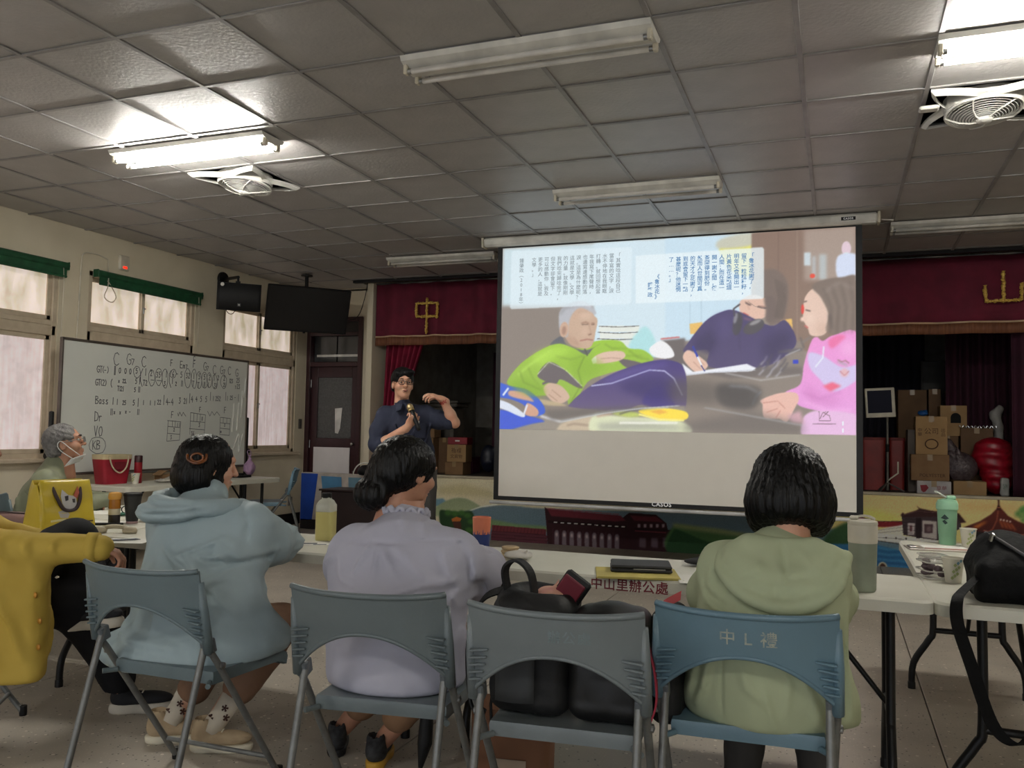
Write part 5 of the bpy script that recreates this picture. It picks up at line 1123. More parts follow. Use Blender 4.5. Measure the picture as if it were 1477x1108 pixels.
# ================================================================== television and loudspeaker
tv = empty('television', (-5.82, 8.54, 2.65), .807, label='black flat television hanging from a ceiling pole', cat='television'); R = rotm(.41)
MB().box((0, 0, 0), (.97, .035, .55), R, bev=.008).build('casing', BLACKP, tv, rot=(0, 0, 0))
MB().box(R @ Vector((0, -.019, .004)), (.95, .004, .525), R).build('panel', mat('dark_screen_glass', (14, 15, 18), .22), tv)
MB().box(R @ Vector((0, .04, 0)), (.4, .05, .3), R, bev=.01).build('back_housing', BLACKP, tv)
MB().tube([(0, .12, .44), (0, .12, .05), (0, .06, -.0)], .022, 10).build('pole', BLACKM, tv)
MB().lathe([(.07, 0), (.07, .012), (.02, .016)], (0, .12, .415), 16).build('ceiling_flange', BLACKM, tv)
MB().tube(spline([(.47, .05, -.1), (.62, .06, -.02), (.70, .08, .2), (.74, .1, .40)]), .005, 6).build('cable', BLACKP, tv)
MB().box(R @ Vector((-.02, -.015, -.28)), (.03, .02, .012), R, bev=.003).build('sensor', BLACKP, tv)
sp = empty('loudspeaker', (-6.13, 7.66, 2.68), .785, label='black loudspeaker on a wall bracket beside the television', cat='loudspeaker'); R = rotm(.15)
MB().prism([(-.23, -.12), (.23, -.12), (.17, .13), (-.17, .13)], -.15, .15, lambda x, y, z: R @ Vector((x, y, z))).build('cabinet', BLACKP, sp)
MB().grid(lambda u, v: R @ Vector(((u-.5)*.45, -.123-.016*math.sin(math.pi*u), (v-.5)*.285)), 16, 2, .006).build('grille', mat('black_mesh', (20, 20, 22), .7, (12, 12, 13), 200, .8), sp, smooth=True)
MB().box(R @ Vector((.0, -.146, -.085)), (.034, .005, .034), R, bev=.001).build('badge', mat('badge_grey', (74, 76, 78), .4), sp)
MB().lathe([(0, .004), (.007, .003), (.008, 0)], R @ Vector((.0, -.149, -.085)), 10, R @ rotm(math.pi/2)).build('badge_dot', WHITE, sp)
MB().lathe([(0, .006), (.018, .005), (.02, 0)], R @ Vector((-.18, -.143, .125)), 14, R @ rotm(math.pi/2)).build('white_sticker', WHITE, sp)
MB().tube([(0, .02, .13), (0, .02, .22)], .012, 8).box((0, .02, .165), (.05, .02, .02), bev=.003).tube([(0, .02, .22), (-.095, .56, .27)], .018, 8).build('bracket_arm', BLACKM, sp)
MB().lathe([(0, .03), (.08, .03), (.085, .02), (.085, 0)], (-.115, .57, .27), 24, rotm(0, math.pi/2, -.785)).build('wall_plate', BLACKM, sp, auto=40)
MB().tube(spline([(-.12, .0, -.15), (-.09, -.01, -.19), (-.05, 0, -.19), (-.02, .0, -.15)]), .004, 6).build('cable', BLACKP, sp)
# ================================================================== small wall fittings
al = empty('alarm_box', (XL+.02, 6.52, 2.86), label='small white alarm box with a red light above the window', cat='alarm')
MB().box((0, 0, 0), (.04, .13, .15), bev=.012).build('case', CREAM, al)
MB().box((.021, 0, -.045), (.006, .05, .022), bev=.002).build('indicator', emit('red_indicator', (255, 40, 20), 1.6), al)
cb = MB().tube(spline([(0, .31, 0), (.01, .20, .02), (.01, .10, .02), (.005, .02, .0), (0, 0, -.1), (0, -.01, -.6), (0, -.03, -1.15)], 5), .006, 6).tube(spline([(0, .31, 0), (.06, .27, -.25), (.07, .22, -.38), (.06, .32, -.42), (.05, .38, -.36), (.05, .33, -.28), (.06, .26, -.22)], 5), .005, 6)
tag(cb.build('white_cable', CREAM, None, loc=(XL+.012, 6.02, 2.86)), 'loose white cable looped over the green blind', 'cable')
def plate(name, y, z, w, h, m, label, cat, rock):
    e = empty(name, (XL+.005, y, z), label=label, cat=cat); MB().box((0, 0, 0), (.012, w, h), bev=.004).build('plate', m, e)
    for yy in rock: MB().box((.008, yy, 0), (.008, w*.3, h*.5), bev=.002).build('insert', mat('dark_insert', (60, 58, 56), .5), e)
plate('light_switch', 9.62, 1.31, .07, .13, mat('grey_switch_plate', (92, 86, 80), .5), 'dark grey light switch on the wall by the door', 'switch', (0,))
plate('wall_socket', 9.45, .305, .09, .11, mat('grey_socket_plate', (120, 114, 108), .5), 'grey power socket low on the wall beside the door', 'socket', (-.02, .02))
pl = tag(MB().grid(lambda u, v: (.006, (u-.5)*.12, (v-.5)*.30+.01*math.sin(u*20)), 10, 3, .012).build('black_wall_pad', mat('black_quilt', (24, 24, 28), .7), None, loc=(XL+.06, 5.07, 1.97)), 'black quilted pad hanging at the left edge beside the window', 'pad')
# ================================================================== folding tables
TOPM = mat('white_blow_moulded_plastic', (214, 212, 198), .42, (200, 197, 182), 3, .8, .08, 120)
def rrect(w, d, r, n=6):
    P = []
    for cx, cy, a0 in ((w/2-r, d/2-r, 0), (-w/2+r, d/2-r, 90), (-w/2+r, -d/2+r, 180), (w/2-r, -d/2+r, 270)):
        for i in range(n+1):
            a = math.radians(a0+90*i/n); P.append((cx+r*math.cos(a), cy+r*math.sin(a)))
    return P
def table(x, y, rz, L, D, label, grp=None):
    e = empty('folding_table', (x, y, 0), rz, label=label, cat='table', group=grp); H = .73
    b = MB(); lo = rrect(L, D, .05); mid = rrect(L, D, .05); hi = rrect(L-.016, D-.016, .045); inn = rrect(L-.05, D-.05, .03); n = len(lo)
    b.add([(p[0], p[1], H-.045) for p in lo]+[(p[0], p[1], H-.008) for p in mid]+[(p[0], p[1], H) for p in hi]+[(p[0], p[1], H-.045) for p in inn]+[(p[0], p[1], H-.02) for p in inn], [])
    b.f += [(r*n+i, r*n+(i+1) % n, (r+1)*n+(i+1) % n, (r+1)*n+i) for r in (0, 1) for i in range(n)]+[tuple(2*n+i for i in range(n))]
    b.f += [(i, 3*n+i, 3*n+(i+1) % n, (i+1) % n) for i in range(n)]+[(3*n+i, 4*n+i, 4*n+(i+1) % n, 3*n+(i+1) % n) for i in range(n)]+[tuple(4*n+i for i in range(n))[::-1]]
    b.build('tabletop', TOPM, e, auto=35)
    for s in (-1, 1):
        xx = s*(L/2-.13)
        for q in (-1, 1):
            yy = q*(D/2-.10)
            MB().tube(spline([(xx, yy*.75, H-.03), (xx, yy*.75, .32), (xx, yy*.85, .25), (xx, q*(D/2-.06), .13), (xx, q*(D/2-.05), .0)], 4), .0165, 10).build('leg', BLACKM, e, auto=50)
            MB().lathe([(.019, 0), (.019, .03), (.017, .034)], (xx, q*(D/2-.05), 0), 10).build('foot_cap', BLACKP, e, auto=40)
        MB().tube([(xx, -(D/2-.10)*.75, .30), (xx, (D/2-.10)*.75, .30)], .014, 8).build('cross_bar', BLACKM, e, auto=50)
        MB().tube([(xx, -(D/2-.10)*.75, H-.04), (xx, (D/2-.10)*.75, H-.04)], .014, 8).build('hinge_bar', BLACKM, e, auto=50)
        MB().tube([(xx, .0, .30), (xx-s*.16, .0, .50), (xx-s*.34, .0, H-.03)], .010, 8).build('brace', BLACKM, e, auto=50)
    return e
TF = [table(-.61, 3.46, 0, 1.83, .56, 'white folding table with red lettering on its edge, before the woman in green'),
      table(-2.45, 3.46, 0, 1.83, .56, 'white folding table in front of the woman in the pale blue jacket'),
      table(-4.29, 3.42, 0, 1.83, .60, 'white folding table at the far left holding the yellow bag'),
      table(.61, 4.09, math.pi/2, 1.84, .61, 'white folding table at the right holding the black bag and green shaker'),
      table(-4.06, 4.36, math.pi/2, 1.22, .74, 'short white folding table in front of the grey-haired man'),
      table(-5.86, 6.72, math.pi/2-.06, 2.0, .58, 'white folding table against the whiteboard holding the red cooler bag')]
text('edge_lettering', '中山里辦公處', .048, mat('dark_red_brush_paint', (120, 26, 40), .6), TF[0], plane_m((-.262, -.2815, .684), (1, 0, 0), (0, 0, 1)), spacing=1.06, offset=.0008)
# ================================================================== folding chairs
CH = [mat('grey_blue_plastic', (102, 117, 122), .38, (90, 104, 108), 4, .8, .05, 90), mat('grey_plastic', (100, 110, 112), .38, (88, 97, 99), 4, .8, .05, 90), mat('pale_grey_plastic_chair', (114, 122, 124), .38, (100, 107, 109), 4, .8, .05, 90), mat('steel_blue_plastic', (100, 128, 142), .38, (88, 113, 126), 4, .8, .05, 90)]
def back_pt(x, z):
    u = x/.235; return Vector((x, -.05*(1-min(1, u*u))+(.80-z)*.22, z))
def chair(x, y, rz, m, label, foot=True):
    e = empty('folding_chair', (x, y, 0), rz, label=label, cat='chair', group='blue-grey folding chairs')
    def fn(u, v):
        s = 2*u-1; zt = .797+.010*abs(s)**3; zb = .685-.125*abs(s)**2.1
        return back_pt(.235*s, zb+(zt-zb)*v)
    bk = MB().grid(fn, 32, 8, .012).build('backrest', m, e, auto=50)
    MB().tube([fn(i/32, 1)+Vector((0, -.006, 0)) for i in range(33)], .009, 8).build('top_rim', m, bk, smooth=True)
    MB().tube([fn(i/32, 0)+Vector((0, -.004, 0)) for i in range(33)], .0065, 8).build('arch_rim', m, bk, smooth=True)
    for s in (-1, 1):
        MB().tube([back_pt(s*.233, .77)+Vector((0, .004, 0)), back_pt(s*.235, .66), back_pt(s*.235, .54)], [.011, .016, .0175], 10).build('side_sleeve', m, bk, smooth=True)
        for k in range(5):
            z = .682-.021*k
            MB().box(back_pt(s*(.205+.004*k), z)+Vector((0, -.012, 0)), (.055-.004*k, .022, .006), rotm(.0, s*.12, 0), bev=.002).build('rib', m, bk)
        P = [Vector((s*.235, .05, .56)), Vector((s*.234, .10, .50)), Vector((s*.232, .46, .012))]
        MB().tube(P, .0115, 10).build('front_leg', TUBEGREY, e, auto=50)
        Rr = [Vector((s*.216, .065, .575)), Vector((s*.216, -.01, .32)), Vector((s*.216, -.10, .012))]
        MB().tube(Rr, .0115, 10).build('rear_leg', TUBEGREY, e, auto=50)
        MB().box((s*.224, .068, .555), (.036, .042, .05), rotm(.3), bev=.005).build('bracket', mat('grey_bracket', (92, 98, 102), .45), e)
        MB().lathe([(.010, -.004), (.012, 0), (.012, .012), (0, .016)], (s*.238, .115, .485), 10, rotm(0, s*math.pi/2, 0)).build('rivet', STEEL, e)
        for p in (P[-1], Rr[-1]): MB().lathe([(.015, -.012), (.016, 0), (.0145, .03)], p, 10).build('foot_cap', BLACKP, e, auto=40)
        MB().tube([(s*.195, .115, .425), (s*.222, .075, .425)], .009, 8).build('seat_pin', m, e, auto=50)
    MB().tube([(-.216, -.065, .14), (.216, -.065, .14)], .009, 8).build('rear_stretcher', TUBEGREY, e, auto=50)
    MB().tube([(-.232, .40, .095), (.232, .40, .095)], .009, 8).build('front_stretcher', TUBEGREY, e, auto=50)
    def seat(u, v):
        s = 2*u-1; t = v; w = .205+.012*t; dip = -.012*(1-s*s)*math.sin(math.pi*min(1, t*1.1)); lip = -.02*max(0, (t-.86)/.14)**2
        return (w*s, .12+.39*t, .447+dip+lip+.004*(1-t))
    sm = MB().grid(seat, 16, 14, .014).build('seat', m, e, auto=60)
    sk = [seat(i/12, 0) for i in range(13)]+[seat(1, i/10) for i in range(1, 11)]+[seat(1-i/12, 1) for i in range(1, 13)]+[seat(0, 1-i/10) for i in range(1, 10)]
    b = MB(); n = len(sk); b.add([(p[0], p[1], p[2]+.006) for p in sk]+[(p[0]*1.012, (p[1]-.3)*1.012+.3, p[2]-.004) for p in sk]+[(p[0], p[1], p[2]-.034) for p in sk]+[(p[0]*.96, (p[1]-.3)*.96+.3, p[2]-.034) for p in sk], [])
    b.f = [(r*n+i, r*n+(i+1) % n, (r+1)*n+(i+1) % n, (r+1)*n+i) for r in range(3) for i in range(n)]
    b.build('seat_skirt', m, sm, auto=50)
    return e
C1 = chair(-2.126, 2.225, 0, CH[0], 'grey-blue folding chair under the woman in the pale blue jacket')
C2 = chair(-1.26, 2.19, .14, CH[1], 'grey folding chair under the woman in the lavender shirt')
C3 = chair(-.694, 2.18, .10, CH[2], 'folding chair holding the black backpack and quilted bag')
C4 = chair(-.23, 2.39, .05, CH[3], 'steel-blue folding chair with worn white characters under the woman in green')
C5 = chair(-3.54, 2.35, -.95, CH[0], 'folding chair under the person in the yellow coat')
C6 = chair(-4.82, 3.86, -.85, CH[0], 'folding chair under the grey-haired man')
C7 = chair(-5.60, 8.05, 2.18, mat('light_blue_plastic', (122, 156, 176), .4), 'light blue folding chair standing at the far table by the door')
def chair_text(e, s, size, m, x, z, off=.0004, sp=1.15):
    me = text_mesh(s, size, off, spacing=sp)
    for v in me.vertices:
        p = back_pt(x+v.co.x, z+v.co.y); v.co = p+Vector((0, -.0075, 0))
    tag(link('worn_lettering', me, m, [c for c in bpy.data.objects if c.parent == e and c.name.startswith('backrest')][0]), kind='stuff')
chair_text(C4, '中 L 禮', .045, mat('worn_white_paint', (180, 176, 156), .7, (110, 130, 136), 60, .9), -.065, .722)
chair_text(C3, '辦公處', .036, mat('faint_worn_paint', (126, 138, 140), .7, (104, 118, 120), 40, .9), -.01, .728)
# ================================================================== people
SKIN = mat('skin', (206, 158, 132), .5, (192, 142, 116), 14, .7, .05, 160, sss=.15)
SKIN2 = mat('tanned_skin', (182, 134, 108), .5, (166, 118, 94), 14, .7, .05, 160, sss=.15)
HAIR = mat('black_hair', (7, 6, 6), .42, (3, 3, 3), 60, .9, .5, 130, stretch=(1, 1, .06), spec=.22)
HAIRS = mat('short_black_hair', (7, 6, 6), .5, (4, 4, 4), 90, .9, .5, 200, stretch=(1, 1, .3), spec=.2)
GREYHAIR = mat('grey_hair', (128, 126, 124), .6, (62, 60, 60), 70, .9, .8, 180, stretch=(.5, .5, .4))
def cloth(name, c, c2=None, rough=.75, bump=.35, bscale=9, st=(1, 1, .6)):
    new = name not in MATS; m = mat(name, c, rough, c2, 5, .7, bump, bscale, stretch=st, spec=.25)
    if new:
        nt = m.node_tree; bp = [n for n in nt.nodes if n.type == 'BUMP'][0]; nz = bp.inputs['Height'].links[0].from_node
        nz.noise_type = 'RIDGED_MULTIFRACTAL'; nz.inputs['Scale'].default_value = bscale*.55; nz.inputs['Detail'].default_value = 2; nz.inputs['Distortion'].default_value = 1.2
        bp.inputs['Strength'].default_value = bump; bp.inputs['Distance'].default_value = .03
    return m
def head(f, c, R, jaw=1.0, skip_face=False):
    """head at c, frame R: +y is the way the face looks"""
    f.frame(c, R)
    f.ell((0, -.008, .025), (.077, .097, .098), .02).ell((0, .022, -.055), (.060*jaw, .066, .062), .03).ell((0, .06, -.095), (.028, .026, .022), .025)
    f.cone((0, -.02, -.07), (0, -.035, -.20), .055, .060, .02)
    f.ell((0, .083, .035), (.05, .014, .012), .015)                                     # brow
    for s in (-1, 1):
        f.ell((s*.033, .094, .012), (.019, .012, .011), .008, 'cut').ell((s*.045, .06, -.025), (.022, .026, .022), .02)
        f.ell((s*.078, -.006, -.008), (.010, .022, .032), .006).ell((s*.086, -.002, -.006), (.006, .012, .020), .004, 'cut')
    f.cone((0, .086, .022), (0, .108, -.020), .007, .0115, .01)
    for s in (-1, 1): f.ell((s*.012, .096, -.022), (.008, .010, .007), .006)
    f.ell((0, .089, -.052), (.024, .010, .006), .004).ell((0, .087, -.064), (.021, .010, .007), .004).cone((-.02, .098, -.058), (.02, .098, -.058), .0022, .0022, .002, 'cut')
    f.frame()
def eyes(parent, c, R, open_=.6):
    for s in (-1, 1):
        p = Vector(c)+R @ Vector((s*.033, .082, .012))
        e = MB().lathe([(.0105*math.sin(a*math.pi/8), -.0105*math.cos(a*math.pi/8)) for a in range(9)], p, 12, R @ rotm(math.pi/2)).build('eye', mat('eye_white', (186, 176, 166), .4), parent, smooth=True)
        MB().lathe([(0, .0020), (.004, .0016), (.0058, 0)], p+R @ Vector((0, .0095, 0)), 12, R @ rotm(-math.pi/2)).build('iris', mat('dark_iris', (28, 18, 14), .2), e, smooth=True)
        MB().grid(lambda u, v: p+R @ Vector(((u-.5)*.027, .0125-.006*(2*u-1)**2, .0115-.0105*v+.003*(1-(2*u-1)**2))), 8, 2, .002).build('eyelid', SKIN, e, smooth=True)
        MB().tube([Vector(c)+R @ Vector((s*(.014+.036*t), .098-.014*t*t, .034+.006*math.sin(t*2.6))) for t in (0, .25, .5, .75, 1)], [.002, .0036, .0036, .003, .0015], 6).build('eyebrow', HAIRS, parent, smooth=True)
def glasses(parent, c, R, m):
    g = empty('glasses', parent=parent)
    for s in (-1, 1):
        P = [Vector(c)+R @ Vector((s*.034+.0255*math.cos(a)*(1-.08*math.cos(2*a)), .113-.12*abs(s*.034+.0255*math.cos(a))**1.6, .008+.0185*math.sin(a)*(1+.1*math.cos(2*a)))) for a in (k*math.pi/11 for k in range(22))]
        MB().tube(P, .0026, 6, closed=True).build('rim', m, g, smooth=True)
        MB().tube([Vector(c)+R @ Vector(p) for p in ((s*.059, .104, .014), (s*.076, .08, .014), (s*.083, .0, .012), (s*.082, -.03, -.004))], .0022, 6).build('temple', m, g, smooth=True)
    MB().tube([Vector(c)+R @ Vector(p) for p in ((-.010, .111, .012), (0, .114, .015), (.010, .111, .012))], .0024, 6).build('bridge', m, g, smooth=True)
    return g
def hand(f, w, y, z, side, curl=(.4, .4, .4, .4), thumb=.5, k=.006, sc=1.0, spread=.0):
    """hand from wrist w: y = way the hand points, z = back of the hand, side = +1 thumb on +x (x = y cross z)"""
    y = Vector(y).normalized(); z = (Vector(z)-Vector(z).dot(y)*y).normalized(); x = y.cross(z)*side; w = Vector(w)
    L = lambda a, b, c: w+(x*a+y*b+z*c)*sc
    R = np.array([[x[i], y[i], z[i]] for i in range(3)])
    f.ell(L(0, .045, 0), (.040*sc, .052*sc, .016*sc), .012, R=R).ell(L(.022, .03, -.008), (.018*sc, .03*sc, .015*sc), .012, R=R)
    f.cone(L(0, -.03, 0), L(0, .02, 0), .026*sc, .026*sc, .015)
    for i, (bx, ln) in enumerate(((.029, .92), (.010, 1.0), (-.010, .94), (-.028, .76))):
        p = L(bx, .082-.004*abs(i-1), 0); a = 0; d0 = (y+x*spread*(1.5-i)*.3).normalized()
        f.cone(L(bx*.8, .05, 0), p, .0095*sc, .0095*sc, k)
        for seg, r in ((.042, .0090), (.027, .0082), (.022, .0074)):
            a += curl[i]*(1 if seg != .042 else .9); d = d0*math.cos(a)-z*math.sin(a); q = p+d*seg*ln*sc
            f.cone(p, q, r*sc, r*.92*sc, k*.6); p = q
    p = L(.030, .022, -.006)
    for j, (seg, r) in enumerate(((.040, .0125), (.032, .0105), (.026, .0090))):
        a = thumb*(.5+j*.45); d = (x*.75*math.cos(a)+y*.66-z*(.25+.8*math.sin(a))).normalized(); q = p+d*seg*sc; f.cone(p, q, r*sc, r*.9*sc, k); p = q
    return f
def F3(fx, up=(0, 0, 1)):
    """frame whose +y is fx"""
    y = Vector(fx).normalized(); x = y.cross(Vector(up)).normalized(); z = x.cross(y); return Matrix((x, y, z)).transposed()
def shoe(parent, at, ang, up, sole, size=.255, name='shoe', tilt=0, soleh=.03, laces=None, base=(0, 0, 0)):
    s = size/.255; e = empty(name, Vector(at)-Vector(base), ang, parent=parent); e.rotation_euler = (tilt, 0, ang)
    f = Sd((-.06*s, -.09*s, 0), (.06*s, .19*s, .13*s), .006); f.ell((0, -.03*s, .06*s), (.036*s, .05*s, .045*s), .02).ell((0, .06*s, .05*s), (.040*s, .10*s, .030*s), .03).cone((0, -.03*s, .06*s), (0, -.035*s, .11*s), .036*s, .038*s, .02).box((0, .04*s, 0), (.1, .2, .022*s), .002, .0, 'cut').ell((0, -.035*s, .125*s), (.027*s, .03*s, .03*s), .005, 'cut')
    body('upper', up, e, f)
    g = Sd((-.06*s, -.09*s, -.0), (.06*s, .19*s, .06*s), .005); g.ell((0, -.03*s, .018), (.040*s, .055*s, .05), .02).ell((0, .075*s, .018), (.045*s, .09*s, .05), .03).box((0, .04*s, -.05), (.1, .3, .05), .001, 0, 'cut').box((0, .04*s, .1), (.1, .3, .1-soleh), .001, .004, 'cut')
    body('sole', sole, e, g)
    for i in range(4): MB().tube([(-.018*s, (.025+.018*i)*s, (.083-.006*i)*s), (0, (.027+.018*i)*s, (.090-.007*i)*s), (.018*s, (.025+.018*i)*s, (.083-.006*i)*s)], .0035, 6).build('lace', laces or sole, e, smooth=True)
    return e

# ------------------------------------------------------------------ woman in the pale blue jacket
B0 = Vector((-2.2, 2.6, 0))
pw = empty('person', B0, label='woman with dark bob and amber hair clip in a pale blue hooded jacket', cat='person')
hc = Vector((-2.35, 2.80, 1.105)); HR = F3((.62, .75, -.12))
f = Sd((-2.52, 2.6, .88), (-2.15, 3.0, 1.24), .006); head(f, hc, HR)
g = Sd((-2.62, 2.4, .36), (-1.82, 3.35, 1.0), .012)
g.ell((-2.2, 2.62, .62), (.2, .14, .24), .03).cone((-2.3, 2.72, .88), (-2.33, 2.77, 1.0), .06, .055, .03).cone((-2.28, 2.62, .50), (-2.32, 3.0, .47), .08, .065, .03).cone((-2.12, 2.62, .50), (-2.12, 2.98, .46), .08, .065, .03)
h = Sd((-2.45, 3.05, .68), (-2.2, 3.4, .86), .0045); hand(h, (-2.31, 3.15, .77), (-.35, .9, -.05), (0, 0, 1), 1, (.35, .4, .45, .5))
lf = Sd((-2.6, 2.7, .04), (-2.0, 3.05, .48), .009); lf.chain([(-2.12, 2.98, .46), (-2.2, 2.9, .28), (-2.30, 2.81, .09)], [.058, .052, .034], .02).chain([(-2.33, 2.98, .46), (-2.42, 2.9, .28), (-2.5, 2.83, .09)], [.058, .052, .034], .02)
body('body', SKIN, pw, f, g, h, lf, base=B0)
hf = Sd((-2.56, 2.6, .94), (-2.14, 3.02, 1.26), .006); hf.frame(hc, HR)
hf.ell((0, -.022, .03), (.100, .108, .098), .02).ell((0, -.055, -.045), (.112, .085, .085), .04).ell((.06, -.02, -.05), (.045, .075, .075), .03).ell((-.06, -.02, -.05), (.045, .075, .075), .03)
hf.ell((0, .145, -.06), (.082, .10, .13), .015, 'cut').box((0, 0, -.235), (.2, .2, .10), .01, .02, 'cut').ell((.098, .045, -.045), (.03, .05, .07), .012, 'cut').frame()
hf.disp(lambda X, Y, Z: .0016*np.sin(190*(np.arctan2(Y-hc.y, X-hc.x))+14*Z)+.002*np.sin(60*np.arctan2(Y-hc.y, X-hc.x)+3))
hair = body('hair', HAIR, pw, hf, base=B0)
cl = empty('hair_clip', Vector((-2.318, 2.690, 1.135))-B0, parent=pw); AMB = mat('amber_clip', (150, 82, 28), .2, (52, 26, 12), 30, .9, coat=.6)
RR = F3((-.645, .76, 0))
MB().tube(spline([RR @ Vector(p) for p in ((-.035, .0, .02), (-.03, -.018, .0), (.0, -.026, -.012), (.03, -.016, .0), (.034, 0, .022))], 5), .006, 8).build('claw', AMB, cl, smooth=True)
MB().tube([RR @ Vector((.022*math.cos(a*math.pi/8), -.02, .010+.016*math.sin(a*math.pi/8))) for a in range(16)], .0045, 6, closed=True).build('ring', AMB, cl, smooth=True)
JB = cloth('pale_blue_nylon', (158, 174, 178), (146, 162, 166), .55, .8, 8)
j = Sd((-2.72, 2.34, .30), (-1.74, 3.3, 1.08), .009)
j.ell((-2.215, 2.60, .60), (.27, .175, .26), .05).ell((-2.235, 2.665, .80), (.25, .17, .17), .06).cone((-2.43, 2.69, .895), (-2.08, 2.72, .895), .08, .08, .07).cone((-2.32, 2.72, .92), (-2.33, 2.77, .99), .11, .085, .05)
j.ell((-2.25, 2.56, .44), (.35, .20, .10), .08).ell((-2.05, 2.62, .50), (.18, .19, .10), .07).cone((-1.97, 2.66, .53), (-1.93, 2.70, .50), .065, .05, .05)
j.chain([(-2.08, 2.71, .88), (-2.085, 2.83, .82), (-2.13, 2.96, .795)], [.085, .092, .086], .05).chain([(-2.13, 2.96, .795), (-2.20, 3.06, .785), (-2.29, 3.13, .775)], [.084, .074, .05], .03)
j.chain([(-2.44, 2.70, .88), (-2.47, 2.84, .81), (-2.46, 2.98, .785), (-2.40, 3.14, .775)], [.085, .08, .07, .05], .04)
j.folds(.0035, 20, 3, (1, 0, .8))
for P, a, w in (([(-2.08, .985), (-2.028, .913), (-2.019, .849), (-1.989, .787)], -.006, .008), ([(-1.99, .797), (-2.039, .823), (-2.09, .86)], .012, .016), ([(-2.175, .809), (-2.11, .764), (-2.047, .729)], .012, .015), ([(-2.074, .784), (-2.013, .776), (-1.977, .788)], -.012, .010), ([(-2.145, .712), (-2.077, .707), (-2.011, .732)], .012, .014), ([(-2.117, .729), (-2.031, .69), (-1.971, .606)], .013, .016), ([(-2.007, .782), (-2.087, .686), (-2.139, .59)], .012, .016), ([(-1.918, .644), (-1.874, .559), (-1.858, .506)], -.012, .014), ([(-2.48, .547), (-2.402, .519), (-2.135, .5)], .010, .016), ([(-2.02, .66), (-2.04, .56), (-2.0, .47)], .013, .018), ([(-2.3, .80), (-2.25, .62), (-2.24, .48)], .006, .022)): j.crease(P, a*1.5, w*.9, 2.72)
for P, a, w in (([(-2.22, .799), (-2.153, .82), (-2.088, .851)], .010, .011), ([(-2.283, .834), (-2.233, .798), (-2.164, .764), (-2.09, .737)], .012, .012), ([(-2.239, .77), (-2.196, .718), (-2.122, .70)], -.012, .012), ([(-2.10, .842), (-2.063, .866), (-2.03, .846), (-2.0, .806)], .009, .009), ([(-2.13, .808), (-2.08, .80), (-2.03, .81)], .010, .010), ([(-2.13, .73), (-2.085, .745), (-2.04, .772)], -.009, .010), ([(-2.07, .83), (-2.04, .78), (-2.09, .74)], .009, .010)): j.crease(P, a*1.5, w*.9, 9)
j.box((-2.20, 2.6, .325), (.7, .5, .085), .01, .01, 'cut', R=rotm(0, -.13, 0))
jk = body('jacket', JB, pw, j, base=B0)
hd = Sd((-2.60, 2.44, .86), (-2.08, 2.86, 1.08), .008)
hd.chain(spline([(-2.43, 2.76, .985), (-2.44, 2.66, .985), (-2.385, 2.565, .975), (-2.28, 2.535, .965), (-2.18, 2.575, .965), (-2.12, 2.66, .965), (-2.14, 2.76, .955)], 4), .032, .02).ell((-2.33, 2.535, .945), (.135, .05, .045), .03).ell((-2.40, 2.555, .94), (.05, .045, .045), .03)
hd.ell((-2.31, 2.74, 1.02), (.10, .10, .07), .02, 'cut').folds(.004, 34, 9)
for P, a, w in (([(-2.47, .955), (-2.38, .94), (-2.25, .945), (-2.14, .965)], -.012, .009), ([(-2.45, .985), (-2.33, .975), (-2.2, .98)], -.010, .008), ([(-2.42, .93), (-2.34, .955), (-2.24, .965)], .010, .012)): hd.crease(P, a, w, 2.75)
body('hood', JB, jk, hd, base=(0, 0, 0)).location = -B0
TB = cloth('brown_trousers', (128, 98, 78), (112, 84, 66))
t = Sd((-2.62, 2.42, .12), (-1.98, 3.12, .60), .010)
t.cone((-2.2, 2.54, .53), (-2.2, 2.6, .53), .12, .12).chain([(-2.12, 2.58, .52), (-2.12, 2.98, .47), (-2.165, 2.94, .36), (-2.225, 2.88, .23)], [.10, .082, .078, .07], .02).chain([(-2.30, 2.58, .52), (-2.34, 2.98, .47), (-2.40, 2.92, .32), (-2.45, 2.88, .20)], [.10, .08, .074, .068], .02).folds(.002, 30, 5)
body('trousers', TB, pw, t, base=B0)
SOCK = mat('flowered_sock', (206, 196, 178), .8)
for at, kx in (((-2.235, 2.855, .20), 0), ((-2.47, 2.865, .18), 1)):
    p1 = Vector(at)-B0; p0 = Vector((-2.30, 2.80, .075) if kx == 0 else (-2.51, 2.815, .075))-B0
    so = MB().tube([p0, p0.lerp(p1, .5), p1], [.042, .040, .046], 14).build('sock', SOCK, pw, smooth=True)
    for q in range(4):
        a = -1.9+q*.75; c = p0.lerp(p1, .45+.3*(q % 2))+Vector((math.cos(a), math.sin(a), 0))*.043
        fl_ = MB()
        for w in range(5): fl_.tube([c, c+Vector((math.cos(a+1.57)*math.cos(w*1.256), math.sin(a+1.57)*math.cos(w*1.256), math.sin(w*1.256)))*.013], [.002, .0045], 5)
        fl_.build('flower', mat('brown_flower', (70, 38, 30), .8), so)
BEI = mat('beige_suede', (172, 152, 122), .8, (156, 134, 106), 20, .8); SOLEW = mat('off_white_sole', (214, 206, 184), .6)
shoe(pw, (-2.29, 2.80, 0), -1.15, BEI, SOLEW, .25, base=B0); shoe(pw, (-2.52, 2.81, 0), -1.0, BEI, SOLEW, .25, base=B0)

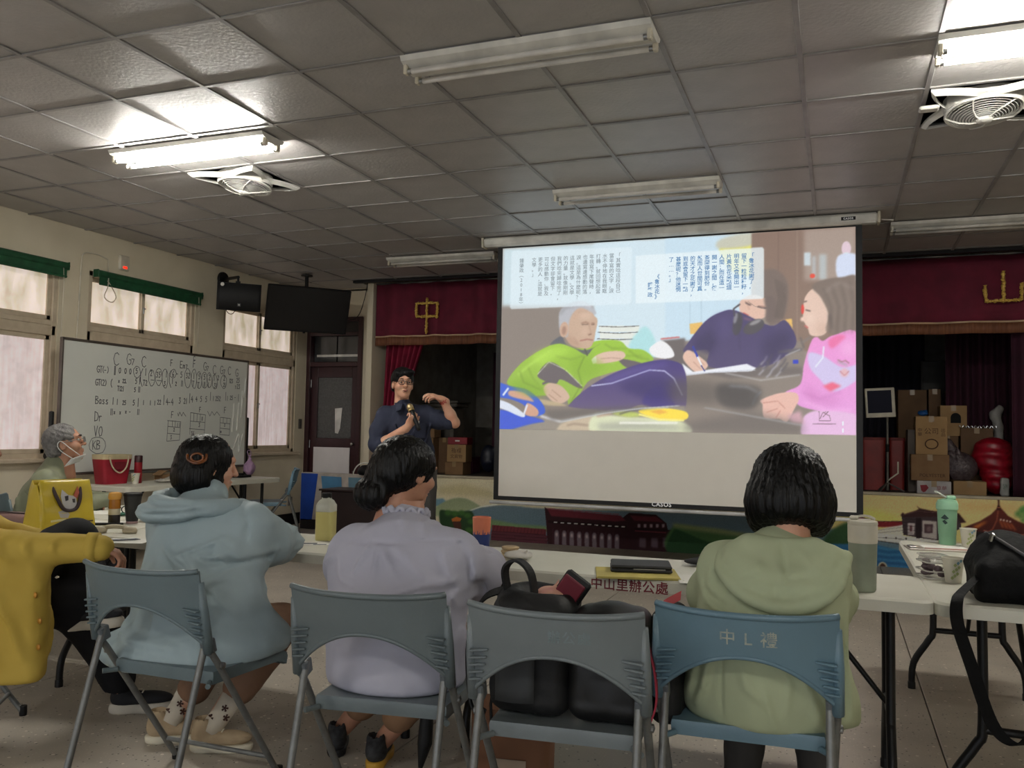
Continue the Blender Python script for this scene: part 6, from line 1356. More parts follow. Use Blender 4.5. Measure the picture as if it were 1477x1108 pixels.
# ------------------------------------------------------------------ woman in the lavender shirt
B0 = Vector((-1.33, 2.55, 0))
pw = empty('person', B0, label='woman with dark hair in a low bun wearing a lavender shirt', cat='person')
hc = Vector((-1.42, 2.73, 1.115)); HR = F3((.42, .88, -.22))
f = Sd((-1.56, 2.54, .90), (-1.26, 2.92, 1.24), .006); head(f, hc, HR)
g = Sd((-1.6, 2.4, .38), (-1.05, 3.2, 1.0), .012); g.ell((-1.33, 2.58, .62), (.2, .15, .24), .03).cone((-1.38, 2.66, .88), (-1.40, 2.70, 1.0), .06, .055, .03).cone((-1.42, 2.56, .50), (-1.45, 2.98, .47), .085, .065, .03).cone((-1.26, 2.56, .50), (-1.28, 2.98, .47), .085, .065, .03)
lf = Sd((-1.95, 2.7, .03), (-1.1, 3.15, .5), .009); lf.chain([(-1.45, 2.98, .47), (-1.66, 3.0, .28), (-1.83, 3.0, .08)], [.055, .05, .034], .02).chain([(-1.28, 2.98, .47), (-1.46, 2.97, .28), (-1.62, 2.95, .08)], [.055, .05, .034], .02)
h = Sd((-1.48, 3.02, .68), (-1.20, 3.35, .86), .0045); hand(h, (-1.30, 3.10, .775), (-.3, .95, -.05), (0, 0, 1), 1)
body('body', SKIN2, pw, f, g, lf, h, base=B0)
hf = Sd((-1.62, 2.5, .96), (-1.24, 2.92, 1.26), .006); hf.frame(hc, HR)
hf.ell((0, -.025, .03), (.104, .115, .098), .02).ell((-.02, -.07, -.03), (.095, .07, .07), .04).ell((-.045, -.108, -.095), (.074, .052, .056), .02).ell((-.03, -.105, -.11), (.058, .042, .04), .03)
hf.ell((0, .14, -.055), (.085, .10, .13), .015, 'cut').ell((.105, .02, -.055), (.04, .06, .06), .015, 'cut').frame()
hf.disp(lambda X, Y, Z: .0018*np.sin(150*np.arctan2(Y-hc.y, X-hc.x)+60*Z)+.0022*np.sin(45*np.arctan2(Y-hc.y, X-hc.x)+30*Z))
body('hair', HAIR, pw, hf, base=B0)
tw = empty('hair_tie', hc-B0+HR @ Vector((-.035, -.10, -.055)), parent=pw)
MB().tube([HR @ Vector((.036*math.cos(a*math.pi/8), .01*math.sin(a*math.pi/8), .03*math.sin(a*math.pi/8))) for a in range(16)], .006, 6, closed=True).build('band', BLACKP, tw, smooth=True)
LAV = cloth('lavender_cotton', (178, 177, 190), (168, 167, 180), .8, .55, 8)
j = Sd((-1.80, 2.30, .36), (-.98, 3.2, 1.06), .009)
j.ell((-1.355, 2.545, .60), (.245, .185, .24), .05).ell((-1.375, 2.60, .77), (.262, .175, .17), .06).cone((-1.55, 2.63, .855), (-1.20, 2.64, .86), .078, .078, .07).ell((-1.345, 2.53, .475), (.225, .195, .10), .06).cone((-1.38, 2.63, .885), (-1.40, 2.68, .952), .13, .072, .06)
j.chain([(-1.58, 2.63, .83), (-1.66, 2.74, .77), (-1.655, 2.9, .76), (-1.55, 3.08, .775)], [.082, .082, .076, .052], .05).chain([(-1.17, 2.64, .83), (-1.165, 2.76, .775), (-1.20, 2.9, .765), (-1.29, 3.08, .775)], [.082, .084, .076, .05], .05)
j.folds(.0022, 17, 11, (1, 0, .5))
for P, a, w in (([(-1.60, .87), (-1.564, .885), (-1.47, .892), (-1.367, .900), (-1.267, .907), (-1.169, .905), (-1.12, .89)], -.006, .006), ([(-1.395, .895), (-1.381, .864), (-1.372, .80)], .008, .009), ([(-1.418, .893), (-1.432, .86), (-1.452, .80)], .008, .009), ([(-1.377, .895), (-1.35, .866), (-1.30, .81)], .008, .010), ([(-1.336, .897), (-1.285, .87), (-1.20, .80)], .009, .012), ([(-1.15, .895), (-1.12, .85), (-1.11, .76), (-1.13, .62)], -.012, .012), ([(-1.312, .754), (-1.214, .78), (-1.13, .792)], .010, .014), ([(-1.542, .853), (-1.60, .828), (-1.64, .80)], .009, .012), ([(-1.19, .885), (-1.16, .84), (-1.13, .78)], .010, .012), ([(-1.54, .835), (-1.50, .781), (-1.42, .768)], .008, .014), ([(-1.48, .575), (-1.348, .57), (-1.2, .569)], .006, .02), ([(-1.36, .985), (-1.325, .965), (-1.313, .94)], .006, .008), ([(-1.29, .98), (-1.274, .96), (-1.26, .93)], .006, .008), ([(-1.10, .80), (-1.13, .74), (-1.11, .68)], .010, .012)): j.crease(P, a*1.5, w*.9, 2.80)
j.box((-1.33, 2.55, .36), (.5, .5, .09), .01, .015, 'cut')
sh = body('shirt', LAV, pw, j, base=B0)
cb = MB(); Pc = []
for k in range(61):
    a = 2*math.pi*k/60; r = 1+.05*math.sin(a*17)
    Pc.append(Vector((-1.405+.078*r*math.cos(a), 2.69+.072*r*math.sin(a)-.01, .982+.010*math.sin(a*13)-.012*math.sin(a)))-B0)
MB().tube(Pc[:-1], .009, 8, closed=True, flat=1.3).build('ruffled_collar', LAV, sh, smooth=True)
t = Sd((-1.86, 2.4, .1), (-1.08, 3.14, .60), .010); t.cone((-1.35, 2.5, .52), (-1.32, 2.54, .52), .12, .12).chain([(-1.42, 2.54, .51), (-1.45, 2.99, .47), (-1.60, 2.99, .33), (-1.73, 2.98, .20)], [.10, .08, .072, .066], .02).chain([(-1.25, 2.54, .51), (-1.28, 2.99, .47), (-1.42, 2.97, .33), (-1.55, 2.95, .19)], [.10, .08, .072, .066], .02).folds(.002, 30, 15)
body('trousers', cloth('tan_trousers', (150, 116, 88), (132, 100, 74)), pw, t, base=B0)
KN = mat('black_knit_shoe', (24, 24, 26), .8, (58, 58, 60), 40, .6); YSOLE = mat('yellow_rubber_sole', (198, 152, 52), .6)
shoe(pw, (-1.84, 2.99, 0), .5, KN, mat('black_sole', (20, 20, 22), .6), .24, base=B0, laces=mat('white_band', (180, 178, 172), .7)); shoe(pw, (-1.63, 2.94, 0), .25, KN, YSOLE, .24, base=B0)

# ------------------------------------------------------------------ woman in the sage green hoodie
B0 = Vector((-.19, 2.6, 0))
pw = empty('person', B0, label='woman with a black bob in a sage green hooded top', cat='person')
hc = Vector((-.135, 2.76, 1.115)); HR = F3((-.08, .95, -.22))
f = Sd((-.28, 2.58, .88), (.02, 2.95, 1.24), .006); head(f, hc, HR)
g = Sd((-.5, 2.42, .38), (.12, 3.25, 1.0), .012); g.ell((-.19, 2.68, .62), (.17, .13, .24), .03).cone((-.16, 2.70, .88), (-.14, 2.74, 1.0), .055, .052, .03).cone((-.28, 2.7, .50), (-.28, 3.02, .47), .08, .062, .03).cone((-.10, 2.7, .50), (-.08, 3.02, .47), .08, .062, .03)
lf = Sd((-.42, 2.8, .03), (.05, 3.2, .5), .009); lf.chain([(-.28, 3.02, .47), (-.30, 3.05, .28), (-.30, 3.05, .08)], [.055, .05, .034], .02).chain([(-.08, 3.02, .47), (-.06, 3.06, .28), (-.06, 3.06, .08)], [.055, .05, .034], .02)
h = Sd((-.42, 3.1, .68), (.05, 3.45, .86), .0045); hand(h, (-.30, 3.18, .775), (.3, .95, -.05), (0, 0, 1), -1); hand(h, (-.06, 3.18, .775), (-.3, .95, -.05), (0, 0, 1), 1)
body('body', SKIN, pw, f, g, lf, h, base=B0)
hf = Sd((-.34, 2.54, .90), (.07, 2.98, 1.27), .006); hf.frame(hc, HR)
hf.ell((0, -.02, .03), (.108, .112, .10), .02).ell((0, -.05, -.05), (.130, .095, .10), .04).ell((.075, .0, -.07), (.052, .08, .09), .03).ell((-.075, .0, -.07), (.052, .08, .09), .03)
hf.ell((0, .15, -.06), (.078, .10, .15), .015, 'cut').box((0, 0, -.245), (.2, .2, .10), .01, .02, 'cut', R=rotm(-.2)).frame()
hf.disp(lambda X, Y, Z: .0016*np.sin(170*np.arctan2(Y-hc.y, X-hc.x)+10*Z)+.0024*np.sin(38*np.arctan2(Y-hc.y, X-hc.x)+2+6*Z))
body('hair', HAIR, pw, hf, base=B0)
SAGE = cloth('sage_green_jersey', (172, 180, 148), (162, 170, 138), .8, .45, 8)
j = Sd((-.60, 2.32, .36), (.16, 3.25, 1.06), .009)
j.ell((-.20, 2.64, .60), (.225, .165, .25), .05).ell((-.18, 2.66, .78), (.205, .16, .17), .06).cone((-.31, 2.68, .875), (-.045, 2.69, .885), .075, .075, .06).ell((-.20, 2.69, .49), (.245, .17, .10), .06).cone((-.0, 2.66, .52), (.02, 2.70, .46), .06, .045, .05).cone((-.155, 2.69, .92), (-.145, 2.73, .97), .095, .07, .05)
j.chain([(-.32, 2.68, .85), (-.365, 2.78, .77), (-.365, 2.92, .755), (-.31, 3.12, .775)], [.075, .075, .07, .05], .04).chain([(-.04, 2.69, .86), (-.025, 2.79, .78), (-.01, 2.92, .76), (-.06, 3.12, .775)], [.075, .072, .068, .05], .04)
j.folds(.0022, 16, 21, (1, 0, .3))
for P, a, w in (([(-.302, .80), (-.304, .569), (-.298, .435)], -.005, .005), ([(-.336, .66), (-.358, .554), (-.381, .499)], .012, .014), ([(-.374, .64), (-.397, .557), (-.412, .51)], .012, .014), ([(-.188, .583), (-.173, .526), (-.159, .469)], .007, .010), ([(-.102, .65), (-.06, .555), (-.039, .486)], .010, .016), ([(-.246, .635), (-.232, .578), (-.188, .539)], .008, .014), ([(-.345, .88), (-.35, .83), (-.30, .80)], .009, .012), ([(-.38, .84), (-.36, .79), (-.31, .77)], .008, .010), ([(.0, .70), (-.03, .58), (.02, .48)], .012, .015), ([(.03, .80), (.035, .60), (.04, .47)], .010, .012), ([(-.16, .66), (-.12, .60), (-.13, .50)], .006, .012)): j.crease(P, a*1.5, w*.9, 2.75)
j.box((-.2, 2.6, .36), (.5, .5, .085), .01, .015, 'cut')
sw = body('hooded_top', SAGE, pw, j, base=B0)
hd = Sd((-.42, 2.38, .70), (.12, 2.86, 1.04), .007)
U = spline([(-.315, 2.64, .925), (-.315, 2.57, .885), (-.275, 2.515, .845), (-.215, 2.487, .812), (-.14, 2.477, .80), (-.06, 2.485, .815), (.005, 2.52, .865), (.025, 2.60, .935)], 4)
for k in range(15): a = U[2*k]; c = Vector((-.15+(a.x+.15)*.55, 2.60, .945)); hd.cone(a, a.lerp(c, .5)+Vector((0, -.012, 0)), .014, .022, .02).cone(a.lerp(c, .5)+Vector((0, -.012, 0)), c, .022, .03, .025)
hd.chain(U, .015, .014).ell((-.14, 2.70, 1.0), (.088, .10, .06), .02, 'cut').folds(.0015, 24, 30)
for P, a, w in (([(-.145, .966), (-.138, .914), (-.124, .874)], -.007, .008), ([(-.124, .874), (-.053, .891)], -.006, .006), ([(-.262, .859), (-.159, .852), (-.046, .866), (.016, .91)], .006, .010), ([(-.10, .95), (-.06, .92), (-.03, .90)], .006, .010), ([(-.2, .93), (-.22, .89), (-.27, .87)], .006, .012)): hd.crease(P, a, w, 2.72)
body('hood', SAGE, sw, hd, base=(0, 0, 0)).location = -B0
t = Sd((-.44, 2.44, .1), (.06, 3.16, .60), .010); t.cone((-.22, 2.68, .53), (-.17, 2.69, .53), .11, .11).chain([(-.28, 2.70, .51), (-.28, 3.03, .47), (-.30, 3.06, .14)], [.098, .078, .062], .02).chain([(-.10, 2.70, .51), (-.08, 3.03, .47), (-.06, 3.07, .14)], [.098, .078, .062], .02).folds(.002, 30, 35)
body('trousers', cloth('charcoal_trousers', (66, 64, 62)), pw, t, base=B0)
shoe(pw, (-.30, 3.05, 0), .0, KN, mat('black_sole', (20, 20, 22), .6), .24, base=B0); shoe(pw, (-.06, 3.06, 0), -.1, KN, mat('black_sole', (20, 20, 22), .6), .24, base=B0)
# ------------------------------------------------------------------ presenter (local frame: x to the viewer's right, front is -y)
pw = empty('person', (-3.22, 6.15, 0), .49, label='standing presenter in glasses and navy shirt speaking into a microphone', cat='person')
hc = Vector((-.045, -.02, 1.625)); HR = F3((.22, -.97, .02))
f = Sd((-.17, -.18, 1.38), (.09, .14, 1.76), .0055); head(f, hc, HR, .98)
g = Sd((-.3, -.2, .05), (.4, .2, 1.48), .013)
g.ell((.0, .03, 1.25), (.16, .10, .2), .04).ell((.06, .03, .98), (.15, .10, .14), .05).cone((-.03, .01, 1.40), (-.045, 0, 1.5), .06, .055, .03).cone((-.02, .03, .92), (-.03, .03, .1), .085, .05, .03).cone((.16, .03, .92), (.17, .03, .1), .085, .05, .03)
W1 = Vector((.005, -.20, 1.29)); E1 = Vector((-.235, -.035, 1.115))
a1 = Sd((-.33, -.36, 1.0), (.13, .12, 1.46), .005); a1.chain([(-.20, .02, 1.38), E1, E1.lerp(W1, .3), W1], [.05, .042, .042, .027], .02)
hand(a1, W1, (.30, -.20, .55), (.35, -.75, -.3), 1, (.95, 1.0, 1.05, 1.1), .7, sc=1.02)
W2 = Vector((.275, -.10, 1.505)); E2 = Vector((.375, -.06, 1.325))
a2 = Sd((.08, -.22, 1.22), (.46, .10, 1.62), .005); a2.chain([(.17, .02, 1.40), E2, E2.lerp(W2, .35), W2], [.05, .040, .041, .027], .02)
hand(a2, W2, (-.72, -.15, .30), (.25, -.3, .85), 1, (.45, .55, .65, .75), .8, sc=1.06, spread=.3)
body('body', SKIN, pw, f, g, a1, a2)
eyes(pw, hc, HR); glasses(pw, hc, HR, mat('dark_glasses_frame', (34, 26, 24), .3))
MB().tube([hc+HR @ Vector(p) for p in ((-.018, .0985, -.056), (0, .1015, -.0585), (.018, .0985, -.056))], [.003, .0065, .003], 6).build('mouth', mat('lip', (120, 52, 48), .5), pw, smooth=True)
hf = Sd((-.19, -.19, 1.50), (.11, .16, 1.80), .0055); hf.frame(hc, HR)
hf.ell((0, -.018, .045), (.092, .108, .098), .02).ell((0, -.07, -.02), (.080, .05, .07), .03).ell((-.035, .058, .095), (.052, .035, .024), .025).ell((.05, .045, .085), (.03, .035, .026), .025)
hf.ell((.008, .125, -.022), (.074, .075, .105), .012, 'cut').ell((.085, .03, -.05), (.03, .06, .075), .012, 'cut').ell((-.085, .03, -.05), (.03, .06, .075), .012, 'cut').box((0, .02, -.16), (.15, .15, .10), .01, .02, 'cut').frame()
hf.disp(lambda X, Y, Z: .0012*np.sin(130*X+70*Y)+.0008*np.sin(210*Y+60*Z))
body('hair', HAIRS, pw, hf)
NAVY = cloth('navy_shirt', (44, 48, 66), (36, 40, 56), .8, .25, 10)
j = Sd((-.34, -.22, .93), (.46, .22, 1.52), .008)
j.ell((.0, .03, 1.27), (.19, .125, .20), .05).ell((.055, .03, 1.08), (.175, .125, .16), .06).cone((-.17, .03, 1.385), (.14, .03, 1.40), .065, .065, .05).cone((-.035, .01, 1.40), (-.04, .0, 1.455), .085, .068, .03)
j.chain([(-.18, .03, 1.37), (-.225, .0, 1.25), (-.24, -.03, 1.14)], [.075, .070, .064], .04).cone((-.24, -.03, 1.14), (-.20, -.07, 1.125), .063, .060, .03).chain([(.15, .03, 1.385), (.25, -.01, 1.345), (.33, -.045, 1.325)], [.075, .070, .062], .04)
j.folds(.003, 24, 41)
for P, r in (([(.10, -.09, 1.33), (.04, -.11, 1.22), (.10, -.10, 1.08)], .008), ([(-.10, -.09, 1.30), (-.05, -.11, 1.18), (.02, -.11, 1.06)], .009), ([(.18, -.06, 1.30), (.14, -.09, 1.16)], .009), ([(-.2, -.07, 1.25), (-.26, -.06, 1.18)], .007), ([(.25, -.08, 1.36), (.27, -.08, 1.30)], .007)): j.chain(P, r, .02)
j.chain([(-.03, -.115, 1.42), (.0, -.13, 1.28), (.05, -.125, 1.0)], .004, .006, 'cut').box((.05, .0, .93), (.4, .4, .045), .01, .01, 'cut')
sh = body('shirt', NAVY, pw, j)
for s, P in ((-1, [(-.04, -.075, 1.475), (-.105, -.035, 1.475), (-.095, -.085, 1.405), (-.05, -.105, 1.42)]), (1, [(-.03, -.075, 1.475), (.035, -.03, 1.475), (.04, -.085, 1.40), (-.01, -.105, 1.42)])):
    MB().grid(lambda u, v: Vector(P[0]).lerp(Vector(P[1]), u).lerp(Vector(P[3]).lerp(Vector(P[2]), u), v)+Vector((0, -.012, 0)), 6, 4, .006).build('collar', NAVY, sh, smooth=True)
MB().tube([E1.lerp(W1, .22)+Vector((.01, -.0, .0)), E1.lerp(W1, .30)], .056, 14).build('rolled_cuff', NAVY, sh, smooth=True)
MB().grid(lambda u, v: (.055+.09*u, -.108+.02*u, 1.20+.12*v), 4, 4, .005).build('chest_pocket', NAVY, sh)
MB().tube([(.085, -.118, 1.30), (.09, -.118, 1.335)], .004, 6).build('pen_clip', WHITE, sh)
t = Sd((-.2, -.16, .06), (.34, .22, 1.02), .012); t.ell((.07, .03, .95), (.175, .125, .10), .05).chain([(-.01, .03, .92), (-.03, .0, .5), (-.04, .03, .10)], [.10, .078, .062], .03).chain([(.15, .03, .92), (.17, .0, .5), (.18, .03, .10)], [.10, .078, .062], .03).folds(.003, 22, 44)
body('trousers', cloth('charcoal_cotton', (74, 72, 70), (62, 60, 58)), pw, t)
shoe(pw, (-.04, .02, 0), math.pi+.1, KN, mat('black_sole', (20, 20, 22), .6), .26); shoe(pw, (.18, .02, 0), math.pi-.2, KN, mat('black_sole', (20, 20, 22), .6), .26)
REDC = mat('red_cord', (186, 44, 40), .6); d2 = (W2-E2).normalized()
for k in range(2): MB().tube([E2.lerp(W2, .90+.06*k)+F3(d2) @ Vector((.031*math.cos(a*math.pi/8), .006*math.sin(3*a), .031*math.sin(a*math.pi/8))) for a in range(16)], .0045, 6, closed=True).build('bracelet', REDC, pw, smooth=True)
mc = empty('microphone', label='black handheld microphone with a gold grille in the presenter\'s hand', cat='microphone'); mc.parent = None
Mw = Matrix.Translation((-3.22, 6.15, 0)) @ Matrix.Rotation(.49, 4, 'Z')
m0 = Vector((.005, -.175, 1.465)); m1 = Vector((.075, -.245, 1.30)); D = F3(m1-m0) @ rotm(-math.pi/2)
mc.matrix_world = Mw @ Matrix.Translation(m0)
MB().lathe([(0, .0), (.016, .004), (.025, .018), (.027, .034), (.025, .052)], (0, 0, 0), 18, D).build('grille', mat('pale_gold_mesh', (206, 184, 140), .35, (150, 128, 90), 160, .9, metal=.7), mc, smooth=True)
MB().lathe([(.0262, .050), (.0262, .060), (.024, .064)], (0, 0, 0), 18, D).build('collar_ring', mat('gold_ring', (196, 170, 118), .3, metal=.9), mc, smooth=True)
MB().lathe([(.022, .062), (.018, .11), (.0165, .21), (.015, .235), (0, .238)], (0, 0, 0), 16, D).build('handle', BLACKP, mc, smooth=True)

# ------------------------------------------------------------------ grey-haired man at the left, facing the screen
B0 = Vector((-4.61, 4.02, 0))
pw = empty('person', B0, label='grey-haired man in an olive jacket with a white mask under his chin', cat='person')
FW = Vector((.74, .67, 0)); SD = Vector((.67, -.74, 0))      # forward, his right-hand side
Q = lambda s, fw, z: Vector((B0.x, B0.y, 0))+SD*s+FW*fw+Vector((0, 0, z))
hc = Q(.0, .085, 1.135); HR = F3((.74, .67, .22))
f = Sd(hc-Vector((.17, .17, .25)), hc+Vector((.17, .17, .14)), .006); head(f, hc, HR)
g = Sd((-4.85, 3.6, .36), (-3.9, 4.6, 1.0), .012); g.ell(Q(0, 0, .68), (.17, .15, .25), .03, R=F3(FW)).cone(Q(0, .03, .9), Q(0, .06, 1.02), .06, .055, .03).cone(Q(.1, .02, .50), Q(.1, .42, .47), .085, .065).cone(Q(-.1, .02, .50), Q(-.1, .42, .47), .085, .065).cone(Q(.1, .42, .47), Q(.1, .44, .39), .06, .05)
h = Sd(Q(.05, .3, .76)-Vector((.2, .2, .1)), Q(.05, .3, .76)+Vector((.2, .2, .1)), .005); hand(h, Q(.20, .24, .78), FW*.6-SD*.8, (0, 0, 1), -1, (.6, .6, .6, .6))
lf = Sd((-4.6, 3.9, .04), (-3.9, 4.6, .5), .011)
for s in (.1, -.1): lf.chain([Q(s, .42, .46), Q(s, .44, .09)], [.055, .036], .02)
body('body', SKIN2, pw, f, g, h, lf, base=B0)
eyes(pw, hc-B0, HR); glasses(pw, hc-B0, HR, STEEL)
hf = Sd(hc-Vector((.17, .17, .13)), hc+Vector((.17, .17, .16)), .006); hf.frame(hc, HR)
hf.ell((0, -.022, .035), (.092, .105, .100), .02).ell((0, -.06, -.025), (.084, .058, .075), .03)
hf.ell((0, .12, -.02), (.085, .075, .12), .015, 'cut')
for s in (-1, 1): hf.ell((s*.09, .02, -.05), (.03, .065, .085), .015, 'cut')
hf.box((0, .0, -.175), (.15, .15, .10), .01, .02, 'cut').frame(); hf.disp(lambda X, Y, Z: .0025*np.sin(160*X+90*Z)*np.sin(120*Y+60*Z)+.0018*np.sin(240*Z+100*X))
body('hair', GREYHAIR, pw, hf, base=B0)
OLV = cloth('olive_grey_nylon', (126, 130, 108), (112, 116, 94), .6, .3, 9)
j = Sd((-4.95, 3.6, .44), (-4.0, 4.6, 1.06), .010)
j.ell(Q(0, -.02, .66), (.23, .17, .25), .05, R=F3(FW)).ell(Q(0, .0, .80), (.22, .155, .16), .05, R=F3(FW)).cone(Q(.19, .01, .91), Q(-.19, .01, .91), .08, .08, .05).cone(Q(0, .02, .93), Q(0, .04, 1.0), .10, .08, .04)
j.chain([Q(.21, .01, .89), Q(.265, .05, .76), Q(.24, .14, .755), Q(.10, .33, .785)], [.082, .078, .072, .048], .035).chain([Q(-.21, .01, .89), Q(-.26, .08, .76), Q(-.2, .2, .765), Q(-.05, .33, .785)], [.082, .078, .066, .048], .035).folds(.004, 20, 51)
for a, c in (((.22, -.09, .86), (.30, .0, .78)), ((.28, .0, .85), (.32, .07, .74)), ((.27, .10, .84), (.26, .17, .72)), ((.12, -.15, .80), (.2, -.12, .66))): j.cone(Q(*a), Q(*c), .010, .010, .03)
j.cone(Q(0, .17, .95), Q(0, .20, .55), .005, .005, .008, 'cut').box(Q(0, 0, .42), (.4, .4, .05), .01, .01, 'cut')
body('jacket', OLV, pw, j, base=B0)
t = Sd((-4.85, 3.7, .08), (-3.9, 4.6, .60), .012); t.cone(Q(.06, 0, .52), Q(-.06, 0, .52), .12, .12)
for s in (.1, -.1): t.chain([Q(s, .0, .51), Q(s, .42, .47), Q(s, .44, .14)], [.1, .08, .065], .02)
body('trousers', cloth('dark_grey_trousers', (60, 60, 62)), pw, t, base=B0)
for s in (.1, -.1): shoe(pw, Q(s, .44, 0), math.atan2(FW.y, FW.x)-math.pi/2, KN, mat('black_sole', (20, 20, 22), .6), .26, base=B0)
MASK = mat('white_mask', (226, 226, 224), .7)
mk = MB().grid(lambda u, v: hc-B0+HR @ Vector(((u-.5)*.15, .103-.32*(u-.5)**2*1.0-.045*v, -.085-.04*v-.05*(u-.5)**2)), 10, 6, .004).build('mask', MASK, pw, smooth=True)
for s in (-1, 1): MB().tube(spline([hc-B0+HR @ Vector(p) for p in ((s*.07, .075, -.085), (s*.083, .03, -.03), (s*.092, -.012, .022), (s*.094, -.034, .0), (s*.088, -.02, -.04), (s*.075, .04, -.105))], 5), .0028, 6).build('mask_loop', MASK, mk, smooth=True)

# ------------------------------------------------------------------ person in the yellow coat, cut by the left edge
B0 = Vector((-3.36, 2.42, 0))
pw = empty('person', B0, label='person in a mustard yellow coat with crossed legs in black trousers', cat='person')
FW = Vector((.80, .60, 0)); SD = Vector((.60, -.80, 0)); Q = lambda s, fw, z: Vector((B0.x, B0.y, 0))+SD*s+FW*fw+Vector((0, 0, z))
hc = Q(0, .10, 1.16); HR = F3((.75, .66, -.05))
f = Sd(hc-Vector((.16, .16, .25)), hc+Vector((.16, .16, .14)), .008); head(f, hc, HR)
g = Sd((-3.75, 2.1, .36), (-2.7, 3.1, 1.05), .013); g.ell(Q(0, 0, .68), (.18, .15, .26), .03, R=F3(FW)).cone(Q(0, .03, .9), Q(0, .07, 1.03), .06, .055, .03).cone(Q(.1, .02, .5), Q(.08, .2, .53), .05, .045).cone(Q(-.1, .02, .5), Q(-.05, .3, .53), .055, .05)
KN1 = Vector((-3.15, 2.90, .745)); W = Vector((-2.75, 2.66, .775))
h = Sd((-2.86, 2.55, .66), (-2.55, 2.86, .86), .0045); hand(h, W+Vector((-.015, .0, .0)), (.72, .62, -.35), (.35, .2, .9), -1, (.6, .65, .7, .7), .6, sc=.95)
lf = Sd((-3.3, 2.6, .04), (-2.6, 3.2, .75), .011); lf.chain([KN1, (-3.05, 2.88, .58), (-2.975, 2.82, .47)], [.05, .05, .035], .02).chain([(-3.05, 2.80, .47), (-2.98, 2.95, .25), (-2.95, 3.0, .10)], [.05, .05, .035], .02)
body('body', SKIN2, pw, f, g, h, lf, base=B0)
hf = Sd(hc-Vector((.16, .16, .13)), hc+Vector((.16, .16, .16)), .008); hf.frame(hc, HR); hf.ell((0, -.02, .035), (.092, .106, .10), .02).ell((0, -.06, -.03), (.085, .06, .08), .03).ell((0, .12, -.03), (.08, .075, .11), .015, 'cut').frame(); hf.folds(.002, 60, 3)
body('hair', HAIRS, pw, hf, base=B0)
YEL = cloth('mustard_canvas', (196, 168, 78), (182, 154, 66), .75, .4, 9)
j = Sd((-3.85, 2.05, .20), (-2.62, 3.0, 1.1), .010)
j.ell(Q(0, 0, .66), (.24, .18, .26), .05, R=F3(FW)).ell(Q(0, .02, .82), (.22, .155, .16), .05, R=F3(FW)).cone(Q(.19, .02, .93), Q(-.19, .02, .93), .085, .085, .05).cone(Q(0, .03, .95), Q(0, .06, 1.02), .10, .085, .04)
j.chain([Q(.21, .02, .90), (-3.22, 2.38, .80), (-3.02, 2.50, .765), W], [.09, .088, .075, .052], .03)
j.chain([Q(-.21, .02, .90), Q(-.27, .12, .78), Q(-.2, .3, .76)], [.085, .08, .06], .03)
j.box((-3.10, 2.445, .475), (.225, .075, .24), .06, .06, R=rotm(0, 0, .64)).chain([(-3.34, 2.24, .80), (-3.20, 2.34, .66)], [.14, .11], .06)
j.folds(.003, 22, 61, (1, 0, .3))
for P, a, w in (([(-3.10, .83), (-3.07, .74)], .010, .012), ([(-3.02, .82), (-2.98, .74)], .010, .010), ([(-2.94, .82), (-2.92, .75)], .008, .010), ([(-2.86, .82), (-2.85, .76)], .008, .009), ([(-3.18, .8), (-3.12, .72)], .010, .012), ([(-3.12, .62), (-3.06, .48), (-3.0, .34)], .012, .016), ([(-3.02, .62), (-2.96, .5), (-2.93, .36)], .010, .014), ([(-3.2, .66), (-3.17, .5), (-3.1, .34)], .012, .016)): j.crease(P, a*2.2, w*.9, 2.75)
j.box((-3.3, 2.5, .20), (.6, .6, .055), .01, .015, 'cut').crease([(-3.10, .58), (-3.04, .47)], -.014, .009, 2.5)
ct = body('coat', YEL, pw, j, base=B0)
MB().tube([Vector((-2.795, 2.635, .776))-B0, Vector((-2.76, 2.655, .775))-B0], .0585, 16).build('cuff', YEL, ct, smooth=True)
for p in ((-2.905, 2.50, .60), (-2.89, 2.513, .50), (-2.89, 2.513, .40)): MB().lathe([(0, .006), (.010, .005), (.012, 0)], Vector(p)-B0, 12, F3((-.2, -1, 0)) @ rotm(-math.pi/2)).build('button', mat('amber_button', (190, 130, 40), .4), ct, smooth=True)
BT = cloth('black_trousers', (22, 22, 25), (16, 16, 19), .85)
t = Sd((-3.7, 2.2, .12), (-2.6, 3.15, .86), .011); t.cone(Q(.08, 0, .53), Q(-.08, 0, .53), .12, .12)
t.chain([Q(.06, .05, .56), KN1, (-3.06, 2.88, .60), (-2.98, 2.84, .50)], [.11, .10, .09, .078], .02).chain([Q(-.06, .05, .52), (-3.06, 2.80, .50), (-3.0, 2.92, .32), (-2.96, 2.99, .15)], [.11, .10, .085, .075], .03).folds(.003, 24, 66)
body('trousers', BT, pw, t, base=B0)
RUN = mat('black_knit_runner', (26, 26, 30), .8); WS = mat('white_foam_sole', (206, 198, 182), .6)
shoe(pw, (-2.92, 3.03, 0), -1.0, RUN, WS, .28, base=B0, soleh=.042); shoe(pw, (-2.975, 2.81, .40), -1.35, RUN, WS, .28, tilt=.12, base=B0, soleh=.042)
# ================================================================== things on the tables
TZ = .7305
PAPER = mat('white_paper', (228, 226, 218), .8, (220, 218, 210), 8, .6)
CARD = mat('brown_cardboard', (150, 116, 80), .8, (130, 98, 66), 6, .8); CARD2 = mat('dark_cardboard', (122, 92, 64), .8, (102, 76, 52), 6, .8)
TAPE = mat('packing_tape', (170, 140, 96), .3)
def lathe_thing(name, at, parts, label, cat, rz=0, n=28):
    e = empty(name, at, rz, label=label, cat=cat)
    for nm, prof, m in parts: MB().lathe(prof, (0, 0, 0), n).build(nm, m, e, auto=40)
    return e
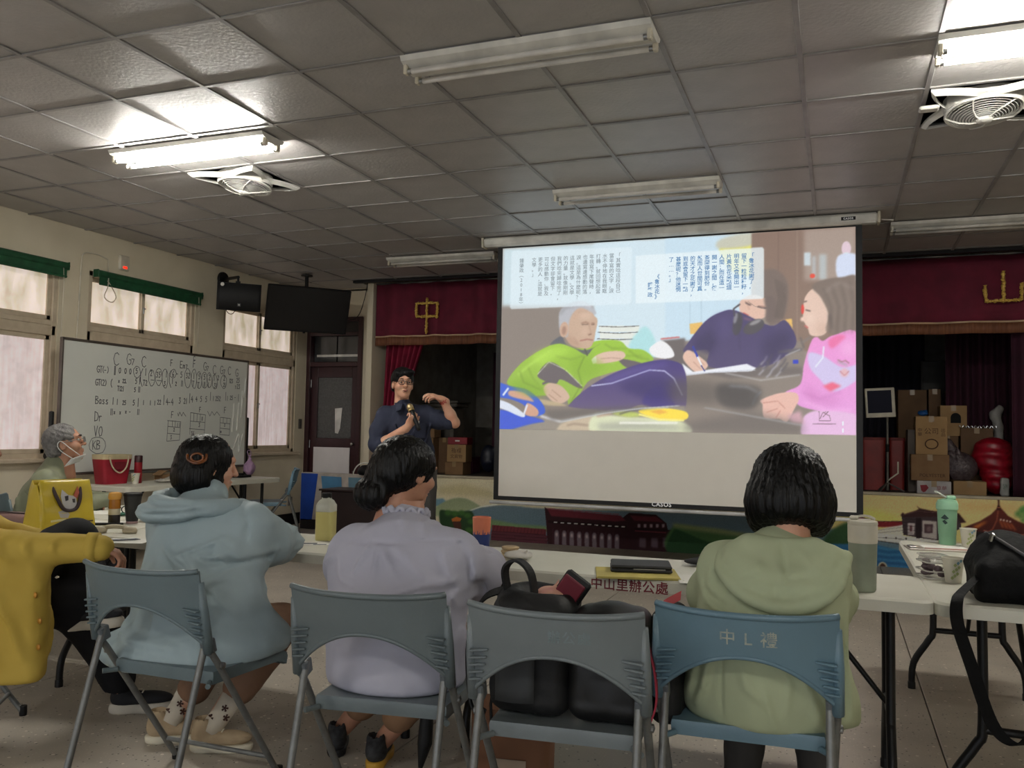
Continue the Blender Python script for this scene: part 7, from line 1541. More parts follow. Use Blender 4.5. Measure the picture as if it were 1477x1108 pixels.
# grey and cream travel mug
e = lathe_thing('travel_mug', (.086, 3.30, TZ), [('body', [(0, .0), (.040, 0), (.044, .006), (.048, .17)], mat('sage_grey_enamel', (142, 150, 132), .45)), ('collar', [(.0485, .168), (.0495, .172), (.050, .228), (.048, .232)], mat('cream_plastic', (222, 216, 198), .5)), ('lid', [(.049, .230), (.051, .234), (.049, .244), (.04, .247), (0, .247)], mat('cream_plastic', (222, 216, 198), .5))], 'tall grey travel mug with cream collar on the front table', 'mug')
MB().box((-.028, 0, .254), (.03, .024, .014), bev=.005).build('spout', MATS['cream_plastic'], e); MB().tube(arc((-.02, .012, .256), (.02, .014, .268), (.04, 0, .25), 6), .005, 6).build('flip_handle', MATS['cream_plastic'], e)
# coral and blue tumbler
lathe_thing('tumbler', (-1.43, 3.44, TZ), [('blue_base', [(0, 0), (.031, 0), (.033, .004), (.037, .095)], mat('cobalt_enamel', (38, 58, 120), .5)), ('coral_top', [(.0371, .094), (.040, .165), (.038, .167), (.036, .15), (0, .14)], mat('coral_enamel', (222, 128, 96), .5))], 'coral and cobalt blue tumbler beside the woman in lavender', 'tumbler')
b = MB()
for k in range(10): a = k*.63; b.prism([(-.012, 0), (.012, 0), (.010, .012+.006*(k % 3)), (-.008, .01)], .0, .0008, lambda x, y, z: ((.0373+z)*math.cos(a+x*25), (.0373+z)*math.sin(a+x*25), .093+y))
b.build('paint_edge', MATS['cobalt_enamel'], [o for o in bpy.data.objects if o.name == 'tumbler'][0])
for k in range(3): tag(MB().lathe([(0, 0), (.032, 0), (.038, .006), (.038, .012), (.032, .015), (0, .014)], (0, 0, 0), 26).build('wooden_coaster', mat('pale_wood_%d' % k, (206-8*k, 184-10*k, 146-10*k), .6), None, auto=40, loc=(-1.315+.004*k, 3.475-.003*k, TZ+.0155*k)), ('lowest', 'middle', 'topmost')[k]+' of three round pale wooden coasters stacked by the tumbler', 'coaster', 'round wooden coasters')
def crumple(name, at, size, m, label, cat, seed, h=.004, flat=1):
    f = Sd((-size[0], -size[1], 0), (size[0], size[1], size[2]*1.2), h); g = random.Random(seed)
    f.ell((0, 0, size[2]*.35), (size[0]*.8, size[1]*.8, size[2]*.4), .01)
    for k in range(7): a = g.uniform(0, 6.28); f.cone((0, 0, size[2]*.3), (size[0]*.7*math.cos(a), size[1]*.7*math.sin(a), size[2]*g.uniform(.15, 1)), size[2]*.25, size[2]*.08, .01)
    f.folds(size[2]*.10, 1.6/size[2], seed); f.box((0, 0, -.05), (1, 1, .05), .001, 0, 'cut')
    o = body(name, m, None, f); o.location = at; return tag(o, label, cat)
crumple('tissue', (-1.25, 3.42, TZ), (.075, .06, .05), mat('white_tissue', (226, 222, 214), .9), 'crumpled white tissue next to the wooden coasters', 'tissue', 4)
e = empty('snack_packet', (-1.33, 3.30, TZ), -.3, label='blue and silver snack packet lying in front of the tumbler', cat='packet')
MB().grid(lambda u, v: ((u-.5)*.15, (v-.5)*.06, .004+.014*math.sin(math.pi*u)*math.sin(math.pi*v)+.003*math.sin(u*25)), 16, 8, .003).build('wrapper', mat('foil_wrapper', (120, 150, 178), .3, (30, 44, 84), 24, .9), e, smooth=True)
MB().box((.02, -.05, .004), (.09, .05, .006), bev=.002).build('card_insert', mat('dark_card', (34, 36, 44), .6), e)
# juice bottle
e = empty('juice_bottle', (-2.30, 3.58, TZ), .2, label='square clear bottle of yellow drink with a black cap', cat='bottle')
def sq(w, z, r=.2): return [(p[0], p[1], z) for p in rrect(w, w, w*r, 4)]
def sqloft(L, m, nm, par):
    b = MB(); n = len(sq(1, 0))
    for w, z in L: b.add(sq(w, z), [])
    b.f = [(k*n+i, k*n+(i+1) % n, (k+1)*n+(i+1) % n, (k+1)*n+i) for k in range(len(L)-1) for i in range(n)]+[tuple(range(n))[::-1], tuple((len(L)-1)*n+i for i in range(n))]
    return b.build(nm, m, par, auto=50)
sqloft([(.080, .0), (.084, .004), (.084, .135)], mat('yellow_drink', (208, 200, 132), .3, (200, 190, 118), 6, .6), 'drink', e)
sqloft([(.0845, .136), (.0845, .165), (.060, .188), (.042, .195), (.040, .203)], mat('cloudy_bottle', (206, 206, 190), .3), 'shoulder', e)
MB().lathe([(.0225, .200), (.024, .202), (.024, .222), (.022, .224), (0, .224)], (0, 0, 0), 20).build('cap', BLACKP, e, auto=40)
# papers, folder, envelope
def sheet(name, at, rz, w, d, m, label, cat, th=.0012, lift=0):
    return tag(MB().grid(lambda u, v: ((u-.5)*w, (v-.5)*d, th/2+lift*max(0, u+v-1.4)**2), 8, 6, th).build(name, m, None, loc=at, rot=(0, 0, rz)), label, cat)
e = empty('yellow_envelope', (-.715, 3.27, TZ), .28, label='large yellow envelope under the black folder', cat='envelope')
MB().box((0, 0, .0035), (.31, .24, .007), bev=.002).build('pocket', mat('yellow_kraft', (200, 184, 100), .7), e); MB().prism([(-.15, -.12), (.15, -.12), (.11, -.02), (-.11, -.02)], .0071, .0084).build('flap', MATS['yellow_kraft'], e)
MB().box((.155, -.03, .0025), (.02, .2, .005)).build('inner_sheets', PAPER, e)
e = empty('black_folder', (-.715, 3.34, TZ+.0095), .25, label='black zip folder lying on the yellow envelope', cat='folder')
MB().box((0, 0, .006), (.235, .175, .012), bev=.005).build('back_cover', mat('black_leatherette', (46, 46, 46), .6, (36, 36, 36), 40, .7), e); MB().box((0, .0, .020), (.232, .172, .012), bev=.005).build('front_cover', MATS['black_leatherette'], e); MB().box((.03, -.086, .013), (.12, .006, .004)).build('zip', STEEL, e)
crumple('black_pouch', (-.50, 3.60, TZ), (.12, .07, .05), mat('black_nylon', (22, 22, 24), .7), 'soft black pouch beside the black folder', 'pouch', 8, .005)
sheet('paper_sheet', (-.50, 3.26, TZ), .35, .13, .19, PAPER, 'white sheet of paper left of the woman in green', 'paper')
sheet('booklet', (-2.82, 3.66, TZ), .3, .12, .09, PAPER, 'small white booklet beyond the sleeve of the blue jacket', 'booklet', .014)
e = empty('printed_leaflet', (-2.26, 3.42, TZ), .5, label='printed leaflet with dark pictures beside the juice bottle', cat='leaflet')
MB().box((0, 0, .0008), (.15, .10, .0016)).build('page', PAPER, e); MB().box((-.02, .01, .0018), (.07, .04, .0006)).build('picture', mat('leaflet_picture', (110, 116, 122), .7, (60, 62, 70), 60, .9), e); MB().box((.03, -.025, .0018), (.06, .02, .0006)).build('picture', MATS['leaflet_picture'], e)
# yellow shopping bag
e = empty('yellow_bag', (-3.74, 3.34, TZ), 1.38, label='glossy yellow shopping bag with an animal print and dark handles', cat='bag'); YB = mat('yellow_laminate', (208, 184, 52), .35, (198, 172, 40), 5, .7, .2, 14)
def ybag(u, v):
    P = rrect(.29, .18, .02, 4); k = u*len(P) % len(P); i = int(k); t = k-i; p = Vector(P[i % len(P)]).lerp(Vector(P[(i+1) % len(P)]), t); s = 1-.0*v
    side = abs(p.x) > .14; return (p.x*(1-.07*v), p.y*(1-(.55 if not side else .75)*v**1.6)+.004*math.sin(9*v+20*u), .245*v-(.02*v if side else 0))
MB().grid(ybag, 60, 12, .003).build('body', YB, e, smooth=True); MB().box((0, 0, .002), (.28, .172, .004)).build('base', YB, e)
for s in (-1, 1): MB().tube(spline([(-.075, s*.03-.0, .235), (-.062, s*.068-.004, .16), (-.03, s*.085-.004, .10), (.03, s*.085-.004, .10), (.062, s*.068-.004, .16), (.075, s*.03, .235)], 5), .009, 8).build('handle', mat('dark_brown_cord', (52, 32, 36), .6), e, smooth=True)
def onface(x, z): return Vector((x, -.0905*(1-.55*(z/.245)**1.6)-.004, z))
for nm, P, c in (('print_head', [(-.03, .20), (-.04, .165), (-.035, .13), (-.02, .105), (.005, .085), (.03, .09), (.045, .115), (.04, .15), (.05, .19), (.025, .165), (0, .17)], (224, 222, 220)), ('print_ear', [(.025, .165), (.055, .215), (.06, .18), (.045, .15)], (196, 96, 70)), ('print_patch', [(-.02, .165), (0, .168), (-.002, .145), (-.018, .14)], (40, 34, 40)), ('print_patch', [(.018, .15), (.034, .15), (.032, .13), (.02, .132)], (40, 34, 40)), ('print_nose', [(.0, .10), (.022, .10), (.02, .088), (.005, .087)], (206, 110, 120)), ('print_body', [(-.06, .09), (-.02, .10), (.0, .075), (-.01, .055), (-.05, .06)], (196, 190, 186)), ('print_line', [(-.10, .05), (-.02, .055), (-.02, .045), (-.10, .04)], (232, 222, 170)), ('print_line', [(.07, .035), (.125, .037), (.125, .030), (.07, .028)], (90, 70, 30))):
    b = MB(); b.add([onface(x, z)+Vector((0, -.0012 if nm != 'print_head' else 0, 0)) for x, z in P], [tuple(range(len(P)))]); b.build(nm, mat('print_%d_%d' % (c[0], c[1]), c, .5), e)
e = empty('zip_pouch', (-3.98, 3.24, TZ), .35, label='dusty brown zip pouch at the left edge of the table', cat='pouch')
f = Sd((-.2, -.09, 0), (.2, .09, .09), .006); f.box((0, 0, .035), (.17, .065, .035), .03, .01).ell((0, 0, .05), (.15, .05, .03), .02).folds(.002, 30, 3); body('pouch', mat('dusty_mauve_leather', (140, 108, 102), .6, (120, 90, 86), 9, .8), e, f)
MB().tube([(-.15, -.03, .075), (0, -.035, .08), (.15, -.03, .07)], .004, 6).build('zip', mat('dark_zip', (60, 46, 46), .5), e)
e = empty('black_case', (-4.02, 3.56, TZ), .5, label='upright black case behind the yellow bag', cat='case'); MB().box((0, 0, .08), (.11, .10, .16), bev=.01).build('body', BLACKP, e); MB().box((0, 0, .166), (.10, .09, .012), bev=.004).build('lid', BLACKP, e); MB().box((.0, -.052, .10), (.05, .006, .05), bev=.002).build('pocket', mat('black_nylon', (22, 22, 24), .7), e)
tag(MB().box((0, 0, .01), (.06, .05, .02), bev=.004).build('pink_carton', mat('pale_pink_card', (182, 150, 146), .7), None, loc=(-4.0, 3.57, TZ+.172), rot=(0, 0, .5)), 'small pale pink carton on top of the black case', 'carton')
for k, (x, y, r, w, d) in enumerate(((-3.72, 3.62, .5, .22, .17), (-4.12, 4.02, .3, .3, .21), (-3.96, 4.25, .9, .21, .3), (-3.05, 3.10, .35, .2, .15))): sheet('paper_sheet', (x, y, TZ+.0002*k), r, w, d, PAPER, ('white sheet of paper right behind the yellow bag', 'white sheet of paper under the dark eyeglasses', 'white sheet of paper nearest the grey-haired man', 'white sheet of paper with a pen beside the blue jacket')[k], 'paper')
tag(MB().tube([(-.07, 0, .006), (.05, 0, .006), (.07, 0, .004)], [.005, .005, .001], 8).build('pen', mat('grey_pen', (110, 112, 118), .4), None, loc=(-3.06, 3.09, TZ+.002), rot=(0, 0, .9)), 'grey pen lying on the sheet beside the blue jacket', 'pen')
tag(MB().box((0, 0, .006), (.24, .025, .012), bev=.004).build('black_ruler_case', BLACKP, None, loc=(-3.66, 3.52, TZ), rot=(0, 0, .5)), 'flat black pencil case in front of the paper sheets', 'pencil case')
e = empty('eyeglasses', (-3.98, 3.98, TZ+.002), .6, label='dark folded eyeglasses with a green cloth on the table', cat='glasses')
for s in (-1, 1):
    MB().tube([(s*.035+.028*math.cos(a*math.pi/8), 0, .028+.022*math.sin(a*math.pi/8)) for a in range(16)], .003, 6, closed=True).build('rim', BLACKP, e, smooth=True); MB().tube([(s*.064, 0, .04), (s*.07, .06, .02), (s*.03, .12, .006)], .003, 6).build('temple', BLACKP, e, smooth=True)
MB().tube([(-.008, 0, .036), (0, -.002, .04), (.008, 0, .036)], .003, 6).build('bridge', BLACKP, e, smooth=True)
crumple('green_cloth', (-3.92, 3.92, TZ), (.05, .04, .025), mat('green_cloth', (26, 86, 62), .8), 'small crumpled dark green cloth by the eyeglasses', 'cloth', 12)
e = lathe_thing('tea_bottle', (-3.64, 3.60, TZ), [('lower_label', [(0, 0), (.028, 0), (.030, .003), (.030, .05)], mat('black_label', (34, 26, 26), .5)), ('band', [(.0302, .05), (.0302, .082)], mat('pale_band', (214, 204, 176), .5)), ('drink', [(.030, .082), (.030, .125), (.028, .135)], mat('amber_tea', (176, 112, 34), .25)), ('cap', [(.031, .132), (.034, .136), (.034, .155), (.030, .166), (.018, .170), (0, .168)], mat('orange_cap', (224, 164, 72), .4))], 'bottle of amber tea with an orange cap beside the black tumbler', 'bottle')
lathe_thing('black_tumbler', (-3.585, 3.67, TZ), [('body', [(0, .012), (.030, .012), (.032, .02), (.046, .145), (.046, .15)], mat('matte_black', (26, 26, 28), .5)), ('lid', [(.048, .148), (.049, .152), (.048, .162), (.04, .166), (0, .164)], BLACKP), ('base', [(0, 0), (.030, 0), (.030, .013)], mat('pink_rubber', (170, 140, 138), .7))], 'wide black tumbler with a lid beside the pale blue jacket', 'tumbler')
e = empty('beige_headset', (-3.33, 3.30, TZ), .35, label='beige telephone-style handset lying on the table', cat='handset')
for x in (-.075, .075): MB().lathe([(0, .0), (.03, .002), (.034, .014), (.026, .030), (0, .034)], (x, 0, 0), 18, None, 1.1, .8).build('earpiece', mat('beige_plastic', (198, 186, 160), .5), e, smooth=True)
MB().tube(spline([(-.07, 0, .02), (-.03, .008, .03), (.03, .008, .03), (.07, 0, .02)], 5), .011, 8).build('grip', MATS['beige_plastic'], e, smooth=True)
# far table: cooler bag, thermos, cup, carton, wrapping
e = empty('cooler_bag', (-6.10, 5.98, TZ), 1.45, label='red cooler bag with a cream band and rope handle', cat='bag')
def loftbox(par, nm, m, w0, d0, w1, d1, z0, z1):
    b = MB(); lo = rrect(w0, d0, .03, 4); hi = rrect(w1, d1, .03, 4); n = len(lo); b.add([(p[0], p[1], z0) for p in lo]+[(p[0], p[1], z1) for p in hi], [(i, (i+1) % n, n+(i+1) % n, n+i) for i in range(n)]+[tuple(range(n))[::-1], tuple(range(n, 2*n))]); return b.build(nm, m, par, auto=40)
loftbox(e, 'body', RED, .24, .15, .30, .18, 0, .22); loftbox(e, 'cream_band', mat('cream_canvas', (206, 190, 150), .8), .302, .182, .305, .185, .22, .262)
for s in (-1, 1): MB().tube(spline([(-.10, s*.093, .25), (-.07, s*.105, .15), (0, s*.11, .10), (.07, s*.105, .15), (.10, s*.093, .25)], 5), .007, 8).build('rope_handle', mat('cream_rope', (212, 200, 168), .8), e, smooth=True)
MB().box((.03, -.09, .16), (.14, .006, .07), bev=.003).build('front_pocket', mat('dark_red_vinyl', (120, 18, 34), .5), e)
lathe_thing('thermos', (-5.98, 6.17, TZ), [('body', [(0, 0), (.033, 0), (.035, .004), (.035, .19)], mat('metallic_red', (150, 20, 34), .3)), ('lid', [(.0355, .19), (.0355, .245), (.030, .252), (0, .252)], mat('dark_maroon_lid', (54, 14, 20), .4))], 'slim red thermos with a dark lid on the far table', 'thermos')
def paper_cup(at, label, s=1.0):
    e = empty('paper_cup', at, .4, label=label, cat='cup', group='printed paper cups')
    MB().lathe([(0, .003), (.026*s, .003), (.026*s, 0), (.027*s, 0), (.038*s, .092*s), (.0365*s, .092*s), (.0255*s, .006)], (0, 0, 0), 26).build('wall', mat('white_cup_paper', (222, 218, 202), .7), e, auto=50)
    MB().tube([(.0385*s*math.cos(a*math.pi/12), .0385*s*math.sin(a*math.pi/12), .092*s) for a in range(24)], .002, 6, closed=True).build('rolled_rim', MATS['white_cup_paper'], e, smooth=True)
    for k in range(9):
        a = -2.2+.22*(k % 3)+.05*k; z = (.02+.008*k)*s; r = (.0275+.0117*z/(.092*s)*1.0)*s*1.0+.0009
        MB().prism([(-.006, 0), (0, .005), (.007, .001), (0, -.004)], 0, .0006, lambda x, y, w: ((r+w)*math.cos(a+x/r), (r+w)*math.sin(a+x/r), z+y*1.6)).build('leaf_print', mat('leaf_print', (168, 180, 120), .7) if k < 7 else mat('blue_print', (120, 158, 178), .7), e)
    return e
paper_cup((-5.93, 6.09, TZ), 'printed paper cup beside the red thermos on the far table')
e = empty('open_carton', (-6.05, 6.62, TZ), 1.4, label='small open brown carton under the whiteboard', cat='carton'); MB().box((0, 0, .03), (.20, .12, .06)).build('tray', CARD, e)
for s in (-1, 1): MB().box((s*.09, -.0, .075), (.09, .12, .004), rotm(0, s*.5, 0)).build('flap', CARD, e)
crumple('plastic_wrap', (-5.88, 6.45, TZ), (.13, .20, .05), mat('clear_crumpled_plastic', (178, 174, 166), .25), 'crumpled clear plastic wrap in front of the open carton', 'plastic wrap', 14, .007)
tag(MB().box((0, 0, .012), (.14, .20, .024), bev=.006).box((0, 0, .034), (.06, .06, .02), bev=.004).build('black_gadget', BLACKP, None, loc=(-5.85, 7.45, TZ)), 'flat black gadget at the near end of the far table', 'gadget')
e = empty('purple_bag', (-6.33, 8.22, .70), label='lilac plastic bag hanging from the whiteboard stand', cat='bag')
f = Sd((-.09, -.10, 0), (.09, .10, .27), .006); f.ell((0, 0, .08), (.055, .08, .08), .03).cone((0, 0, .12), (0, 0, .23), .045, .014, .03).folds(.005, 50, 17, (1, 1, 0)); body('bag', mat('lilac_plastic', (196, 158, 196), .35), e, f)
MB().tube(spline([(0, -.02, .22), (-.01, -.03, .27), (-.02, 0, .29), (-.01, .03, .27), (0, .02, .22)], 4), .005, 6).build('handle_loop', MATS['lilac_plastic'], e, smooth=True)
# right table
e = lathe_thing('shaker_bottle', (.53, 4.93, TZ), [('cup', [(0, 0), (.038, 0), (.040, .004), (.041, .05), (.0425, .052), (.047, .18)], mat('mint_plastic', (140, 190, 156), .35)), ('lid', [(.048, .176), (.052, .18), (.052, .205), (.044, .225), (.022, .232), (0, .232)], mat('mint_lid', (160, 212, 176), .4))], 'mint green shaker bottle with a carry loop on the right table', 'bottle')
MB().box((.018, 0, .238), (.045, .03, .022), bev=.006).build('flip_cap', MATS['mint_lid'], e); MB().tube(spline([(-.005, -.014, .238), (-.04, -.016, .262), (-.055, 0, .266), (-.04, .016, .262), (-.005, .014, .238)], 5), .0045, 6).build('carry_loop', mat('white_loop', (220, 226, 214), .4), e, smooth=True)
for P in ([(-.02, .135), (0, .155), (.02, .135), (.004, .128)], [(-.012, .12), (.0, .128), (.014, .112), (.002, .104)]):
    MB().prism(P, 0, .0008, lambda x, y, z: (-(.0470+z)*math.sin(.35-x*21), -(.0470+z)*math.cos(.35-x*21), y)).build('emblem', mat('dark_teal_print', (36, 62, 62), .6), e)
paper_cup((.615, 4.85, TZ), 'printed paper cup beside the mint green shaker', 1.0); paper_cup((.41, 3.64, TZ), 'printed paper cup between the plastic food box and the black bag', 1.0)
e = empty('clipboard', (.47, 4.68, TZ), .12, label='clear document case with papers in front of the shaker', cat='clipboard'); MB().box((0, 0, .004), (.30, .15, .008), bev=.002).build('case', mat('clear_document_case', (176, 164, 152), .3), e); MB().box((.02, .01, .0095), (.2, .12, .003)).build('papers', PAPER, e); MB().box((.02, -.06, .011), (.20, .012, .004)).build('pink_strip', mat('pink_strip', (196, 150, 140), .6), e); MB().box((-.13, -.02, .012), (.03, .07, .008), bev=.002).build('clip', STEEL, e)
e = empty('food_box', (.355, 3.74, TZ), .3, label='clear plastic food box holding dark snacks', cat='food box')
for k in range(9): MB().lathe([(0, 0), (.014, .004), (.018, .012), (.012, .022), (0, .026)], (random.uniform(-.03, .03), random.uniform(-.04, .04), .006+.02*(k//4)), 10).build('snack', mat('dark_snack', (62, 48, 52), .5, (110, 92, 96), 30, .9), e, smooth=True)
b = MB()
for z in (.004, .03, .062, .085): b.tube([(p[0], p[1], z) for p in rrect(.10-.2*max(0, z-.05), .13-.2*max(0, z-.05), .02, 3)], .0028, 6, closed=True)
b.build('rim', mat('clear_plastic_edge', (200, 196, 190), .2), e); loftbox(e, 'lid', mat('clear_lid', (196, 192, 186), .12, alpha=.35), .095, .125, .085, .115, .064, .088)
e = lathe_thing('vitamin_jar', (.70, 4.76, TZ), [('jar', [(0, 0), (.024, 0), (.026, .004), (.026, .035), (.022, .04)], mat('clear_jar', (198, 190, 184), .2)), ('cap', [(.025, .04), (.026, .042), (.026, .066), (.024, .068), (0, .068)], mat('orange_screw_cap', (228, 132, 78), .5))], 'small clear jar with an orange screw cap', 'jar')
e = empty('red_clip_case', (.735, 4.70, TZ), .3, label='small red hinged case beside the orange-capped jar', cat='case'); MB().box((0, 0, .012), (.06, .05, .024), bev=.010).build('body', mat('glossy_red', (170, 24, 34), .25), e); MB().box((.0, .0, .032), (.055, .045, .014), rotm(.2), bev=.006).build('lid', MATS['glossy_red'], e); MB().box((0, -.026, .02), (.03, .004, .006)).build('white_line', WHITE, e)
e = empty('spiral_notebook', (.86, 4.70, TZ), .05, label='white spiral notebook at the right edge of the table', cat='notebook'); MB().box((0, 0, .006), (.20, .15, .012), bev=.002).build('pages', PAPER, e)
for k in range(10): MB().tube([(-.09+.02*k+.0, -.07+.006*math.cos(a*math.pi/6), .008+.008*math.sin(a*math.pi/6)) for a in range(12)], .0014, 5, closed=True).build('ring', STEEL, e)
for k, x in enumerate((.78, .92)): lathe_thing('white_pin', (x, 4.84, TZ), [('stem', [(0, 0), (.006, 0), (.006, .028)], WHITE), ('head', [(.006, .028), (.009, .031), (.008, .04), (0, .043)], WHITE)], ('tiny white peg behind the spiral notebook, the left one', 'tiny white peg behind the spiral notebook, the right one')[k], 'peg', n=10)
# black shoulder bag with long strap
e = empty('black_shoulder_bag', (.575, 3.37, TZ), 0, label='black nylon shoulder bag on the right table with its strap hanging down', cat='bag'); BN = mat('black_nylon_bag', (7, 7, 8), .75, (4, 4, 5), 10, .8, .5, 30, spec=.2)
f = Sd((-.18, -.22, -.0), (.20, .20, .28), .006); f.box((0, -.02, .07), (.15, .13, .075), .05, .02).ell((-.02, .0, .13), (.125, .12, .075), .04).ell((-.04, .03, .175), (.07, .08, .05), .04).cone((.11, -.06, .15), (.13, .04, .15), .05, .045, .04).folds(.004, 26, 71).box((0, 0, -.05), (.4, .4, .05), .001, 0, 'cut'); body('body', BN, e, f)
MB().tube(spline([(-.09, .03, .215), (-.06, -.06, .20), (.01, -.115, .155), (.07, -.145, .12)], 5), .006, 6).build('zip', mat('zip_teeth', (58, 58, 60), .4), e, smooth=True)
MB().box((-.08, -.04, .205), (.014, .02, .036), rotm(.5, 0, .3), bev=.004).build('zip_pull', CHROME, e)
def strap(P, w, name, par, m, th=.004, side=(0, 1, 0)):
    P = spline(P, 8); sd = Vector(side)
    def fn(u, v):
        i = min(int(u*(len(P)-1)), len(P)-2); t = u*(len(P)-1)-i; return P[i].lerp(P[i+1], t)+sd*(v-.5)*w
    return MB().grid(fn, len(P)-1, 1, th).build(name, m, par, smooth=False)
strap([(-.12, -.10, .09), (-.19, -.20, .045), (-.215, -.262, .02), (-.215, -.275, -.05), (-.18, -.28, -.17), (-.125, -.28, -.34), (-.07, -.28, -.40), (-.02, -.28, -.375), (.02, -.28, -.25), (.03, -.275, -.06), (.035, -.255, .06), (.05, -.2, .14)], .042, 'strap', e, BN, side=(.9, .3, .1))
strap([(.035, -.25, .05), (.03, -.285, -.1), (.028, -.285, -.36), (.035, -.285, -.45)], .040, 'hanging_strap', e, BN, side=(1, 0, 0))
for z in (.03, -.14): MB().tube([(.03+a, -.292, z+c) for a, c in ((-.026, -.014), (.026, -.014), (.026, .014), (-.026, .014))], .003, 6, closed=True).build('buckle', CHROME, e)
for k in range(3): MB().lathe([(0, 0), (.008, .004), (.008, .010), (0, .014)], (.0, -.225-.012*k, .055-.03*k), 10).build('charm', mat('brass_charm', (150, 120, 60), .35, metal=.7), e, smooth=True)
# ================================================================== bags on the third chair, things on the floor
BKG = mat('charcoal_canvas', (58, 60, 62), .75, (48, 50, 52), 14, .8); BKB = mat('black_canvas', (13, 13, 14), .7, (8, 8, 9), 10, .8, .4, 20)
cx, cy, cr = -.694, 2.18, .10
def CQ(x, y, z): return Vector((cx+x*math.cos(cr)-y*math.sin(cr), cy+x*math.sin(cr)+y*math.cos(cr), z))
e = empty('backpack', CQ(-.115, .30, .455), cr, label='open black and grey backpack on the third chair', cat='backpack')
f = Sd((-.16, -.17, 0), (.16, .17, .42), .007); f.box((0, 0, .17), (.12, .13, .17), .05, .01).ell((0, 0, .30), (.115, .12, .06), .04).ell((.02, -.0, .37), (.075, .07, .06), .02, 'cut').folds(.004, 24, 81); body('body', BKB, e, f)
MB().grid(lambda u, v: (-.085+.11*u, -.142-.012*math.sin(math.pi*u), .05+.20*v), 6, 6, .012).build('front_pocket', BKG, e, smooth=True); MB().grid(lambda u, v: (-.10+.16*u, -.128-.010*math.sin(math.pi*u)+.05*v*v, .27+.06*v), 8, 6, .012).build('upper_panel', BKG, e, smooth=True)
MB().tube([(-.01, -.15, .26), (-.01, -.155, .30)], .003, 6).build('zip_pull', STEEL, e)
strap([(-.085, .0, .30), (-.09, -.05, .40), (-.05, -.07, .435), (-.01, -.06, .40), (.0, -.03, .31)], .034, 'top_handle', e, BKB, .008, (.3, .9, 0))
strap([(-.08, .06, .33), (-.16, -.02, .31), (-.19, -.08, .20), (-.165, -.12, .04), (-.12, -.13, .0)], .035, 'shoulder_strap', e, BKB, .006, (0, .8, .5))
crumple('scarf', CQ(-.075, .30, .755), (.07, .06, .08), mat('tan_pink_scarf', (196, 160, 120), .8, (190, 130, 130), 18, .9), 'tan and pink scarf stuffed in the open backpack', 'scarf', 21)
e = empty('open_wallet', CQ(-.01, .30, .755), cr, label='dark red lined wallet sticking out of the backpack', cat='wallet'); MB().box((0, 0, .05), (.085, .03, .09), rotm(.2, .6, 0), bev=.008).build('cover', BKB, e); MB().box((-.005, -.018, .05), (.07, .012, .07), rotm(.2, .6, 0), bev=.003).build('lining', mat('dark_red_lining', (110, 28, 44), .6), e)
e = empty('quilted_bag', CQ(.11, .29, .455), cr, label='black quilted bag with a metal ring beside the backpack', cat='bag')
f = Sd((-.14, -.16, 0), (.15, .16, .34), .006); f.box((0, 0, .15), (.115, .12, .15), .05, .01).ell((0, 0, .26), (.10, .09, .06), .04)
f.disp(lambda X, Y, Z: .004*np.maximum(np.abs(np.sin(28*(X+Z*.9))), np.abs(np.sin(28*(X-Z*.9)))).__rsub__(1)*1.0); body('body', mat('black_quilted_nylon', (10, 10, 11), .5), e, f)
MB().tube([(-.035+.02*math.cos(a*math.pi/10), -.128, .245+.02*math.sin(a*math.pi/10)) for a in range(20)], .0032, 6, closed=True).build('ring', CHROME, e, smooth=True); MB().box((-.035, -.122, .27), (.02, .006, .03), bev=.002).build('ring_tab', BKB, e)
strap([(.09, -.06, .27), (.13, -.1, .18), (.14, -.1, .08), (.12, -.11, .01)], .028, 'red_strap', e, mat('crimson_strap', (150, 30, 52), .7), .005, (0, 1, 0))
e = empty('pink_jacket_bundle', (-.47, 2.62, .47), label='dark bag with a pinkish-red strap wedged between the chairs', cat='bag')
f = Sd((-.08, -.12, -.1), (.08, .14, .36), .008); f.box((0, 0, .12), (.05, .10, .17), .04, .01).folds(.004, 24, 91); body('body', BKB, e, f); strap([(-.02, -.1, .28), (.01, -.11, .31), (.045, -.08, .33)], .03, 'strap', e, mat('coral_strap', (190, 80, 84), .7), .006, (0, .5, .8))
e = empty('brown_paper_bag', (-1.03, 2.80, 0), .15, label='brown paper shopping bag on the floor between the chairs', cat='bag'); KR = mat('brown_kraft', (124, 84, 58), .8, (108, 72, 48), 6, .8)
loftbox(e, 'body', KR, .26, .16, .27, .17, 0, .34)
for s in (-1, 1): MB().tube(spline([(-.06, s*.088, .30), (-.05, s*.095, .40), (.05, s*.095, .40), (.06, s*.088, .30)], 5), .005, 6).build('handle', mat('black_cord', (20, 20, 20), .7), e, smooth=True)
MB().box((0, -.088, .17), (.12, .002, .03)).build('pale_label', mat('pale_label', (170, 150, 130), .7), e)
e = empty('umbrella', (-1.44, 2.92, 0), .3, label='folded black umbrella leaning on the floor under the table', cat='umbrella'); MB().tube([(0, 0, .02), (.01, .03, .10), (.02, .10, .46)], [.008, .028, .016], 8).build('canopy', BKB, e, smooth=True); MB().tube(spline([(.02, .10, .46), (.022, .115, .53), (.03, .12, .56), (.05, .12, .55)], 4), .009, 8).build('handle', BLACKP, e, smooth=True); MB().tube([(0, 0, .02), (-.002, -.006, .0)], .003, 6).build('tip', STEEL, e)
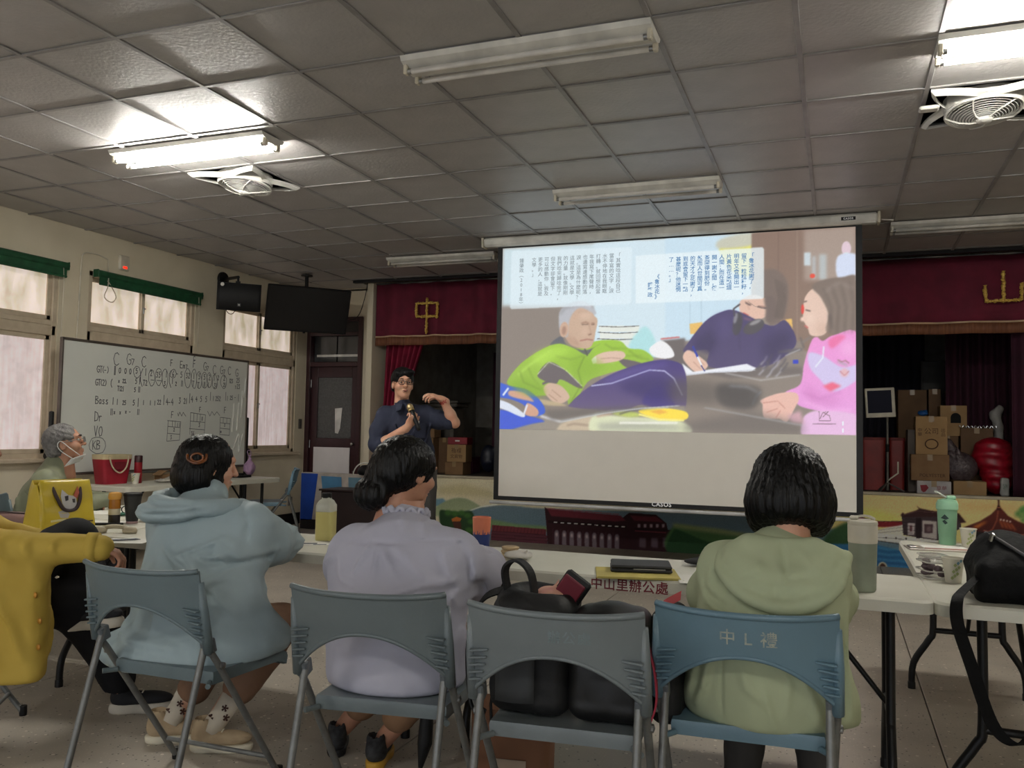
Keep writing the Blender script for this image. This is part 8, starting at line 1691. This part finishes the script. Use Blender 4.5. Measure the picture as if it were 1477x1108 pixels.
# ================================================================== things stored on the stage
SZ = .70
def carton(x0, x1, y, d, z0, z1, m, label, rz=0, marks=(), flaps=True, cat='carton'):
    w, h = x1-x0, z1-z0; e = empty('carton', ((x0+x1)/2, y+d/2, z0), rz, label=label, cat=cat, group='cartons stored on the stage')
    MB().box((0, 0, h/2), (w, d, h), bev=.004).build('body', m, e); MB().box((0, 0, h+.0008), (.05, d+.001, .0016)).build('tape', TAPE, e); MB().box((0, -d/2-.0008, h-.03), (.05, .0016, .06)).build('tape', TAPE, e)
    for s, sz, x, z in marks: text('print', s, sz, mat('brown_box_print', (84, 56, 40), .8), e, plane_m((x, -d/2-.0015, z), (1, 0, 0), (0, 0, 1)), align='CENTER')
    return e
PALE = mat('pale_cardboard', (176, 142, 98), .8, (160, 126, 84), 6, .8)
carton(.73, 1.09, 9.9, .30, .83, 1.10, CARD, 'brown carton printed POLYESTER below the patterned carton', marks=(('POLYESTER', .048, .02, .04),))
c = carton(.78, 1.08, 9.95, .26, 1.10, 1.50, PALE, 'pale brown carton with a printed round emblem, beneath the arch-cut carton', marks=(('公司', .07, .0, .22), ('中\n華', .045, -.11, .24), ('出\n品', .045, .11, .24)))
MB().tube([(.0+.06*math.cos(a*math.pi/10), -.132, .11+.05*math.sin(a*math.pi/10)) for a in range(20)], .006, 5, closed=True).build('round_emblem', MATS['brown_box_print'], c)
c = carton(.78, 1.10, 9.85, .30, SZ, .83, mat('white_fruit_box', (206, 200, 198), .7), 'white fruit carton with a red strawberry at the stage edge')
MB().prism([(-.13, .085), (-.07, .09), (-.05, .06), (-.08, .02), (-.10, .012), (-.12, .03)], 0, .002, lambda x, y, z: (x, -.1505-z, y)).build('strawberry_print', mat('strawberry_red', (150, 22, 40), .6), c); text('print', '草莓', .05, mat('strawberry_red', (150, 22, 40), .6), c, plane_m((.02, -.1525, .04), (1, 0, 0), (0, 0, 1)))
carton(1.12, 1.42, 9.85, .32, SZ, .84, PALE, 'plain low carton under the shiny plastic bundle')
c = carton(1.06, 1.32, 10.4, .3, 1.30, 1.63, PALE, 'carton with an arched hole standing on the pile'); MB().prism([(-.05, .10)]+[(.05*math.cos(a), .16+.05*math.sin(a)) for a in (math.pi-k*math.pi/10 for k in range(11))]+[(.05, .10)], 0, .003, lambda x, y, z: (x+.02, -.151-z, y+.04)).build('arch_hole_patch', mat('hole_shade', (18, 16, 16), .9), c)  # dark patch paints the shade inside the hole; nothing is cut
carton(1.02, 1.235, 10.4, .28, .70, 1.30, CARD2, 'tall dark carton supporting the arch-cut carton')
carton(.69, 1.0, 11.2, .4, SZ, 1.84, CARD2, 'very tall dark carton at the back left of the pile'); carton(1.02, 1.15, 11.2, .4, SZ, 1.85, CARD2, 'narrow tall dark carton at the back of the pile'); carton(1.20, 1.45, 11.0, .4, SZ, 1.83, CARD2, 'tall dark carton carrying the pink bag')
carton(1.25, 1.56, 10.35, .3, SZ, 1.39, CARD2, 'grey-brown carton behind the red sack')
crumple('pink_plastic_bag', (1.34, 11.15, 1.835), (.16, .14, .12), mat('dull_pink_plastic', (160, 96, 100), .5), 'dull pink plastic bag on top of the tallest carton', 'bag', 31, .01)
crumple('plastic_bundle', (1.24, 10.0, .842), (.20, .15, .40), mat('shiny_clear_wrap', (96, 84, 86), .12, (60, 48, 52), 30, .9, .8, 60), 'shiny clear plastic bundle piled on the low carton', 'bundle', 33, .010)
f = Sd((-.24, -.2, 0), (.24, .2, .62), .010); f.ell((0, 0, .40), (.20, .16, .20), .04).ell((.03, 0, .2), (.15, .15, .2), .06); f.disp(lambda X, Y, Z: .007*np.sin(70*(Z*.8-X*.4)+4*np.sin(9*X))); o = body('red_sack', mat('red_woven_plastic', (172, 14, 40), .4, (120, 6, 26), 20, .8), None, f); o.location = (1.52, 10.1, SZ); tag(o, 'bulging red plastic sack at the right of the stage pile', 'sack')
e = empty('monitor_stand', (.50, 9.80, SZ), label='flat monitor with a pale frame on a tall stand on the stage', cat='monitor'); MB().box((-.07, 0, .935), (.29, .03, .31), rotm(0, -.05, .1), bev=.006).build('frame', CREAM, e); MB().box((-.075, -.017, .945), (.235, .006, .235), rotm(0, -.05, .1)).build('panel', mat('navy_screen', (14, 16, 40), .6, spec=.2), e); MB().tube([(0, .03, .02), (0, .03, .80)], .012, 8).build('pole', STEEL, e); MB().tube([(0, .03, .42), (0, .03, .50)], .02, 8).build('clamp', BLACKP, e)
for a in (0, 2.1, 4.2): MB().tube([(0, .03, .10), (.16*math.cos(a), .03+.16*math.sin(a), .012)], .009, 6).build('leg', STEEL, e)
MB().tube([(0, .03, .12), (.10, .02, .20), (.10, .02, .32)], .009, 6).build('hook_arm', CREAM, e)
for x0, x1, y, lb in ((.26, .50, 10.25, 'dull red storage bin left of the monitor pole'), (.54, .70, 10.4, 'dull red storage bin right of the monitor pole')):
    e = empty('storage_bin', ((x0+x1)/2, y, SZ), label=lb, cat='bin'); loftbox(e, 'tub', mat('dull_red_plastic', (140, 40, 36), .5), (x1-x0)*.9, .22, x1-x0, .26, 0, .54); loftbox(e, 'lid', mat('dark_red_lid', (110, 30, 28), .5), (x1-x0)+.02, .28, (x1-x0), .26, .54, .57)
tag(MB().box((0, 0, .33), (.08, .25, .66), bev=.004).build('grey_panel_board', mat('grey_brown_board', (96, 86, 78), .7), None, loc=(.75, 10.18, SZ)), 'upright grey-brown board beside the cartons', 'board')
crumple('blue_plastic_bag', (.86, 10.08, 1.502), (.06, .06, .09), mat('blue_plastic', (36, 92, 160), .4), 'small blue plastic bag on the patterned carton', 'bag', 36, .006)
f = Sd((-.07, -.07, 0), (.07, .07, .95), .010); f.chain([(0, 0, 0), (0, 0, .7), (-.03, 0, .84), (.02, 0, .90)], [.05, .05, .055, .04], .03).folds(.004, 40, 41); o = body('wrapped_roll', mat('pale_grey_wrap', (168, 164, 158), .5), None, f); o.location = (1.64, 10.55, SZ); tag(o, 'pale wrapped roll standing behind the red sack', 'roll')
e = empty('rice_sack', (1.58, 9.85, SZ), label='small white sack with green print at the right stage edge', cat='sack'); f = Sd((-.05, -.05, 0), (.05, .05, .21), .006); f.box((0, 0, .095), (.04, .035, .095), .02, .01).folds(.002, 40, 2); body('sack', mat('white_woven_sack', (186, 184, 176), .7), e, f); MB().box((.0, -.037, .10), (.04, .003, .05)).build('green_print', mat('green_print', (66, 96, 72), .7, (176, 176, 168), 60, .9), e)
e = empty('blue_carton', (1.74, 9.86, SZ), label='blue and white carton at the far right of the stage', cat='carton'); MB().box((0, 0, .055), (.12, .12, .11), bev=.003).build('lower', mat('tan_box', (140, 110, 80), .7), e); MB().box((0, 0, .19), (.12, .12, .15), bev=.003).build('upper', mat('pale_blue_print', (150, 190, 206), .6, (206, 214, 214), 8, .9), e)
tag(MB().grid(lambda u, v: ((u-.5)*.36, .004*math.sin(40*u), .012*math.sin(60*u)+v*.012), 40, 1, .004).build('tinsel_strip', mat('silver_tinsel', (220, 218, 210), .2, metal=.8), None, loc=(1.41, 10.33, 1.395)), 'thin glittering strip along the top of the grey-brown carton', 'tinsel')
tag(MB().box((0, 0, .55), (.62, .03, 1.1), rotm(-.06), bev=.004).tube([(-.31, .03, -.42), (-.31, -.03, 1.1)], .012, 6).tube([(.31, .03, -.42), (.31, -.03, 1.1)], .012, 6).build('framed_board', mat('dark_grey_board', (66, 64, 62), .7), None, loc=(1.30, 11.7, 1.12)), 'dark grey framed board leaning at the back of the stage', 'board')
# left part of the stage
e = empty('lectern', (-5.02, 10.75, SZ), label='old grey lectern with a moulded top behind the presenter', cat='lectern'); GW = mat('grey_wood', (104, 98, 88), .7, (86, 80, 72), 8, .8); MB().box((0, 0, .44), (.36, .34, .86), bev=.006).build('body', GW, e); MB().box((0, 0, .90), (.48, .42, .05), bev=.014).build('moulding', GW, e); MB().box((0, 0, .945), (.52, .46, .03), bev=.006).build('top', GW, e); MB().box((0, -.172, .45), (.26, .006, .6), bev=.002).build('front_panel', mat('dark_grey_panel', (80, 76, 70), .7), e)
carton(-5.06, -4.93, 10.15, .2, SZ, 1.16, CARD, 'narrow brown carton right beside the presenter'); carton(-5.05, -4.92, 10.16, .2, 1.163, 1.33, CARD, 'small brown carton on top of the narrow carton')
carton(-4.92, -4.76, 10.3, .25, SZ, 1.16, CARD2, 'dark upright carton behind the narrow carton')
carton(-4.66, -4.41, 9.95, .26, SZ, .86, CARD, 'low brown carton under the lettered carton'); c = carton(-4.655, -4.40, 9.98, .24, .862, 1.08, PALE, 'pale carton with handwritten characters under the red box', rz=.08, marks=(('禮程', .07, .0, .12), ('文資物', .055, .0, .05)))
c = empty('red_gift_box', (-4.52, 10.1, 1.084), .08, label='flat red gift box on the lettered carton', cat='box'); MB().box((0, 0, .045), (.26, .22, .09), bev=.004).build('box', mat('deep_red_card', (142, 18, 36), .5), c); MB().box((0, -.1105, .045), (.06, .002, .018)).build('white_mark', WHITE, c)
tag(MB().box((0, 0, .1), (.28, .25, .20), bev=.006).box((0, 0, .205), (.29, .26, .012)).build('magenta_case', mat('dark_magenta', (92, 26, 60), .6), None, loc=(-4.83, 10.75, 1.163-.0)), 'dark magenta case behind the cartons', 'case').location = (-4.62, 10.55, SZ)
crumple('navy_tarp_bundle', (-4.12, 10.1, SZ), (.20, .18, .58), mat('navy_tarp', (22, 28, 48), .45, (12, 16, 30), 12, .8), 'tall bundle wrapped in dark navy tarp beside the screen', 'bundle', 44, .012)
# black chair and trolley handle by the stage steps
e = empty('wheeled_stool', (-5.27, 9.10, 0), label='black stool with a white rim standing behind the brown cabinet', cat='stool'); MB().lathe([(0, .70), (.12, .705), (.15, .73), (.14, .78), (.09, .82), (0, .83)], (0, 0, 0), 24, None, 1, .7).build('seat', BLACKP, e, smooth=True); MB().tube(arc((-.16, -.1, .70), (-.12, -.1, .88), (.06, -.1, .85), 8), .008, 8).build('rim', WHITE, e, smooth=True); MB().tube([(0, 0, .03), (0, 0, .70)], .02, 8).build('post', BLACKM, e)
for a in range(5): MB().tube([(0, 0, .08), (.12*math.cos(a*1.257), .04*math.sin(a*1.257), .03)], .012, 6).build('leg', BLACKM, e)
